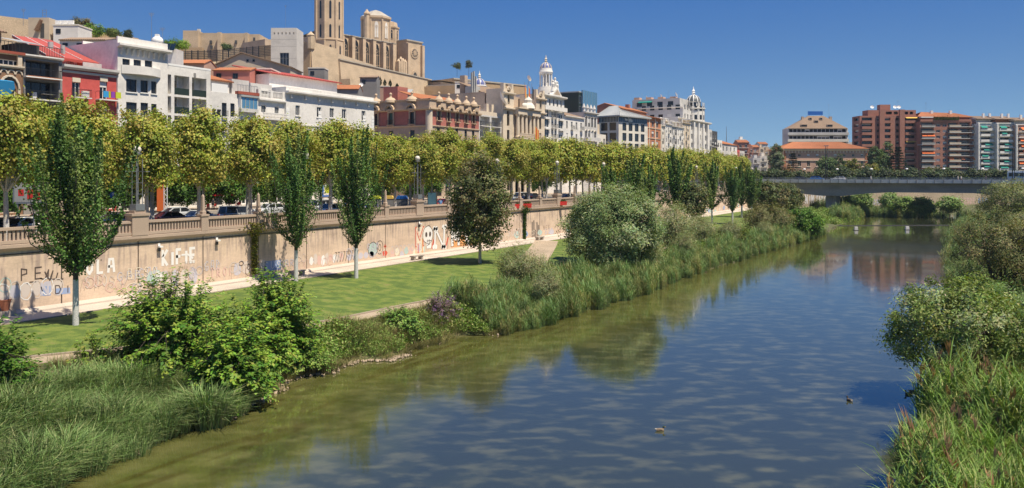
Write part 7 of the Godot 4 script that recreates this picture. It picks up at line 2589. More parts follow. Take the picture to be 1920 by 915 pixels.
func make_spray_bush(called: String, label: String, rad: Vector3, twigs: int, leaves: int, size: Vector2, cols: Array, category := "bush", group := "", foot := 0.0) -> Node3D:   # arching twigs with leaves hanging along them
	var o := thing(called, label, category, Vector3.ZERO, 0.0, group)
	var l := LB.new()
	var b := MB.new()
	for i in twigs:
		var d := rv()
		d.y = absf(d.y) * 1.1 - 0.12
		d = d.normalized()
		var r := rf(0.6, 1.08)
		var p0 := V(rf(-0.3, 0.3) * rad.x, rf(0.0, 0.25) * rad.y, rf(-0.3, 0.3) * rad.z)
		var p2 := d * rad * r + V(0, 0.08 * rad.y, 0)
		var p1 := p0.lerp(p2, 0.55) + V(0, rad.y * rf(0.08, 0.3), 0)
		if i % 2 == 0:
			b.tube(p0, p1, 0.03, 0.018, 4, false)
			b.tube(p1, p2, 0.018, 0.005, 3, false)
		var base := tone(cols, 0.22)
		var inner := 0.18 if i % 3 == 0 else 0.42
		for j in leaves:
			var f := inner + (1.02 - inner) * float(j) / leaves
			var q := p0.lerp(p1, f).lerp(p1.lerp(p2, f), f)
			var tang := (p1.lerp(p2, f) - p0.lerp(p1, f)).normalized()
			var side := tang.cross(rv()).normalized()
			var u := (side * 0.8 + tang * 0.35 + V(0, -0.55, 0)).normalized()
			var sz := rf(0.7, 1.25)
			var fc := (rv() * 0.5 + d * 0.5 + V(0, 0.8, 0)).normalized()
			u = (u - fc * u.dot(fc)).normalized()
			l.leaf(q + u * size.x * 1.1 + rv() * 0.09, u * size.x * sz, fc.cross(u) * size.y * sz, Color(base.r * rf(0.8, 1.25), base.g * rf(0.82, 1.2), base.b * rf(0.8, 1.2)))
	put("crown", l.mesh(), M.leaf, o)
	b.tube(V(0, -foot, 0), V(0, rad.y * 0.4, 0), 0.09, 0.05, 6)
	obj("stem", b, M.bark, o)
	return o


func ordinal(k: int) -> String:
	return ["first", "second", "third", "fourth", "fifth", "sixth", "seventh", "eighth", "ninth", "tenth", "eleventh", "twelfth"][k]


func make_trees() -> void:
	# clipped plane trees: a front row just behind the balustrade, a second row across the car lane
	var near := []
	var far := []
	for k in 9: near.append(make_plane("x", true, k))
	for k in 3: far.append(make_plane("x", false, k))
	var marks := ["KIFIE lamp", "poplar-screened lamp", "mural lamp", "dark-round-tree lamp", "lamp beside the big willow", "lamp behind the big willow", "seventh lamp from the red house", "eighth lamp from the red house", "ninth lamp from the red house", "tenth lamp from the red house", "eleventh lamp from the red house", "last lamp before the bridge", "bridge end"]
	var used := {}
	var count := {}
	for k in 41:
		var s := 20.2 + k * 5.6
		for row in 2:
			var ss := s + 0.1 * row + rf(-0.3, 0.3)
			var at := V(-60.2 - 6.6 * row, STREET, -ss)
			var src: Array = near if ss < 120 else far
			var i := (k * 2 + row * 5) % src.size() if ss < 120 else (k + row) % src.size()
			var bayn := int(floor((ss - 40.2) / 18.5))
			var key := "%d %d" % [bayn, row]
			count[key] = count.get(key, -1) + 1
			var label: String
			if bayn < 0: label = ("%s front-row plane tree from the picture's left edge" if row == 0 else "%s back-row plane tree from the picture's left edge") % ordinal(k)
			else: label = ("%s front-row plane tree after the %s" if row == 0 else "%s back-row plane tree after the %s") % [ordinal(count[key]), marks[mini(bayn, 12)]]
			var turn := rf(0, TAU)
			var sz := V(rf(0.86, 1.1), rf(0.9, 1.06), rf(0.86, 1.1))
			var o: Node3D = src[i]
			var g := "clipped plane trees, front row" if row == 0 else "clipped plane trees, back row"
			if not used.has(o):
				used[o] = true
				o.position = at
				o.rotation.y = turn
				o.set_meta("label", label)
				o.set_meta("group", g)
			else:
				copy(o, at, turn, label, g, sz)
	# greener trees on the pavement before the houses
	var gt := make_round_tree("pavement_tree", "x", 6.3, V(3.2, 2.7, 3.2), [Color(0.1, 0.2, 0.03), Color(0.14, 0.25, 0.045), Color(0.075, 0.15, 0.03)], 90, 80, 0.9, W(0.17, 0.12), "tree", "green trees before the houses", 1, 0.2, "pale_bark")
	var tips := ["before the brick house", "before the dark grey house", "before the red house", "before the bow-windowed house", "before the balcony house", "before the white hotel", "before the long white house's door", "before the long white house's far end", "at the side street by the ornate house", "before the ornate house", "before the columned hall", "before the zinc-roofed office", "between the brick and the dark grey house", "between the dark grey and the red house", "between the red and the bow-windowed house", "between the bow-windowed and the balcony house", "before the glazed gallery house", "at the side street corner of the long white house"]
	var gs := [48.0, 56.0, 63.5, 71.0, 79.0, 86.0, 101.0, 113.0, 127.0, 146.0, 176.0, 240.0, 52.0, 60.0, 67.5, 75.0, 92.0, 120.0]
	for k in 18:
		var at := V(-91.5 + rf(-1, 1), STREET, -gs[k])
		var label: String = "dark green pavement tree " + tips[k]
		if k == 0:
			gt.position = at
			gt.set_meta("label", label)
		else: copy(gt, at, rf(0, TAU), label, "green trees before the houses", Vector3.ONE * rf(0.85, 1.1))
	# poplars and round trees on the lawn
	var o: Node3D
	o = make_poplar("tall poplar with white painted trunk before the DE graffiti, biggest of all", 15.2, 4.0, 0, 44, 680, 0.09)
	o.position = V(-50.16, 1.8, -30.61)
	o = make_poplar("slim poplar rising from behind the lime green bush, beside the blue graffiti", 14.4, 3.3, 1, 34, 480, 0.085)
	o.position = V(-53.4, 1.85, -53.2)
	o = make_poplar("poplar with white trunk standing alone on the mown lawn before the pale tags", 14.8, 3.4, 2, 34, 500, 0.085)
	o.position = V(-49.89, 1.8, -57.35)
	var far_poplar := make_poplar("slim poplar top beyond the big willow, left of three", 12.3, 3.0, 3, 26, 280, 0.13)
	far_poplar.position = V(-48, 1.8, -113)
	for q in [[V(-48, 1.8, -123), 1.15, "tall poplar right behind the big willow's crown"], [V(-49, 1.8, -133), 1.0, "poplar seen through between the big willow and the broad poplar"], [V(-46, 1.8, -138), 1.28, "broad dark poplar beyond the feathery bush beside the willow"], [V(-45.8, 1.8, -160), 1.12, "poplar with white trunk on the far lawn beside the dark tree"], [V(-41.8, 1.8, -160.5), 1.0, "poplar with bare low trunk beyond the yellow-green bush"], [V(-46.3, 1.8, -186), 1.1, "far poplar of a white trunked pair, nearer the wall"], [V(-44.3, 1.8, -187), 1.05, "far poplar of a white trunked pair, nearer the river"]]:
		copy(far_poplar, q[0], rf(0, TAU), q[2], "poplars on the river lawn", V(q[1], q[1], q[1]))
	o = make_round_tree("dark_round_tree", "dense dark round-headed tree with pale trunk on the lawn before the mural", 12.0, V(3.35, 5.2, 3.35), DARK, 210, 120, 0.75, W(0.13, 0.09), "tree", "", 1, 0.2, "pale_bark")
	o.position = V(-46.86, 1.8, -74.15)
	o = make_round_tree("small_dark_tree", "small dark tree with thin pale trunk before the white trunked far poplars", 8.6, V(2.5, 3.4, 2.5), DARK, 90, 60, 0.8, W(0.2, 0.14), "tree", "", 1, 0.2, "pale_bark")
	o.position = V(-43.49, 1.8, -139.6)
	o = make_round_tree("shade_tree", "thin dark tree standing in the shade left under the big willow", 6.2, V(2.2, 2.2, 2.2), DARK, 60, 60, 0.7, W(0.17, 0.12))
	o.position = V(-38.36, 1.8, -83.52)
	# the big willow on the bank
	o = make_round_tree("big_willow", "big rounded grey-green willow leaning over the lawn in mid view", 9.4, V(5.2, 4.7, 4.8), WILLOW, 380, 200, 0.9, W(0.17, 0.045), "willow", "", 5, 0.15, "bark", 0.5, 0.33)
	o.position = V(-33.6, 1.0, -79.5)
	# trees beyond the bridge
	var dk := [Color(0.08, 0.11, 0.05), Color(0.1, 0.125, 0.06), Color(0.06, 0.085, 0.045)]
	var park := make_round_tree("park_tree", "x", 6.4, V(4.4, 2.9, 3.6), dk, 80, 60, 1.1, W(0.3, 0.2), "tree", "low dark trees behind the bridge")
	var px := [-62.0, -55.5, -49.5, -43.5, -37.5, -31.5, -25.5, -19.0, -12.5, -6.0, 0.5, 7.0, 13.5, 20.0, 27.0]
	var where := ["at the left bridge end", "second from the left bridge end", "behind the dark shrub on the bank", "behind the blue car", "behind the left light mast", "behind the white car", "right of the white car", "left of the walker in white", "behind the walker in white", "before the dark cedar", "behind the middle light mast", "before the brown brick block", "left of the walking pair", "before the teal awnings", "before the white bus"]
	for k in px.size():
		var at := V(px[k], STREET - 0.1, -262.0 - maxf(0.0, px[k] + 58.0) * 0.8 - rf(5, 10))
		var label: String = "low dark tree behind the bridge, " + where[k]
		if k == 0:
			park.position = at
			park.set_meta("label", label)
		else: copy(park, at, rf(0, TAU), label, "low dark trees behind the bridge", V(rf(1.0, 1.3), rf(0.95, 1.15), 1.1))
	var gp := [Color(0.15, 0.2, 0.11), Color(0.11, 0.15, 0.085), Color(0.2, 0.23, 0.14)]
	o = make_round_tree("grey_poplar", "tall ragged grey-green poplar at the end of the street houses", 18.5, V(3.0, 8.2, 3.0), gp, 95, 70, 1.1, W(0.3, 0.22), "poplar tree", "")
	o.position = V(-72.83, 12.41, -350.54) * V(1, 0, 1) + V(0, STREET, 0)
	var cedar := make_cedar("flat layered dark cedar before the pink palace", 13.5)
	cedar.position = V(-63.62, 12.37, -338.54) * V(1, 0, 1) + V(0, STREET, 0)
	copy(cedar, V(-27.06, 12.38, -365.42) * V(1, 0, 1) + V(0, STREET, 0), 1.0, "dark layered cedar before the reddish brick block", "", V(1.25, 1.2, 1.25))
	var yl := [Color(0.19, 0.2, 0.03), Color(0.14, 0.16, 0.03), Color(0.23, 0.22, 0.05)]
	var mg := [Color(0.1, 0.16, 0.06), Color(0.08, 0.125, 0.045), Color(0.13, 0.19, 0.07)]
	var q2 := [["palace_tree", "leafy green tree before the palace's middle windows", 1549, 318, 13.0, 3.6, mg], ["palace_tree", "broad green tree right of the palace's middle windows", 1570, 322, 12.5, 3.8, mg], ["yellow_tree", "bright yellow-green tree before the palace's right end", 1597, 318, 11.0, 3.9, yl], ["brick_poplar", "dark tall tree pair before the reddish brick block, left one", 1642, 330, 18.0, 3.4, mg], ["brick_poplar", "dark tall tree pair before the reddish brick block, right one", 1660, 334, 19.0, 3.4, mg], ["yellow_tree", "rounded yellow-green tree under the reddish brick block", 1637, 316, 9.6, 3.4, yl], ["low_tree", "small bright tree before the brown brick block's left bay", 1745, 318, 7.8, 2.0, yl], ["low_tree", "small green tree before the brown brick block's middle", 1772, 318, 7.6, 1.9, mg], ["rust_tree", "rust brown tree low before the palace's left end", 1478, 322, 8.5, 2.2, [Color(0.18, 0.1, 0.04), Color(0.13, 0.09, 0.04)]]]
	var qp := [W(-50.86, 337.82), W(-47.6, 344.33), W(-42.05, 342.91), W(-35.07, 360.8), W(-32.02, 367.18), W(-34.49, 344.97), W(-14.88, 358.6), W(-9.92, 361.46), W(-64.7, 334.45)]
	for i in q2.size():
		var q: Array = q2[i]
		o = make_round_tree(q[0], q[1], q[4], V(q[5], q[4] * 0.43, q[5]), q[6], 70, 60, 1.0, W(0.3, 0.2), "tree", "trees before the blocks beyond the bridge")
		o.position = V(qp[i].x, STREET, -qp[i].y)
	# trees up on the hill
	var hq := [["hill_pine", "round brown-green pine on the hill crest, left of three", V(-227.12, 53.96, -140.22), 4.0, 3.6, [Color(0.17, 0.15, 0.065), Color(0.13, 0.13, 0.055)]], ["hill_pine", "bright green bushy pine on the hill crest, middle of three", V(-214.34, 50.05, -136.05), 4.2, 3.4, LIME], ["hill_pine", "small round pine on the hill crest, right of three", V(-223.64, 52.94, -148), 2.6, 2.2, [Color(0.15, 0.2, 0.055)]], ["hill_bush", "bright green bush under the white tank on the hill", V(-185.45, 45.18, -141.18), 3.0, 3.4, LIME], ["hill_bush", "dark bush at the foot of the castle's middle", V(-266.93, 63.2, -226.93), 2.6, 2.2, mg], ["terrace_tree", "low spreading tree on the right bastion's upper terrace", V(-240.57, 68.55, -357.62), 3.6, 2.8, [Color(0.1, 0.12, 0.05)]], ["terrace_tree", "pointed tree on the right bastion's upper terrace", V(-235.11, 68.26, -360.77), 5.4, 1.7, [Color(0.1, 0.11, 0.06)]], ["hill_cypress", "small dark cypress right of the crest pines", V(-215.18, 51.76, -147.11), 2.4, 0.7, dk]]
	for q in hq:
		o = make_round_tree(q[0], q[1], q[3], V(q[4], q[3] * 0.48, q[4]), q[5], 45, 60, 0.7, W(0.2, 0.13), "tree", "trees on the hill", 1, 0.0, "bark", 4.0)
		o.position = q[2]


func make_cedar(label: String, h: float) -> Node3D:
	var o := thing("cedar", label, "cedar tree", Vector3.ZERO, 0.0, "cedars beyond the bridge")
	var l := LB.new()
	for i in 13:
		var t := i / 12.0
		var y := h * (0.2 + 0.8 * t)
		var r := (1.0 - t * 0.8) * h * 0.36 * rf(0.8, 1.1)
		for k in 7:
			var a := k * TAU / 7.0 + i * 1.3
			var c := tone([Color(0.03, 0.05, 0.025), Color(0.045, 0.065, 0.035)])
			for j in 60:
				var f := sqrt(rng.randf()) * r
				var b := a + rng.randfn() * 0.28
				l.leaf(V(cos(b) * f, y + rng.randfn() * 0.16 - f * 0.08, sin(b) * f), V(cos(b), rf(-0.3, 0.3), sin(b)) * 0.3, V(-sin(b), rf(-0.3, 0.3), cos(b)) * 0.16, c)
	put("crown", l.mesh(), M.thick_leaf, o)
	var b := MB.new()
	b.tube(Vector3.ZERO, V(0, h * 0.97, 0), 0.35, 0.05, 8)
	obj("trunk", b, M.bark, o)
	return o


# ---------- plants on the banks
func scatter(called: String, meshes: Array, spots: Array, m: Material) -> void:   # spots: [Vector3, height factor, tint]
	for i in meshes.size():
		var mine := []
		for k in range(i, spots.size(), meshes.size()): mine.append(spots[k])
		var mm := MultiMesh.new()
		mm.transform_format = MultiMesh.TRANSFORM_3D
		mm.use_colors = true
		mm.mesh = meshes[i]
		mm.instance_count = mine.size()
		for k in mine.size():
			var q: Array = mine[k]
			mm.set_instance_transform(k, Transform3D(Basis(Vector3.UP, rf(0, TAU)) * Basis.from_scale(V(q[1], q[1] * rf(0.85, 1.15), q[1])), q[0]))
			mm.set_instance_color(k, q[2])
		var o := MultiMeshInstance3D.new()
		o.name = numbered(called)
		o.multimesh = mm
		o.material_override = m
		o.set_meta("kind", "stuff")
		add_child(o)


func reed_clump(n: int, h: float, w: float, spread: float, lean: float, cols: Array, plume := 0.0, plume_col := Color(0.25, 0.13, 0.08)) -> ArrayMesh:
	var l := LB.new()
	for i in n:
		var a := rf(0, TAU)
		var out := V(cos(a), 0, sin(a))
		var p := out * sqrt(rng.randf()) * spread
		var hh := h * rf(0.55, 1.1)
		var stem := p + V(rf(-0.12, 0.12), hh, rf(-0.12, 0.12)) * 1.0
		var c := tone(cols, 0.25)
		if plume > 0:   # a cane with long leaves off it
			l.blade(p, p.lerp(stem, 0.55), stem, V(0.012, 0, 0.008), c, c)
			for k in 5:
				var f := 0.3 + 0.15 * k + rf(-0.05, 0.05)
				var b := a + k * 2.3 + rf(-0.5, 0.5)
				var d := V(cos(b), 0, sin(b))
				var q := p.lerp(stem, f)
				var ln := h * rf(0.14, 0.24)
				l.blade(q, q + d * ln * 0.6 + V(0, ln * 0.75, 0), q + d * ln * 1.2 + V(0, ln * rf(0.6, 1.35), 0), d.cross(Vector3.UP) * w, c, Color(c.r * 1.15, c.g * 1.12, c.b))
			if rng.randf() < plume:
				for k in 9: l.leaf(stem + V(rng.randfn() * 0.03 + 0.02 * k, 0.03 * k, rng.randfn() * 0.03), V(0.05, 0.13, rf(-0.04, 0.04)), V(rf(-0.02, 0.02), 0, 0.022), plume_col * rf(0.7, 1.2))
		else:
			var bend := lean * rf(0.4, 1.3)
			var q := p + V(0, hh * 0.62, 0) + out * bend * 0.35
			l.blade(p, q, q + out * bend * 0.65 + V(0, hh * (0.38 - bend * 0.35), 0), out.cross(Vector3.UP).rotated(Vector3.UP, rf(-0.8, 0.8)) * w, Color(c.r * 0.8, c.g * 0.8, c.b * 0.8), c)
	return l.mesh()


func patch(n: int, s0: float, s1: float, f: Callable, size0: float, size1: float, tint := 0.2) -> Array:   # f(s) -> [x near the water, x towards the land]
	var out := []
	var k := 0
	while out.size() < n and k < n * 6:
		k += 1
		var s := rf(s0, s1)
		var e: Array = f.call(s)
		if e[0] == e[1]: continue
		var x := lerpf(e[0], e[1], rng.randf())
		var t := 1.0 + rf(-tint, tint) + 0.12 * sin(x * 1.9 + s * 0.8)
		out.append([V(x, lower_height(x, s) - 0.05, -s), rf(size0, size1) * (1.0 + 0.22 * sin(x * 1.3) * cos(s * 0.9) + 0.2 * sin(s * 0.37 + x * 0.5)), Color(t, t * rf(0.95, 1.05), t)])
	return out


func make_bank_plants() -> void:
	# drooping grass at the near bank
	var drooping := []
	for k in 4: drooping.append(reed_clump(60, 1.25, 0.013, 0.34, 0.75, REED))
	scatter("drooping_grass", drooping, patch(1900, 9, 27.3, func(s): return [shore(s) + 0.5, shore(s) - lerpf(9.5, 5.5, smoothstep(10.0, 26.0, s))], 0.75, 1.45, 0.4), M.thick_leaf)
	var seedy := []
	for k in 2: seedy.append(reed_clump(9, 1.7, 0.006, 0.3, 0.35, [Color(0.3, 0.3, 0.14), Color(0.22, 0.27, 0.1), Color(0.34, 0.28, 0.16)]))
	scatter("seeding_grass", seedy, patch(420, 9, 27.3, func(s): return [shore(s) - 0.3, shore(s) - 8.0], 0.7, 1.2, 0.3), M.thick_leaf)
	scatter("lawn_weeds", seedy, patch(260, 20, 110, func(s): return [-54.0, -53.4] if int(s * 7.0) % 2 else [lawn_edge(s) - 0.1, lawn_edge(s) + 0.35], 0.1, 0.28, 0.3), M.thick_leaf)
	scatter("seeding_grass", seedy, patch(500, 49, 168, func(s): return [shore(s) + 0.3, shore(s) - 4.2], 0.7, 1.25, 0.3), M.thick_leaf)
	# reed beds along the left bank
	var green := [Color(0.12, 0.22, 0.08), Color(0.15, 0.26, 0.1), Color(0.1, 0.18, 0.06), Color(0.22, 0.27, 0.12)]
	var reeds := []
	for k in 4: reeds.append(reed_clump(18, 1.8, 0.013, 0.36, 0.6, green if k < 3 else [Color(0.24, 0.27, 0.1), Color(0.3, 0.27, 0.13), Color(0.18, 0.24, 0.08)], 0.0001))
	scatter("reeds", reeds, patch(1800, 49.5, 78, func(s): return [shore(s) + 0.9, maxf(shore(s) - 4.2, lawn_edge(s) + 2.4)], 0.6, 1.12, 0.35), M.thick_leaf)
	scatter("reeds", reeds, patch(2300, 78, 168, func(s): return [shore(s) + 0.8, shore(s) - 4.0], 0.45, 1.0, 0.4), M.thick_leaf)
	# herb layer on the open bank and towards the lawn
	var herbs := []
	var mixed := [Color(0.16, 0.29, 0.05), Color(0.24, 0.36, 0.09), Color(0.33, 0.34, 0.13), Color(0.12, 0.21, 0.04)]
	for k in 4:
		var l := LB.new()
		for i in 130:
			var p := V(rng.randfn() * 0.24, absf(rng.randfn()) * 0.22, rng.randfn() * 0.24)
			var fc := (rv() + V(0, 0.9, 0)).normalized()
			var d := fc.cross(rv()).normalized()
			l.leaf(p, d * 0.065, fc.cross(d) * 0.04, tone(mixed, 0.25))
		herbs.append(l.mesh())
	scatter("bank_herbs", herbs, patch(2600, 25, 50, func(s): return [shore(s) - 0.4, lawn_edge(s) + 2.6], 0.4, 1.15, 0.45), M.leaf)
	scatter("bank_herbs", herbs, patch(2000, 48, 200, func(s): return [shore(s) - 2.0, lawn_edge(s) + 2.3], 0.8, 1.7, 0.3), M.leaf)
	var dry := []
	for k in 3: dry.append(reed_clump(40, 0.7, 0.008, 0.25, 0.5, [Color(0.36, 0.29, 0.14), Color(0.27, 0.27, 0.1), Color(0.2, 0.22, 0.08)]))
	scatter("dry_grass", dry, patch(800, 22, 110, func(s): return [lawn_edge(s) + 1.9, lawn_edge(s) + 3.2], 0.35, 0.9, 0.3), M.thick_leaf)
	scatter("dry_grass", dry, patch(260, 38, 48, func(s): return [shore(s) - 0.3, lawn_edge(s) + 2.2], 0.9, 1.6, 0.3), M.thick_leaf)
	scatter("dry_grass", dry, patch(500, 9, 60, func(s): return [shore(s) + 0.35, shore(s) - 0.5], 0.5, 1.0, 0.3), M.thick_leaf)
	scatter("dry_grass", dry, patch(260, 49, 60, func(s): return [-47.0 + 0.2 * (s - 49.0), -42.5], 0.08, 0.2, 0.3), M.thick_leaf)
	scatter("bank_herbs", herbs, patch(700, 196, 240, func(s): return [shore(s) - 0.3, shore(s) - 14.0], 1.0, 2.4, 0.3), M.leaf)
	# far pool beyond the weir
	scatter("reeds", reeds, patch(1300, 208, 268, func(s): return [lerpf(-14.0, -6.0, smoothstep(215.0, 262.0, s)), -42.0] if s > 246 else [-26.0, -31.0], 0.9, 1.5), M.thick_leaf)
	scatter("reeds", reeds, patch(900, 206, 268, func(s): return [lerpf(0.0, -5.0, smoothstep(206.0, 262.0, s)), 24.0], 0.9, 1.4), M.thick_leaf)
	# right bank: tall plumed reeds in front, light reeds further up
	var tall := []
	for k in 5: tall.append(reed_clump(30, 2.3, 0.014, 0.36, 0.7, [Color(0.17, 0.29, 0.065), Color(0.23, 0.35, 0.09), Color(0.12, 0.22, 0.05), Color(0.3, 0.34, 0.13)], 0.06, Color(0.34, 0.2, 0.11)))
	scatter("plumed_reeds", tall, patch(1500, 22, 40, func(s): return [far_shore(s) - 0.5, far_shore(s) + 8.0], 0.8, 1.2, 0.3), M.thick_leaf)
	scatter("reeds", reeds, patch(800, 44, 130, func(s): return [far_shore(s) - 0.1, far_shore(s) + 9.0], 0.6, 1.1), M.thick_leaf)
	scatter("reeds", reeds, patch(900, 130, 206, func(s): return [far_shore(s) - 0.3, far_shore(s) + 14.0], 0.9, 1.4), M.thick_leaf)
	# the light green bushes in the foreground
	var o: Node3D
	var wide := W(0.1, 0.068)
	o = make_spray_bush("leafy_bush", "big light green leafy bush filling the near bank beside the white trunk", V(4.1, 4.9, 3.3), 640, 42, wide, LIME, "bush", "leafy bushes on the near bank", 0.5)
	o.position = V(-36.8, 1.2, -27.6)
	o = make_spray_bush("leafy_bush", "light green bush hanging its branches right down into the water", V(2.3, 3.8, 2.2), 330, 38, wide, LIME, "bush", "leafy bushes on the near bank", 0.5)
	o.position = V(-31.9, 0.5, -27.4)
	o = make_spray_bush("leafy_bush", "upright light green bush at the right of the leafy group", V(2.8, 5.0, 2.6), 420, 40, wide, LIME, "bush", "leafy bushes on the near bank", 0.5)
	o.position = V(-35.2, 0.9, -33.6)
	o = make_spray_bush("leafy_bush", "lower light green bush joining the leafy group in the middle", V(3.0, 3.9, 2.6), 420, 40, wide, LIME, "bush", "leafy bushes on the near bank", 0.5)
	o.position = V(-34.6, 0.7, -30.6)
	o = make_spray_bush("leafy_bush", "dark green leafy bush cut by the picture's left edge", V(2.5, 3.9, 2.4), 330, 40, W(0.085, 0.058), [Color(0.09, 0.2, 0.025), Color(0.13, 0.24, 0.035), Color(0.06, 0.14, 0.02)], "bush", "leafy bushes on the near bank", 0.5)
	o.position = V(-38.2, 1.1, -19.4)
	o = make_spray_bush("sapling", "thin sapling with yellow-green leaves at the edge of the drooping grass", V(1.1, 2.2, 1.1), 40, 26, wide, LIME, "sapling", "", 0.3)
	o.position = V(-39.8, 1.3, -25.2)
	o = make_spray_bush("bramble", "bright green bramble mound on the open bank", V(2.3, 1.5, 1.6), 240, 26, W(0.07, 0.05), [Color(0.2, 0.34, 0.07), Color(0.26, 0.38, 0.1), Color(0.15, 0.26, 0.05)], "bramble", "mounds on the open bank", 0.3)
	o.position = V(-34.01, 1, -43.29)
	copy(o, V(-35.59, 1, -39.47), 2.0, "low green bramble mound right of the upright leafy bush", "mounds on the open bank", V(0.8, 0.8, 0.9))
	copy(o, V(-33.31, 0.4, -34.02), 1.0, "green bramble hanging over the pebbly edge below the leafy bushes", "mounds on the open bank", V(0.7, 0.8, 0.9))
	o = make_spray_bush("red_leaf_bush", "small bush with dark red leaves at the water's edge", V(0.6, 0.7, 0.6), 50, 18, W(0.06, 0.045), [Color(0.1, 0.025, 0.015), Color(0.07, 0.05, 0.02)], "bush", "", 0.2)
	o.position = V(-33.12, 0.6, -41.58)
	o = make_spray_bush("dark_mound", "dark green rounded bush just above the water's edge", V(0.9, 0.8, 0.8), 80, 20, W(0.055, 0.04), [Color(0.035, 0.07, 0.018), Color(0.05, 0.09, 0.02)], "bush", "", 0.2)
	o.position = V(-33.72, 0.5, -38.97)
	# purple flower bank
	var pl := make_spray_bush("purple_shrub", "shrub with hazy purple flower spikes beside the reeds", V(1.7, 2.4, 1.6), 240, 26, W(0.055, 0.022), [Color(0.26, 0.18, 0.24), Color(0.2, 0.2, 0.1), Color(0.32, 0.17, 0.4), Color(0.2, 0.14, 0.14)], "shrub", "purple shrubs", 0.2)
	pl.position = V(-33.5, 0.9, -47.66)
	copy(pl, V(0.6, 0.5, -26.0), 1.0, "purple flowering spikes among the plumed reeds in the near corner", "purple shrubs", V(0.6, 0.7, 0.6))
	# feathery tamarisks and shrubs along the left bank
	var feather := [Color(0.28, 0.33, 0.15), Color(0.22, 0.26, 0.1), Color(0.36, 0.36, 0.19)]
	var fb := make_round_tree("tamarisk", "feathery grey-green tamarisk at the reed bed's upper edge", 4.2, V(1.9, 2.1, 1.7), feather, 110, 110, 0.6, W(0.12, 0.02), "shrub", "feathery shrubs on the bank", 4, -0.3, "bark", 0.6)
	fb.position = V(-34.95, 1.2, -61.28)
	for q in [[V(-29.7, 0.9, -57.48), 0.72, "pale feathery tamarisk over the reeds, right of the taller one"], [V(-33.77, 1.2, -100.23), 1.6, "tall brownish tamarisk right of the big willow"], [V(-34.27, 0.8, -113.54), 1.2, "brown tamarisk at the water side right of the tall one"], [V(-31.0, 0.9, -97), 0.8, "low grey tamarisk in the reeds between the big willow and the tall one"], [V(-31.6, 0.9, -121), 0.95, "round grey tamarisk half way along the far reeds"], [V(-29.6, 0.7, -133), 0.8, "low tamarisk near the water before the grey willow dome"], [V(-33.6, 1.0, -62), 0.85, "small tamarisk in the middle of the nearer reed bed"], [V(-31.29, 0.8, -83.2), 1.0, "dull green tamarisk at the big willow's right foot"]]:
		copy(fb, q[0], rf(0, TAU), q[2], "feathery shrubs on the bank", V(q[1], q[1], q[1]))
	o = make_round_tree("yellow_bush", "low yellow-green bush on the far lawn's edge", 2.6, V(4.0, 1.35, 2.6), [Color(0.13, 0.17, 0.025), Color(0.16, 0.18, 0.035), Color(0.09, 0.13, 0.02)], 80, 70, 0.8, W(0.17, 0.1), "bush", "", 3, 0.1, "bark", 0.5)
	o.position = V(-33.13, 1.2, -122.46)
	o = make_round_tree("grey_willow", "dome of grey-green willow at the far water's edge", 5.6, V(4.4, 2.9, 4.2), OLIVE, 150, 90, 0.9, W(0.19, 0.05), "willow", "", 4, 0.0, "bark", 0.6)
	o.position = V(-32.39, 0.8, -148.26)
	o = make_round_tree("bank_alder", "bright green round bush right of the grey-green willow dome", 5.4, V(3.8, 2.8, 3.6), [Color(0.1, 0.2, 0.03), Color(0.14, 0.25, 0.04), Color(0.07, 0.15, 0.02)], 110, 80, 0.9, W(0.2, 0.13), "bush", "", 3, 0.1, "bark", 0.6)
	o.position = V(-27.06, 0.6, -152.94)
	o.scale = V(0.88, 0.9, 0.88)
	copy(o, V(-29.09, 0.8, -154.8), 2.0, "smaller bright green bush between the willow dome and the round one", "", V(0.75, 0.75, 0.75))
	o = make_round_tree("dark_bank_tree", "dark bushy tree before the left bridge end", 8.4, V(4.8, 4.1, 4.2), DARK, 140, 80, 1.0, W(0.24, 0.15), "tree", "dark trees before the bridge", 3, 0.1)
	o.position = V(-41.9, 1.6, -192.86)
	copy(o, V(-38.31, 1.4, -199.32), 1.5, "brownish tree leaning on the dark one before the bridge", "dark trees before the bridge", V(0.8, 0.95, 0.8))
	# round the pier and the far pool
	var fg := make_round_tree("pool_bush", "round light bush right of the bridge pier", 4.8, V(2.8, 2.5, 2.6), [Color(0.23, 0.34, 0.1), Color(0.18, 0.28, 0.075), Color(0.28, 0.38, 0.14)], 80, 70, 0.9, W(0.24, 0.13), "bush", "bushes by the far pool", 3, 0.0, "bark", 0.6)
	fg.position = V(-32.5, 1.0, -252)
	for q in [[V(-29.5, 1.2, -262), V(1.15, 1.3, 1.15), "taller dark bush under the bridge right of the pier"], [V(-17.5, 0.9, -258), V(1.3, 0.95, 1.3), "broad bush under the middle of the bridge"], [V(-12.5, 0.7, -252), V(1.2, 1.0, 1.2), "pale bush dipping to the far pool"], [V(-6.0, 1.2, -264), V(1.2, 0.9, 1.2), "dark bush below the far wall"], [V(-22.0, 1.2, -266), V(1.0, 1.1, 1.0), "small bush against the far wall"]]:
		copy(fg, q[0], rf(0, TAU), q[2], "bushes by the far pool", q[1])
	# right bank willows
	o = make_round_tree("leaning_willow", "pale leafed willow with dark forked stems leaning over the water", 6.0, V(3.7, 2.6, 3.3), [Color(0.24, 0.3, 0.085), Color(0.18, 0.25, 0.06), Color(0.32, 0.37, 0.17), Color(0.14, 0.2, 0.045)], 250, 130, 0.52, W(0.1, 0.034), "willow", "willows on the right bank", 6, 0.25, "bark", 0.8, 0.3)
	o.position = V(-0.35, 0.5, -46.2)
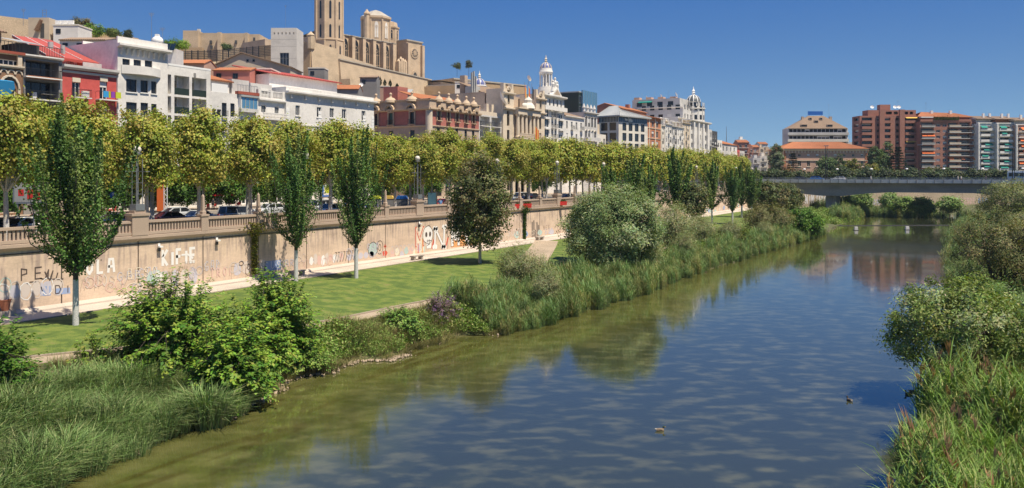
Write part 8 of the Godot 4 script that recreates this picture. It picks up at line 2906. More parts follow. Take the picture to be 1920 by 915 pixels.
	o = make_round_tree("olive_willow", "olive brown willow with bare twigs on the right bank", 7.6, V(4.2, 3.7, 4.0), OLIVE, 170, 140, 0.75, W(0.13, 0.035), "willow", "willows on the right bank", 6, 0.1, "bark", 0.8, 0.3)
	o.position = V(2.2, 0.8, -82.0)
	var db := MB.new()
	for i in 16:
		var a := rf(0, TAU)
		var p := V(rf(-1.5, 0.5), 2.6, rf(-1, 1))
		var q := p + V(cos(a) * rf(1.5, 4.4), rf(1.5, 5.0), sin(a) * rf(1, 3))
		db.tube(p, q, 0.05, 0.012, 4, false)
		for k in 3:
			var m := p.lerp(q, 0.5 + 0.15 * k)
			db.tube(m, m + V(rf(-0.9, 0.9), rf(0.1, 1.0), rf(-0.9, 0.9)), 0.02, 0.006, 3, false)
	obj("dead_branch", db, M.dead_wood, o)
	o = make_round_tree("green_willow", "fresh green low willow between the olive and the leaning one", 3.9, V(3.0, 2.1, 2.6), [Color(0.18, 0.3, 0.09), Color(0.24, 0.34, 0.12), Color(0.14, 0.22, 0.06)], 110, 130, 0.6, W(0.11, 0.025), "willow", "willows on the right bank", 5, 0.0, "bark", 0.6, 0.3)
	o.position = V(1.4, 0.7, -60.5)
	o = make_round_tree("far_willow", "large light olive willow closing the right bank before the bridge", 10.2, V(7.4, 5.1, 6.0), [Color(0.23, 0.26, 0.1), Color(0.18, 0.21, 0.07), Color(0.28, 0.3, 0.14)], 190, 110, 1.1, W(0.22, 0.06), "willow", "willows on the right bank", 5, 0.0, "bark", 0.8, 0.33)
	o.position = V(7.2, 1.0, -172.0)
	copy(o, V(6.4, 0.8, -118.0), 2.0, "middling olive willow behind the bare twigged one", "willows on the right bank", V(0.62, 0.66, 0.62))
	# ivy on the wall
	for q: Array in [[0, 6.9, 3.4, "yellowing creeper hanging down the wall in a narrow strip"], [0, 6.6, 4.0, "dense green ivy column with a wide head on the wall"]]:
		var l := LB.new()
		var s: float = 51.9 if q[2] < 3.8 else 103.0
		var cols := [Color(0.2, 0.21, 0.03), Color(0.13, 0.16, 0.025), Color(0.24, 0.2, 0.05)] if q[2] < 3.8 else [Color(0.04, 0.085, 0.015), Color(0.06, 0.12, 0.02)]
		for i in 2200:
			var t := rng.randf()
			var y: float = q[1] + 0.3 - t * (q[2] + 1.4) if q[2] < 3.8 else q[1] + 0.5 - t * (q[2] + 1.0)
			var half := 0.28 + 0.85 * smoothstep(0.3, 0.08, t)
			var d := (rv() + V(0.5, -0.5, 0)).normalized()
			l.leaf(V(WALLX + 0.1 + absf(rng.randfn()) * (0.12 + 0.3 * smoothstep(0.35, 0.1, t)), y, -s + rng.randfn() * half * 0.55), d * 0.085, d.cross(rv()).normalized() * 0.065, tone(cols, 0.25))
		tag(put("ivy", l.mesh(), M.leaf), q[3], "ivy", "climbers on the river wall")


# ---------- cars
func make_car(label: String, paint: StandardMaterial3D, kind := "hatch") -> Node3D:   # 4.2 m long, front towards +x, origin on the ground
	var o := thing("parked_car", label, "car", Vector3.ZERO, 0.0, "cars along the street")
	var lo := PackedVector2Array([W(-2.05, 0.32), W(-1.75, 0.22), W(1.8, 0.22), W(2.08, 0.36), W(2.1, 0.62), W(1.95, 0.78), W(1.05, 0.96), W(-1.95, 0.98), W(-2.1, 0.72)])
	var roof := [W(1.1, 0.95), W(0.35, 1.44), W(-1.25, 1.48), W(-2.0, 0.97)]
	if kind == "saloon": roof = [W(1.0, 0.95), W(0.3, 1.4), W(-0.85, 1.4), W(-1.55, 0.98)]
	if kind == "van": roof = [W(1.55, 0.95), W(0.85, 1.68), W(-1.85, 1.74), W(-2.05, 0.97)]
	var b := MB.new()
	var m := lo.size()
	var f := func(p: Vector2, z: float, tuck: float) -> Vector3: return V(p.x * (1.0 - 0.03 * tuck), p.y, z * (1.0 - 0.08 * tuck))
	for i in m:
		var p := lo[i]
		var q := lo[(i + 1) % m]
		b.quad(f.call(p, 0.74, 0), f.call(p, -0.74, 0), f.call(q, -0.74, 0), f.call(q, 0.74, 0))
	for s in [1.0, -1.0]:   # the sides bulge out from the outline
		var c := V(0, 0.62, 0.86 * s)
		for i in m:
			var p := lo[i]
			var q := lo[(i + 1) % m]
			var p0 := V(p.x, p.y, 0.74 * s); var q0 := V(q.x, q.y, 0.74 * s)
			var p1 := V(p.x * 0.93, 0.6 + (p.y - 0.6) * 0.8, 0.85 * s); var q1 := V(q.x * 0.93, 0.6 + (q.y - 0.6) * 0.8, 0.85 * s)
			if s > 0: b.quad(p0, q0, q1, p1); b.tri(p1, q1, c)
			else: b.quad(q0, p0, p1, q1); b.tri(q1, p1, c)
	# pillars and roof
	for i in 3:
		var p: Vector2 = roof[i]
		var q: Vector2 = roof[i + 1]
		if i == 1: b.quad(V(p.x, p.y, 0.6), V(p.x, p.y, -0.6), V(q.x, q.y, -0.6), V(q.x, q.y, 0.6)); b.quad(V(q.x, q.y - 0.05, 0.6), V(q.x, q.y - 0.05, -0.6), V(p.x, p.y - 0.05, -0.6), V(p.x, p.y - 0.05, 0.6))
		for s in [1.0, -1.0]:
			b.bar(V(p.x, p.y, (0.72 if i == 0 else 0.6) * s), V(q.x, q.y, (0.72 if i == 2 else 0.6) * s), 0.09, 0.09)
	for s in [1.0, -1.0]: b.bar(V(-0.45, 0.97, 0.72 * s), V(-0.5, 1.44, 0.6 * s), 0.1, 0.06)
	obj("body", b, paint, o)
	b = MB.new()   # glass house just inside the pillars
	var g := func(p: Vector2, z: float) -> Vector3: return V(p.x * 0.99, p.y - 0.012, z)
	for i in 3:
		var p: Vector2 = roof[i]
		var q: Vector2 = roof[i + 1]
		if i != 1: b.quad(g.call(p, 0.7 if i == 0 else 0.58), g.call(p, -0.7 if i == 0 else -0.58), g.call(q, -0.7 if i == 2 else -0.58), g.call(q, 0.7 if i == 2 else 0.58))
	for s in [1.0, -1.0]: b.quad(g.call(roof[3], 0.7 * s), g.call(roof[0], 0.7 * s), g.call(roof[1], 0.58 * s), g.call(roof[2], 0.58 * s))
	obj("windows", b, M.glass, o).name = "glasshouse"
	if not cache.has("wheel"):
		var w := MB.new()
		w.tube(V(0, 0, -0.1), V(0, 0, 0.1), 0.31, 0.31, 14)
		var r := MB.new()
		r.tube(V(0, 0, -0.105), V(0, 0, 0.105), 0.19, 0.19, 10)
		var h := MB.new()
		h.box(-0.04, -0.07, -0.16, 0.04, 0.07, 0.16)
		cache.wheel = [w.mesh(), r.mesh(), h.mesh()]
	for x in [-1.25, 1.3]:
		for z in [-0.76, 0.76]:
			var w := put("wheel", cache.wheel[0], M.tyre, o, off(x, 0.31, z))
			put("rim", cache.wheel[1], M.steel, w)
	for z in [-0.55, 0.55]:
		put("headlight", cache.wheel[2], M.blind_white, o, off(2.06, 0.66, z))
		put("tail_light", cache.wheel[2], M.red_cloth, o, off(-2.06, 0.8, z))
	b = MB.new()
	b.box(-2.11, 0.48, -0.26, -2.085, 0.6, 0.26); b.box(2.09, 0.42, -0.26, 2.115, 0.52, 0.26)
	obj("number_plate", b, M.white_paint, o)
	for z in [-0.9, 0.9]:
		b = MB.new()
		b.box(0.75, 0.95, z - 0.09, 0.9, 1.08, z + 0.09)
		obj("mirror", b, paint, o)
	return o


func car_paint(key: String, r: float, g: float, b: float, metal := 0.0) -> StandardMaterial3D:
	var m := mat("paint_" + key, r, g, b, 0.35)
	m.metallic = metal
	m.clearcoat_enabled = true
	m.clearcoat = 0.8
	m.clearcoat_roughness = 0.08
	return m


func make_cars() -> void:
	var white := car_paint("white", 0.72, 0.72, 0.7)
	var silver := car_paint("silver", 0.55, 0.57, 0.58, 0.1)
	var blue_grey := car_paint("blue_grey", 0.45, 0.48, 0.52, 0.1)
	var wine := car_paint("wine", 0.09, 0.012, 0.02)
	var black := car_paint("black", 0.015, 0.016, 0.02)
	var blue := car_paint("blue", 0.02, 0.16, 0.5)
	var red := car_paint("red", 0.45, 0.02, 0.02)
	var list := [   # pixel column in the photograph turned into metres along the street, lane, paint, kind, which way, label
		[38.07, -72, black, "hatch", 1.0, "black car half hidden by the balustrade at the picture's left edge"],
		[40.25, -72, white, "hatch", 1.0, "white car seen from behind between the first plane trunks"],
		[46.24, -80, wine, "hatch", 1.0, "dark red car beyond the white one, behind the tall poplar"],
		[48.65, -72, blue_grey, "hatch", 1.0, "pale blue-grey hatchback left of the KIFIE lamp"],
		[54.17, -72, wine, "saloon", 1.0, "dark wine saloon right behind the balustrade after the KIFIE lamp"],
		[60.4, -80, silver, "hatch", -1.0, "silver car in the far lane above the wine saloon"],
		[57.67, -72, silver, "saloon", 1.0, "silver saloon between the paired plane trunks"],
		[62.62, -72, blue_grey, "van", 1.0, "grey-blue minivan parked beside the fourth front plane trunk"],
		[74.93, -80, silver, "hatch", -1.0, "silver car in the far lane behind the second poplar"],
		[84.31, -80, silver, "van", -1.0, "silver people carrier before the long white building's map board"],
		[78.63, -72, white, "hatch", 1.0, "white car behind the third poplar's trunk"],
		[92.45, -80, blue, "hatch", 1.0, "blue car in the far lane behind the third poplar"],
		[104.17, -72, red, "hatch", 1.0, "red car half hidden behind the dark round tree"],
		[121.52, -80, silver, "saloon", 1.0, "silver saloon in the far lane right of the dark round tree"],
		[141.82, -80, silver, "van", -1.0, "pale blue van among the cars beyond the ivy column"],
		[129.65, -72, black, "saloon", 1.0, "dark car behind the red planters near the ivy column"],
		[147.51, -80, black, "hatch", 1.0, "black car in the far lane right of the pale blue van"],
		[147.64, -72, black, "hatch", 1.0, "dark car just left of the big willow, behind a red planter"],
	]
	var proto := {}
	for q in list:
		var key: String = q[2].resource_name + q[3]
		var o: Node3D
		if proto.has(key): o = copy(proto[key], Vector3.ZERO, 0, q[5])
		else:
			o = make_car(q[5], q[2], q[3])
			proto[key] = o
		o.position = V(q[1], STREET - 0.418, -q[0])
		o.rotation.y = PI / 2 if q[4] > 0 else -PI / 2
		o.rotation.y += 0.12 * sin(q[0])
	var c := make_car("bright blue car crossing the bridge near the pier", blue, "hatch")
	c.position = V(-41.76, 11.17, -259.94)
	c.position.y = 9.757
	c.set_meta("group", "cars on the bridge")
	c = copy(proto["paint_whitehatch"], V(-35.64, 11.18, -260.01) * V(1, 0, 1) + V(0, 9.757, 0), PI, "white car following the blue one on the bridge", "cars on the bridge")
	c = copy(proto["paint_blackhatch"], V(-46.25, 11.17, -259.66) * V(1, 0, 1) + V(0, 9.757, 0), 0, "dark car behind the bank tree at the bridge's left end", "cars on the bridge")
	# a white bus at the right end of the bridge
	var o := thing("white_bus", "white bus on the bridge at the picture's right edge", "bus", V(12.45, 11.21, -258.91) * V(1, 0, 1) + V(0, 9.757, 0))
	var b := MB.new()
	b.box(-4.5, 0.35, -1.2, 4.5, 2.9, 1.2)
	b.box(-4.35, 2.9, -1.05, 4.35, 3.05, 1.05)
	obj("body", b, white, o)
	for i in 7:
		b = MB.new()
		b.box(-4.2 + i * 1.22, 1.45, 1.2, -3.1 + i * 1.22, 2.45, 1.215)
		obj("side_window", b, M.glass, o)
	for x in [-3.0, 3.0]:
		var w := put("wheel", cache.wheel[0], M.tyre, o, Transform3D(Basis.from_scale(V(1.5, 1.5, 1.5)), V(x, 0.46, 1.08)))
		put("rim", cache.wheel[1], M.steel, w)


# ---------- bodies as one skin: bones with radii, joined and meshed on a grid
func skin(bones: Array, cell: float, paint: Callable) -> ArrayMesh:   # bones: [from, to, radius, radius]
	var lo := V(1e9, 1e9, 1e9)
	var hi := -lo
	for q in bones:
		for i in 2:
			var r: float = maxf(q[2], q[3]) + cell * 2
			lo = lo.min(q[i] - V(r, r, r)); hi = hi.max(q[i] + V(r, r, r))
	var n := Vector3i(((hi - lo) / cell).ceil()) + Vector3i.ONE
	var field := PackedFloat32Array()
	field.resize(n.x * n.y * n.z)
	field.fill(1.0)
	var kk := cell * 1.2
	for q in bones:
		var a: Vector3 = q[0]
		var d: Vector3 = q[1] - a
		var dd := maxf(d.length_squared(), 1e-9)
		var reach: float = maxf(q[2], q[3]) + cell * 3
		var p0 := Vector3i(((a.min(q[1]) - V(reach, reach, reach) - lo) / cell).floor()).clamp(Vector3i.ZERO, n - Vector3i.ONE)
		var p1 := Vector3i(((a.max(q[1]) + V(reach, reach, reach) - lo) / cell).ceil()).clamp(Vector3i.ZERO, n - Vector3i.ONE)
		for z in range(p0.z, p1.z + 1):
			for y in range(p0.y, p1.y + 1):
				for x in range(p0.x, p1.x + 1):
					var p := lo + V(x, y, z) * cell
					var t := clampf((p - a).dot(d) / dd, 0, 1)
					var v: float = (p - a - d * t).length() - lerpf(q[2], q[3], t)
					var i := (z * n.y + y) * n.x + x
					var h := clampf(0.5 + 0.5 * (field[i] - v) / kk, 0, 1)
					field[i] = lerpf(field[i], v, h) - kk * h * (1.0 - h)
	var at := {}
	var b := MB.new()
	for z in n.z - 1:
		for y in n.y - 1:
			for x in n.x - 1:
				var sum := Vector3.ZERO
				var k := 0
				var val := []
				for c in 8: val.append(field[((z + (c >> 2)) * n.y + y + ((c >> 1) & 1)) * n.x + x + (c & 1)])
				for e in [[0, 1], [2, 3], [4, 5], [6, 7], [0, 2], [1, 3], [4, 6], [5, 7], [0, 4], [1, 5], [2, 6], [3, 7]]:
					var u: float = val[e[0]]
					var v: float = val[e[1]]
					if (u < 0) != (v < 0):
						var t := u / (u - v)
						sum += V(e[0] & 1, (e[0] >> 1) & 1, e[0] >> 2).lerp(V(e[1] & 1, (e[1] >> 1) & 1, e[1] >> 2), t)
						k += 1
				if k:
					at[Vector3i(x, y, z)] = b.v.size()
					var p := lo + (V(x, y, z) + sum / k) * cell
					var g := V(val[1] + val[3] + val[5] + val[7] - val[0] - val[2] - val[4] - val[6], val[2] + val[3] + val[6] + val[7] - val[0] - val[1] - val[4] - val[5], val[4] + val[5] + val[6] + val[7] - val[0] - val[1] - val[2] - val[3])
					b.col = paint.call(p)
					b.vert(p, g.normalized())
	for z in range(1, n.z - 1):
		for y in range(1, n.y - 1):
			for x in range(1, n.x - 1):
				var u := field[(z * n.y + y) * n.x + x] < 0
				for ax in 3:
					var s: Vector3i = [Vector3i(1, 0, 0), Vector3i(0, 1, 0), Vector3i(0, 0, 1)][ax]
					var w := field[((z + s.z) * n.y + y + s.y) * n.x + x + s.x] < 0
					if u == w: continue
					var e1: Vector3i = [Vector3i(0, 1, 0), Vector3i(0, 0, 1), Vector3i(1, 0, 0)][ax]
					var e2: Vector3i = [Vector3i(0, 0, 1), Vector3i(1, 0, 0), Vector3i(0, 1, 0)][ax]
					var c := Vector3i(x, y, z)
					var k := [c - e1 - e2, c - e2, c, c - e1]
					if not (at.has(k[0]) and at.has(k[1]) and at.has(k[2]) and at.has(k[3])): continue
					var i := [at[k[0]], at[k[1]], at[k[2]], at[k[3]]]
					if u: b.ix.append_array(PackedInt32Array([i[0], i[2], i[1], i[0], i[3], i[2]]))
					else: b.ix.append_array(PackedInt32Array([i[0], i[1], i[2], i[0], i[2], i[3]]))
	return b.mesh(true)


func person(label: String, at: Vector3, turn: float, shirt: Color, legs: Color, stride: float, group := "") -> void:
	var f := stride * 0.28
	var bones := [
		[V(0, 0.94, 0), V(0, 1.2, 0), 0.15, 0.14], [V(0, 1.2, 0), V(0, 1.38, 0), 0.15, 0.12], [V(0, 1.4, 0.15), V(0, 1.4, -0.15), 0.075, 0.075],
		[V(0, 1.42, 0), V(0.01, 1.54, 0), 0.055, 0.055], [V(0.01, 1.6, 0), V(0.015, 1.68, 0), 0.085, 0.1], [V(0.1, 1.6, 0), V(0.115, 1.585, 0), 0.018, 0.014],
	]
	for s in [-1.0, 1.0]:
		bones += [
			[V(0, 0.92, 0.09 * s), V(f * s * 0.6 + 0.03, 0.5, 0.1 * s), 0.1, 0.062], [V(f * s * 0.6 + 0.03, 0.5, 0.1 * s), V(f * s, 0.09, 0.1 * s), 0.062, 0.042], [V(f * s, 0.05, 0.1 * s), V(f * s + 0.16, 0.035, 0.11 * s), 0.045, 0.035],
			[V(0, 1.4, 0.18 * s), V(-f * s * 0.5, 1.13, 0.23 * s), 0.056, 0.045], [V(-f * s * 0.5, 1.13, 0.23 * s), V(-f * s * 0.6 + 0.1, 0.9, 0.22 * s), 0.043, 0.032],
			[V(-f * s * 0.6 + 0.1, 0.88, 0.22 * s), V(-f * s * 0.6 + 0.13, 0.8, 0.22 * s), 0.035, 0.03],
		]
		for k in 5:
			var x: float = -f * s * 0.6 + 0.1 + 0.018 * k
			bones.append([V(x, 0.81, 0.22 * s), V(x + 0.015, 0.74 + (0.02 if k in [0, 4] else 0.0), 0.215 * s), 0.012, 0.01])
	var skin_tone := Color(0.42, 0.24, 0.16)
	var hair := Color(0.03, 0.02, 0.015)
	var paint := func(p: Vector3) -> Color:
		if p.y > 1.655 or (p.y > 1.56 and p.x < -0.03): return hair
		if p.y > 1.47: return skin_tone
		if p.y < 0.07: return Color(0.03, 0.03, 0.03)
		if absf(p.z) > 0.17 and p.y < 1.2: return skin_tone
		if p.y < 0.98: return legs
		return shirt
	var key := "person %s %s %.1f" % [shirt, legs, stride]
	if not cache.has("skin_mat"):
		var m := StandardMaterial3D.new()
		m.resource_name = "cloth_and_skin"
		m.vertex_color_use_as_albedo = true
		m.roughness = 0.8
		cache.skin_mat = m
	tag(put("person", skin(bones, 0.03, paint), cache.skin_mat, null, Transform3D(Basis(Vector3.UP, turn), at)), label, "person", group)


func duck(label: String, at: Vector3, turn: float, dark: bool) -> void:
	var bones := [
		[V(-0.16, 0.05, 0), V(0.12, 0.05, 0), 0.085, 0.1], [V(-0.16, 0.07, 0), V(-0.29, 0.12, 0), 0.06, 0.02],
		[V(0.14, 0.08, 0), V(0.19, 0.22, 0), 0.05, 0.036], [V(0.19, 0.24, 0), V(0.225, 0.245, 0), 0.05, 0.045], [V(0.25, 0.235, 0), V(0.315, 0.225, 0), 0.022, 0.016],
	]
	for s in [-1.0, 1.0]: bones.append([V(0.06, 0.1, 0.07 * s), V(-0.2, 0.11, 0.05 * s), 0.04, 0.015])
	var paint := func(p: Vector3) -> Color:
		if p.x > 0.26 and p.y > 0.19: return Color(0.3, 0.2, 0.03)
		if p.y > 0.17: return Color(0.02, 0.05, 0.03) if not dark else Color(0.06, 0.045, 0.03)
		if p.x < -0.2: return Color(0.5, 0.45, 0.38)
		return Color(0.2, 0.15, 0.1) if not dark else Color(0.08, 0.06, 0.045)
	var key := "duck %s" % dark
	if not cache.has(key): cache[key] = skin(bones, 0.016, paint)
	tag(put("duck", cache[key], cache.skin_mat, null, Transform3D(Basis(Vector3.UP, turn).scaled(V(0.8, 0.8, 0.8)), at)), label, "duck", "ducks on the river")


# ---------- lamps, signs, cafe, people
func make_street_things() -> void:
	var o: Node3D
	var b: MB
	# globe lamps on the balustrade's piers
	o = thing("globe_lamp", "x", "street lamp", Vector3.ZERO, 0.0, "globe lamps on the balustrade")
	b = MB.new()
	b.box(-0.4, 0, -0.4, 0.4, 0.5, 0.4)
	obj("base", b, M.grey_metal, o)
	for q in [[-0.27, -0.27, 4.1], [0.27, -0.27, 4.1], [-0.27, 0.27, 4.1], [0.27, 0.27, 4.1], [0.0, 0.0, 4.6]]:
		b = MB.new()
		b.tube(V(q[0], 0.5, q[1]), V(q[0], q[2], q[1]), 0.035, 0.03, 6)
		obj("pole", b, M.grey_metal, o)
	for y in [1.3, 2.2]:
		b = MB.new()
		for q in [[-1, -1, 1, -1], [1, -1, 1, 1], [1, 1, -1, 1], [-1, 1, -1, -1]]: b.bar(V(q[0] * 0.27, y, q[1] * 0.27), V(q[2] * 0.27, y, q[3] * 0.27), 0.03)
		obj("tie_ring", b, M.grey_metal, o)
	b = MB.new()
	b.bar(V(0, 3.1, -1.1), V(0, 3.1, 1.1), 0.05); b.bar(V(-1.1, 3.1, 0), V(1.1, 3.1, 0), 0.05)
	obj("cross_arm", b, M.grey_metal, o)
	b = MB.new()
	b.lathe(V(0, 4.35, 0), [W(0.05, 0), W(0.34, 0.12), W(0.34, 0.18), W(0.05, 0.2)], 14)
	obj("collar", b, M.grey_metal, o)
	b = MB.new()
	b.ball(V(0, 4.82, 0), V(0.31, 0.31, 0.31), 16, 10)
	obj("globe", b, M.globe, o)
	var at := ["on the pier left of the KIFIE graffiti", "behind the slim poplar, before the long white house", "on the pier above the skull mural", "peeping out over the dark round tree", "between the ivy column and the big willow", "just behind the big willow's crown", "between the tall far poplars", "beyond the broad dark far poplar", "near the small dark far tree", "by the far white trunked poplars", "second before the bridge end", "last before the bridge end"]
	for k in 12:
		var p := V(WALLX - 0.12, 8.72, -(40.2 + k * 18.5))
		var label: String = "globe lamp on thin pole cage, " + at[k]
		if k == 0:
			o.position = p
			o.set_meta("label", label)
		else: copy(o, p, 0, label, "globe lamps on the balustrade")
	# little lamps with pale tops on the far side of the bridge
	o = thing("bridge_lamp", "x", "street lamp", Vector3.ZERO, 0.0, "small lamps on the bridge")
	b = MB.new()
	b.tube(Vector3.ZERO, V(0, 3.4, 0), 0.06, 0.05, 6)
	obj("pole", b, M.black_metal, o)
	b = MB.new()
	b.lathe(V(0, 3.4, 0), [W(0.1, 0), W(0.42, 0.15), W(0.3, 0.4), W(0, 0.45)], 10)
	obj("shade", b, M.white_paint, o)
	var bw := ["left of the blue car", "right of the white car", "left of the walker in white", "before the dark cedar", "before the orange awnings", "left of the walking pair", "before the teal awnings"]
	for k in 7:
		var p := V(-44.0 + k * 9.2, 9.76, -251.5)
		var label: String = "small pale topped lamp on the bridge " + bw[k]
		if k == 0:
			o.position = p
			o.set_meta("label", label)
		else: copy(o, p, 0, label, "small lamps on the bridge")
	# wall floodlights
	o = thing("wall_floodlight", "white floodlight on the river wall above the KIFIE graffiti", "floodlight", V(WALLX + 0.05, 5.75, -42.0), 0.0, "floodlights on the wall")
	b = MB.new()
	b.box(0.0, 0.03, -0.1, 0.08, 0.22, 0.1)
	obj("bracket", b, M.white_paint, o)
	b = MB.new()
	b.box(0.08, -0.1, -0.16, 0.36, 0.02, 0.16)
	obj("head", b, M.white_paint, o)
	b = MB.new()
	b.box(0.02, -0.42, -0.1, 0.14, -0.12, 0.1)
	obj("junction_box", b, M.dark_grey_wall, o)
	copy(o, V(WALLX + 0.05, 5.85, -47.73), 0, "white floodlight on the wall left of the yellow creeper")
	copy(o, V(WALLX + 0.05, 5.75, -77.27), 0, "white floodlight on the wall over the mural's red M")
	# litter bin and benches along the wall's foot
	o = thing("planter_bin", "clay pot shaped bin on a block at the wall's foot, far left", "litter bin", V(-57.29, 1.92, -30.01))
	b = MB.new()
	b.lathe(V(0, 0.35, 0), [W(0.22, 0), W(0.36, 0.7), W(0.4, 0.75), W(0.3, 0.76)], 12)
	obj("pot", b, M.clay, o)
	b = MB.new()
	b.box(-0.4, -0.1, -0.5, 0.4, 0.35, 0.5)
	obj("block", b, M.concrete, o)
	var bench := thing("stone_bench", "stone bench at the wall's foot by the second poplar", "bench", V(-56.16, 1.9, -56.02), 0.0, "stone benches at the wall")
	b = MB.new()
	b.box(-0.3, 0.4, -1.0, 0.3, 0.52, 1.0)
	obj("seat", b, M.concrete, bench)
	for z in [-0.7, 0.7]:
		b = MB.new()
		b.box(-0.25, -0.05, z - 0.15, 0.25, 0.4, z + 0.15)
		obj("leg", b, M.concrete, bench)
	copy(bench, V(-54.94, 1.9, -73.52), 0, "stone bench at the wall's foot below the mural")
	copy(bench, V(-55.93, 1.9, -105.12), 0, "stone bench at the wall's foot right of the ivy column")
	# cafe: red parasols with tables and chairs
	o = thing("red_parasol", "red cafe parasol nearest the white hotel's door", "parasol", V(-92.73, 7.47, -75.79) * V(1, 0, 1) + V(0, STREET, 0), 0.0, "red cafe parasols")
	b = MB.new()
	b.tube(Vector3.ZERO, V(0, 2.6, 0), 0.03, 0.03, 6)
	obj("pole", b, M.grey_metal, o)
	b = MB.new()
	b.lathe(V(0, 2.1, 0), [W(1.7, -0.2), W(1.7, 0), W(0.05, 0.6)], 8, 0.2, true)
	obj("canopy", b, M.red_cloth, o)
	copy(o, o.position + V(0.4, 0, -3.3), 0.3, "red cafe parasol in the middle of the three")
	copy(o, o.position + V(-1.6, 0, -6.2), 0.6, "red cafe parasol furthest along the pavement")
	var spot: Vector3 = o.position
	var table := thing("cafe_table", "round red cafe table under the first red parasol", "table", spot + V(0.6, 0, 0.4), 0.0, "cafe tables")
	b = MB.new()
	b.tube(V(0, 0.72, 0), V(0, 0.75, 0), 0.4, 0.4, 14)
	obj("table_top", b, M.red_cloth, table)
	b = MB.new()
	b.tube(Vector3.ZERO, V(0, 0.72, 0), 0.035, 0.035, 6)
	b.tube(Vector3.ZERO, V(0, 0.03, 0), 0.25, 0.25, 10)
	obj("stand", b, M.grey_metal, table)
	copy(table, spot + V(1.0, 0, -3.0), 0, "round red cafe table under the middle red parasol")
	copy(table, spot + V(-1.0, 0, -5.8), 0, "round red cafe table under the last red parasol")
	var chair := thing("cafe_chair", "red cafe chair beside the first red table", "chair", spot + V(1.3, 0, 0.2), 0.0, "red cafe chairs")
	b = MB.new()
	b.box(-0.22, 0.43, -0.22, 0.22, 0.47, 0.22)
	obj("seat", b, M.red_cloth, chair)
	b = MB.new()
	b.box(0.2, 0.5, -0.22, 0.25, 0.88, 0.22)
	obj("backrest", b, M.red_cloth, chair)
	for q in [[-0.19, -0.19], [-0.19, 0.19], [0.21, -0.19], [0.21, 0.19]]:
		b = MB.new()
		b.tube(V(q[0], 0, q[1]), V(q[0], 0.45, q[1]), 0.02, 0.02, 5)
		obj("leg", b, M.red_cloth, chair)
	var cl := ["red cafe chair on the street side of the first red table", "red cafe chair on the street side of the middle red table", "red cafe chair turned to the middle red table's far side", "red cafe chair at the last red table", "red cafe chair set apart beyond the last red table"]
	var cp := [V(1.0, 0, 1.2), V(1.9, 0, -2.7), V(1.2, 0, -3.9), V(-0.2, 0, -5.6), V(0.3, 0, -7.0)]
	for k in 5: copy(chair, spot + cp[k], k * 0.9, cl[k], "red cafe chairs")
	# billboard, advertising panel, lattice sign, road sign
	o = thing("billboard", "grey framed billboard with small red pictures behind the first plane trunks", "billboard", V(-74.78, 8.48, -39.96) * V(1, 0, 1) + V(0, STREET, 0), PI / 6)
	for x in [0.3, 2.6]:
		b = MB.new()
		b.tube(V(x, 0, 0), V(x, 2.2, 0), 0.06, 0.06, 6)
		obj("post", b, M.grey_metal, o)
	b = MB.new()
	b.box(-0.1, 2.2, -0.1, 3.0, 4.2, 0.08)
	obj("frame", b, M.grey_metal, o)
	b = MB.new()
	b.box(0.05, 2.35, 0.08, 2.85, 4.05, 0.09)
	obj("poster", b, M.zinc, o)
	for q in [[0.4, 2.9, 0.5, 0.6], [1.2, 2.6, 0.6, 0.9], [2.1, 2.6, 0.35, 0.7]]:
		b = MB.new()
		b.box(q[0], q[1], 0.092, q[0] + q[2], q[1] + q[3], 0.095)
		obj("poster_print", b, M.red_cloth, o)
	o = thing("advert_panel", "dark framed advertising panel on the promenade left of the dark tree", "advertising panel", V(-61.49, 7.62, -84.59) * V(1, 0, 1) + V(0, STREET, 0), PI / 6 - 0.2)
	b = MB.new()
	b.box(0, 0, -0.12, 1.25, 0.5, 0.12)
	obj("foot", b, M.dark_grey_wall, o)
	b = MB.new()
	b.box(0, 0.5, -0.12, 1.25, 2.6, 0.12)
	obj("frame", b, M.dark_grey_wall, o)
	b = MB.new()
	b.box(0.1, 0.62, 0.12, 1.15, 2.5, 0.13)
	obj("poster", b, M.sky_glass, o)
	o = thing("lattice_sign", "orange red column sign on white lattice frame after the KIFIE lamp", "sign", V(-88.33, 7.3, -64.47) * V(1, 0, 1) + V(0, STREET, 0), PI / 6)
	b = MB.new()
	b.box(0, 0.3, -0.3, 0.75, 4.6, 0.3)
	obj("panel", b, M.orange_cloth, o)
	b = MB.new()
	for x in [0.85, 1.25]: b.bar(V(x, 0, 0.2), V(x, 5.2, 0.2), 0.08)
	for i in 10: b.bar(V(0.85 if i % 2 else 1.25, i * 0.52, 0.2), V(1.25 if i % 2 else 0.85, i * 0.52 + 0.52, 0.2), 0.05)
	obj("lattice", b, M.white_paint, o)
	o = thing("blue_road_sign", "round blue road sign on a pole left of the KIFIE lamp", "road sign", V(-69.85, 8.35, -46.27) * V(1, 0, 1) + V(0, STREET, 0), PI / 6)
	b = MB.new()
	b.tube(Vector3.ZERO, V(0, 3.2, 0), 0.035, 0.035, 6)
	obj("pole", b, M.grey_metal, o)
	b = MB.new()
	b.tube(V(0, 2.9, 0.04), V(0, 2.9, 0.07), 0.32, 0.32, 16)
	obj("disc", b, M.sign_blue, o)
	b = MB.new()
	b.box(-0.04, 2.7, 0.07, 0.04, 3.1, 0.075)
	b.tri(V(-0.16, 2.98, 0.074), V(0.16, 2.98, 0.074), V(0, 3.16, 0.074))
	obj("arrow", b, M.white_paint, o)
	# recycling containers with coloured lids
	o = thing("recycling_bin", "grey recycling container with green lid beyond the third poplar", "recycling container", V(-76.51, 7.49, -92.08) * V(1, 0, 1) + V(0, STREET, 0), PI / 6, "recycling containers")
	b = MB.new()
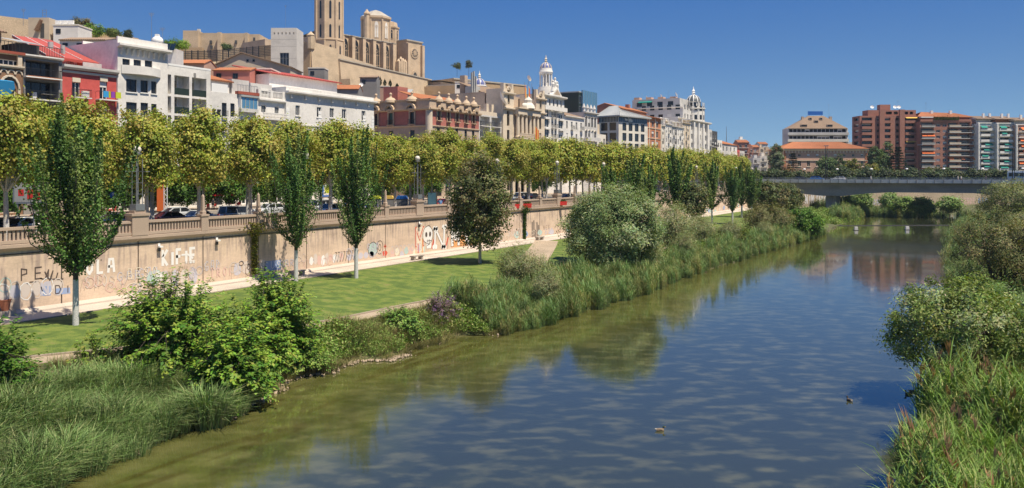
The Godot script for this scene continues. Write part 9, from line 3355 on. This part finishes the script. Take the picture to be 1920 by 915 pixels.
	b.prism(PackedVector2Array([W(-0.75, 0), W(0.75, 0), W(0.85, 1.3), W(-0.85, 1.3)]), -0.6, 0.6)
	obj("container", b, M.grey_wall, o)
	b = MB.new()
	b.prism(PackedVector2Array([W(-0.88, 1.3), W(0.88, 1.3), W(0.6, 1.75), W(-0.6, 1.75)]), -0.65, 0.65)
	var lid := obj("lid", b, M.lime_cloth, o)
	for k in 2:
		var c := copy(o, o.position + V(0.866, 0, -0.5) * (2.0 + 2.0 * k), PI / 6, ["grey recycling container with yellow lid, middle one", "grey recycling container with blue lid, next to the plane trunk"][k])
		(c.get_node("lid") as MeshInstance3D).material_override = [M.yellow_cloth, M.sign_blue][k]
	# red planters
	o = thing("red_planter", "red planter box beside the ivy column's lamp", "planter", V(-57.3, 7.96, -103.17) * V(1, 0, 1) + V(0, STREET, 0), PI / 6, "red planters")
	b = MB.new()
	b.prism(PackedVector2Array([W(-0.9, 0), W(0.9, 0), W(0.95, 0.6), W(-0.95, 0.6)]), -0.3, 0.3)
	obj("box", b, M.red_cloth, o)
	var hl := LB.new()
	for i in 400: hl.leaf(V(rf(-0.85, 0.85), 0.6 + absf(rng.randfn()) * 0.14, rf(-0.3, 0.3)), rv() * 0.08, rv() * 0.05, tone([Color(0.06, 0.1, 0.02), Color(0.1, 0.1, 0.03)]))
	put("foliage", hl.mesh(), M.leaf, o)
	copy(o, V(-57.87, 7.87, -100.53) * V(1, 0, 1) + V(0, STREET, 0), PI / 6, "red planter box left of the longer pair, by the dark tree")
	copy(o, V(-57.2, 8.09, -114.77) * V(1, 0, 1) + V(0, STREET, 0), PI / 6, "red planter box just left of the big willow")
	# people
	person("person in white shirt walking on the bridge before the dark trees", V(-24.97, 11.2, -244.23) * V(1, 0, 1) + V(0, 9.757, 0), 0.3, Color(0.7, 0.7, 0.7), Color(0.6, 0.58, 0.55), 1.0, "walkers on the bridge")
	person("person in pale shirt, left of two walking together on the bridge", V(-3.71, 11.21, -244.96) * V(1, 0, 1) + V(0, 9.757, 0), 0.2, Color(0.65, 0.6, 0.5), Color(0.5, 0.45, 0.4), 0.8, "walkers on the bridge")
	person("person in white top, right of two walking together on the bridge", V(-2.97, 11.21, -245.39) * V(1, 0, 1) + V(0, 9.757, 0), 0.2, Color(0.75, 0.72, 0.68), Color(0.2, 0.1, 0.08), 0.9, "walkers on the bridge")
	person("person in dark clothes walking alone on the bridge's right part", V(2.8, 11.22, -245.25) * V(1, 0, 1) + V(0, 9.757, 0), 3.0, Color(0.06, 0.06, 0.1), Color(0.05, 0.05, 0.08), 0.9, "walkers on the bridge")
	person("person in blue shirt standing on the promenade right of the advertising panel", V(-60.05, 7.69, -85.42) * V(1, 0, 1) + V(0, STREET, 0), -0.6, Color(0.12, 0.25, 0.5), Color(0.05, 0.06, 0.12), 0.3)
	person("person in dark clothes leaning near the balustrade by the third poplar", V(-61.43, 7.95, -74.23) * V(1, 0, 1) + V(0, STREET, 0), 0.8, Color(0.05, 0.06, 0.16), Color(0.06, 0.06, 0.08), 0.2)
	person("person in black standing beside the first red cafe table", spot + V(1.9, 0, 0.9), 2.2, Color(0.03, 0.03, 0.035), Color(0.03, 0.03, 0.035), 0.2)
	# ducks
	duck("brown duck alone on the dark water in mid river", V(-12.23, 0, -34.52), 0.5, false)
	duck("dark duck swimming in the shaded patch of water", V(-5.49, 0, -43.92), 2.4, true)
	duck("brown duck with pale tail near the plumed reeds", V(-2.82, 0, -47.43), 0.2, false)
	duck("dark duck beside the brown one near the plumed reeds", V(-2.96, 0, -46.76), 3.4, true)
	duck("dark duck tucked under the leaning willow", V(-2.11, 0, -50.25), 1.4, true)
	# the wall behind the bridge
	var w := thing("far_wall", "pale river wall with white lettering seen under the bridge", "river wall", V(-58, 0, -262), 0.675)
	for k in 17:
		b = MB.new()
		b.box(0.03, -0.5, -0.8, 6.97, STREET + 0.3, 0)
		obj("wall_panel", b, M.pale_stone, w, off(-7 + k * 7.0, 0, 0))
	b = MB.new()
	b.box(-7, -0.5, -1.6, 112, STREET + 0.2, -0.81)
	obj("core", b, M.dark_grey_wall, w)
	b = MB.new()
	b.box(-7, STREET + 0.31, -0.9, 112, STREET + 0.7, 0.12)
	obj("coping", b, M.concrete, w)
	for q in [["NIN", 14.0, 2.6, 2.6, 1.45, "white_spray"], ["FERIE", 18.0, 2.7, 2.2, 0.85, "white_spray"], ["SOM", 36.5, 2.0, 1.6, 1.3, "lilac_spray"], ["GODO", 64.5, 2.2, 1.7, 1.2, "teal_spray"], ["RUSDE", 69.6, 2.2, 1.7, 1.1, "pink_spray"], ["OSO", 76.0, 2.2, 1.7, 1.3, "blue_spray"]]:
		b = MB.new()
		var x: float = q[1]
		for ch in (q[0] as String):
			for line: Array in GLYPH[ch]:
				for i in range(0, line.size() - 2, 2):
					var p0 := W(x + line[i] * q[4] * 0.75, q[2] + line[i + 1] * q[3])
					var p1 := W(x + line[i + 2] * q[4] * 0.75, q[2] + line[i + 3] * q[3])
					var d := (p1 - p0).normalized() * 0.16
					var n := W(-d.y, d.x)
					b.quad(V(p0.x - n.x - d.x, p0.y - n.y - d.y, 0.012 + 0.002 * (i % 6)), V(p1.x - n.x + d.x, p1.y - n.y + d.y, 0.012 + 0.002 * (i % 6)), V(p1.x + n.x + d.x, p1.y + n.y + d.y, 0.012 + 0.002 * (i % 6)), V(p0.x + n.x - d.x, p0.y + n.y - d.y, 0.012 + 0.002 * (i % 6)))
			x += q[4] * (0.5 if ch == "I" else 1.0)
		obj("graffiti", b, M[q[5]], w)
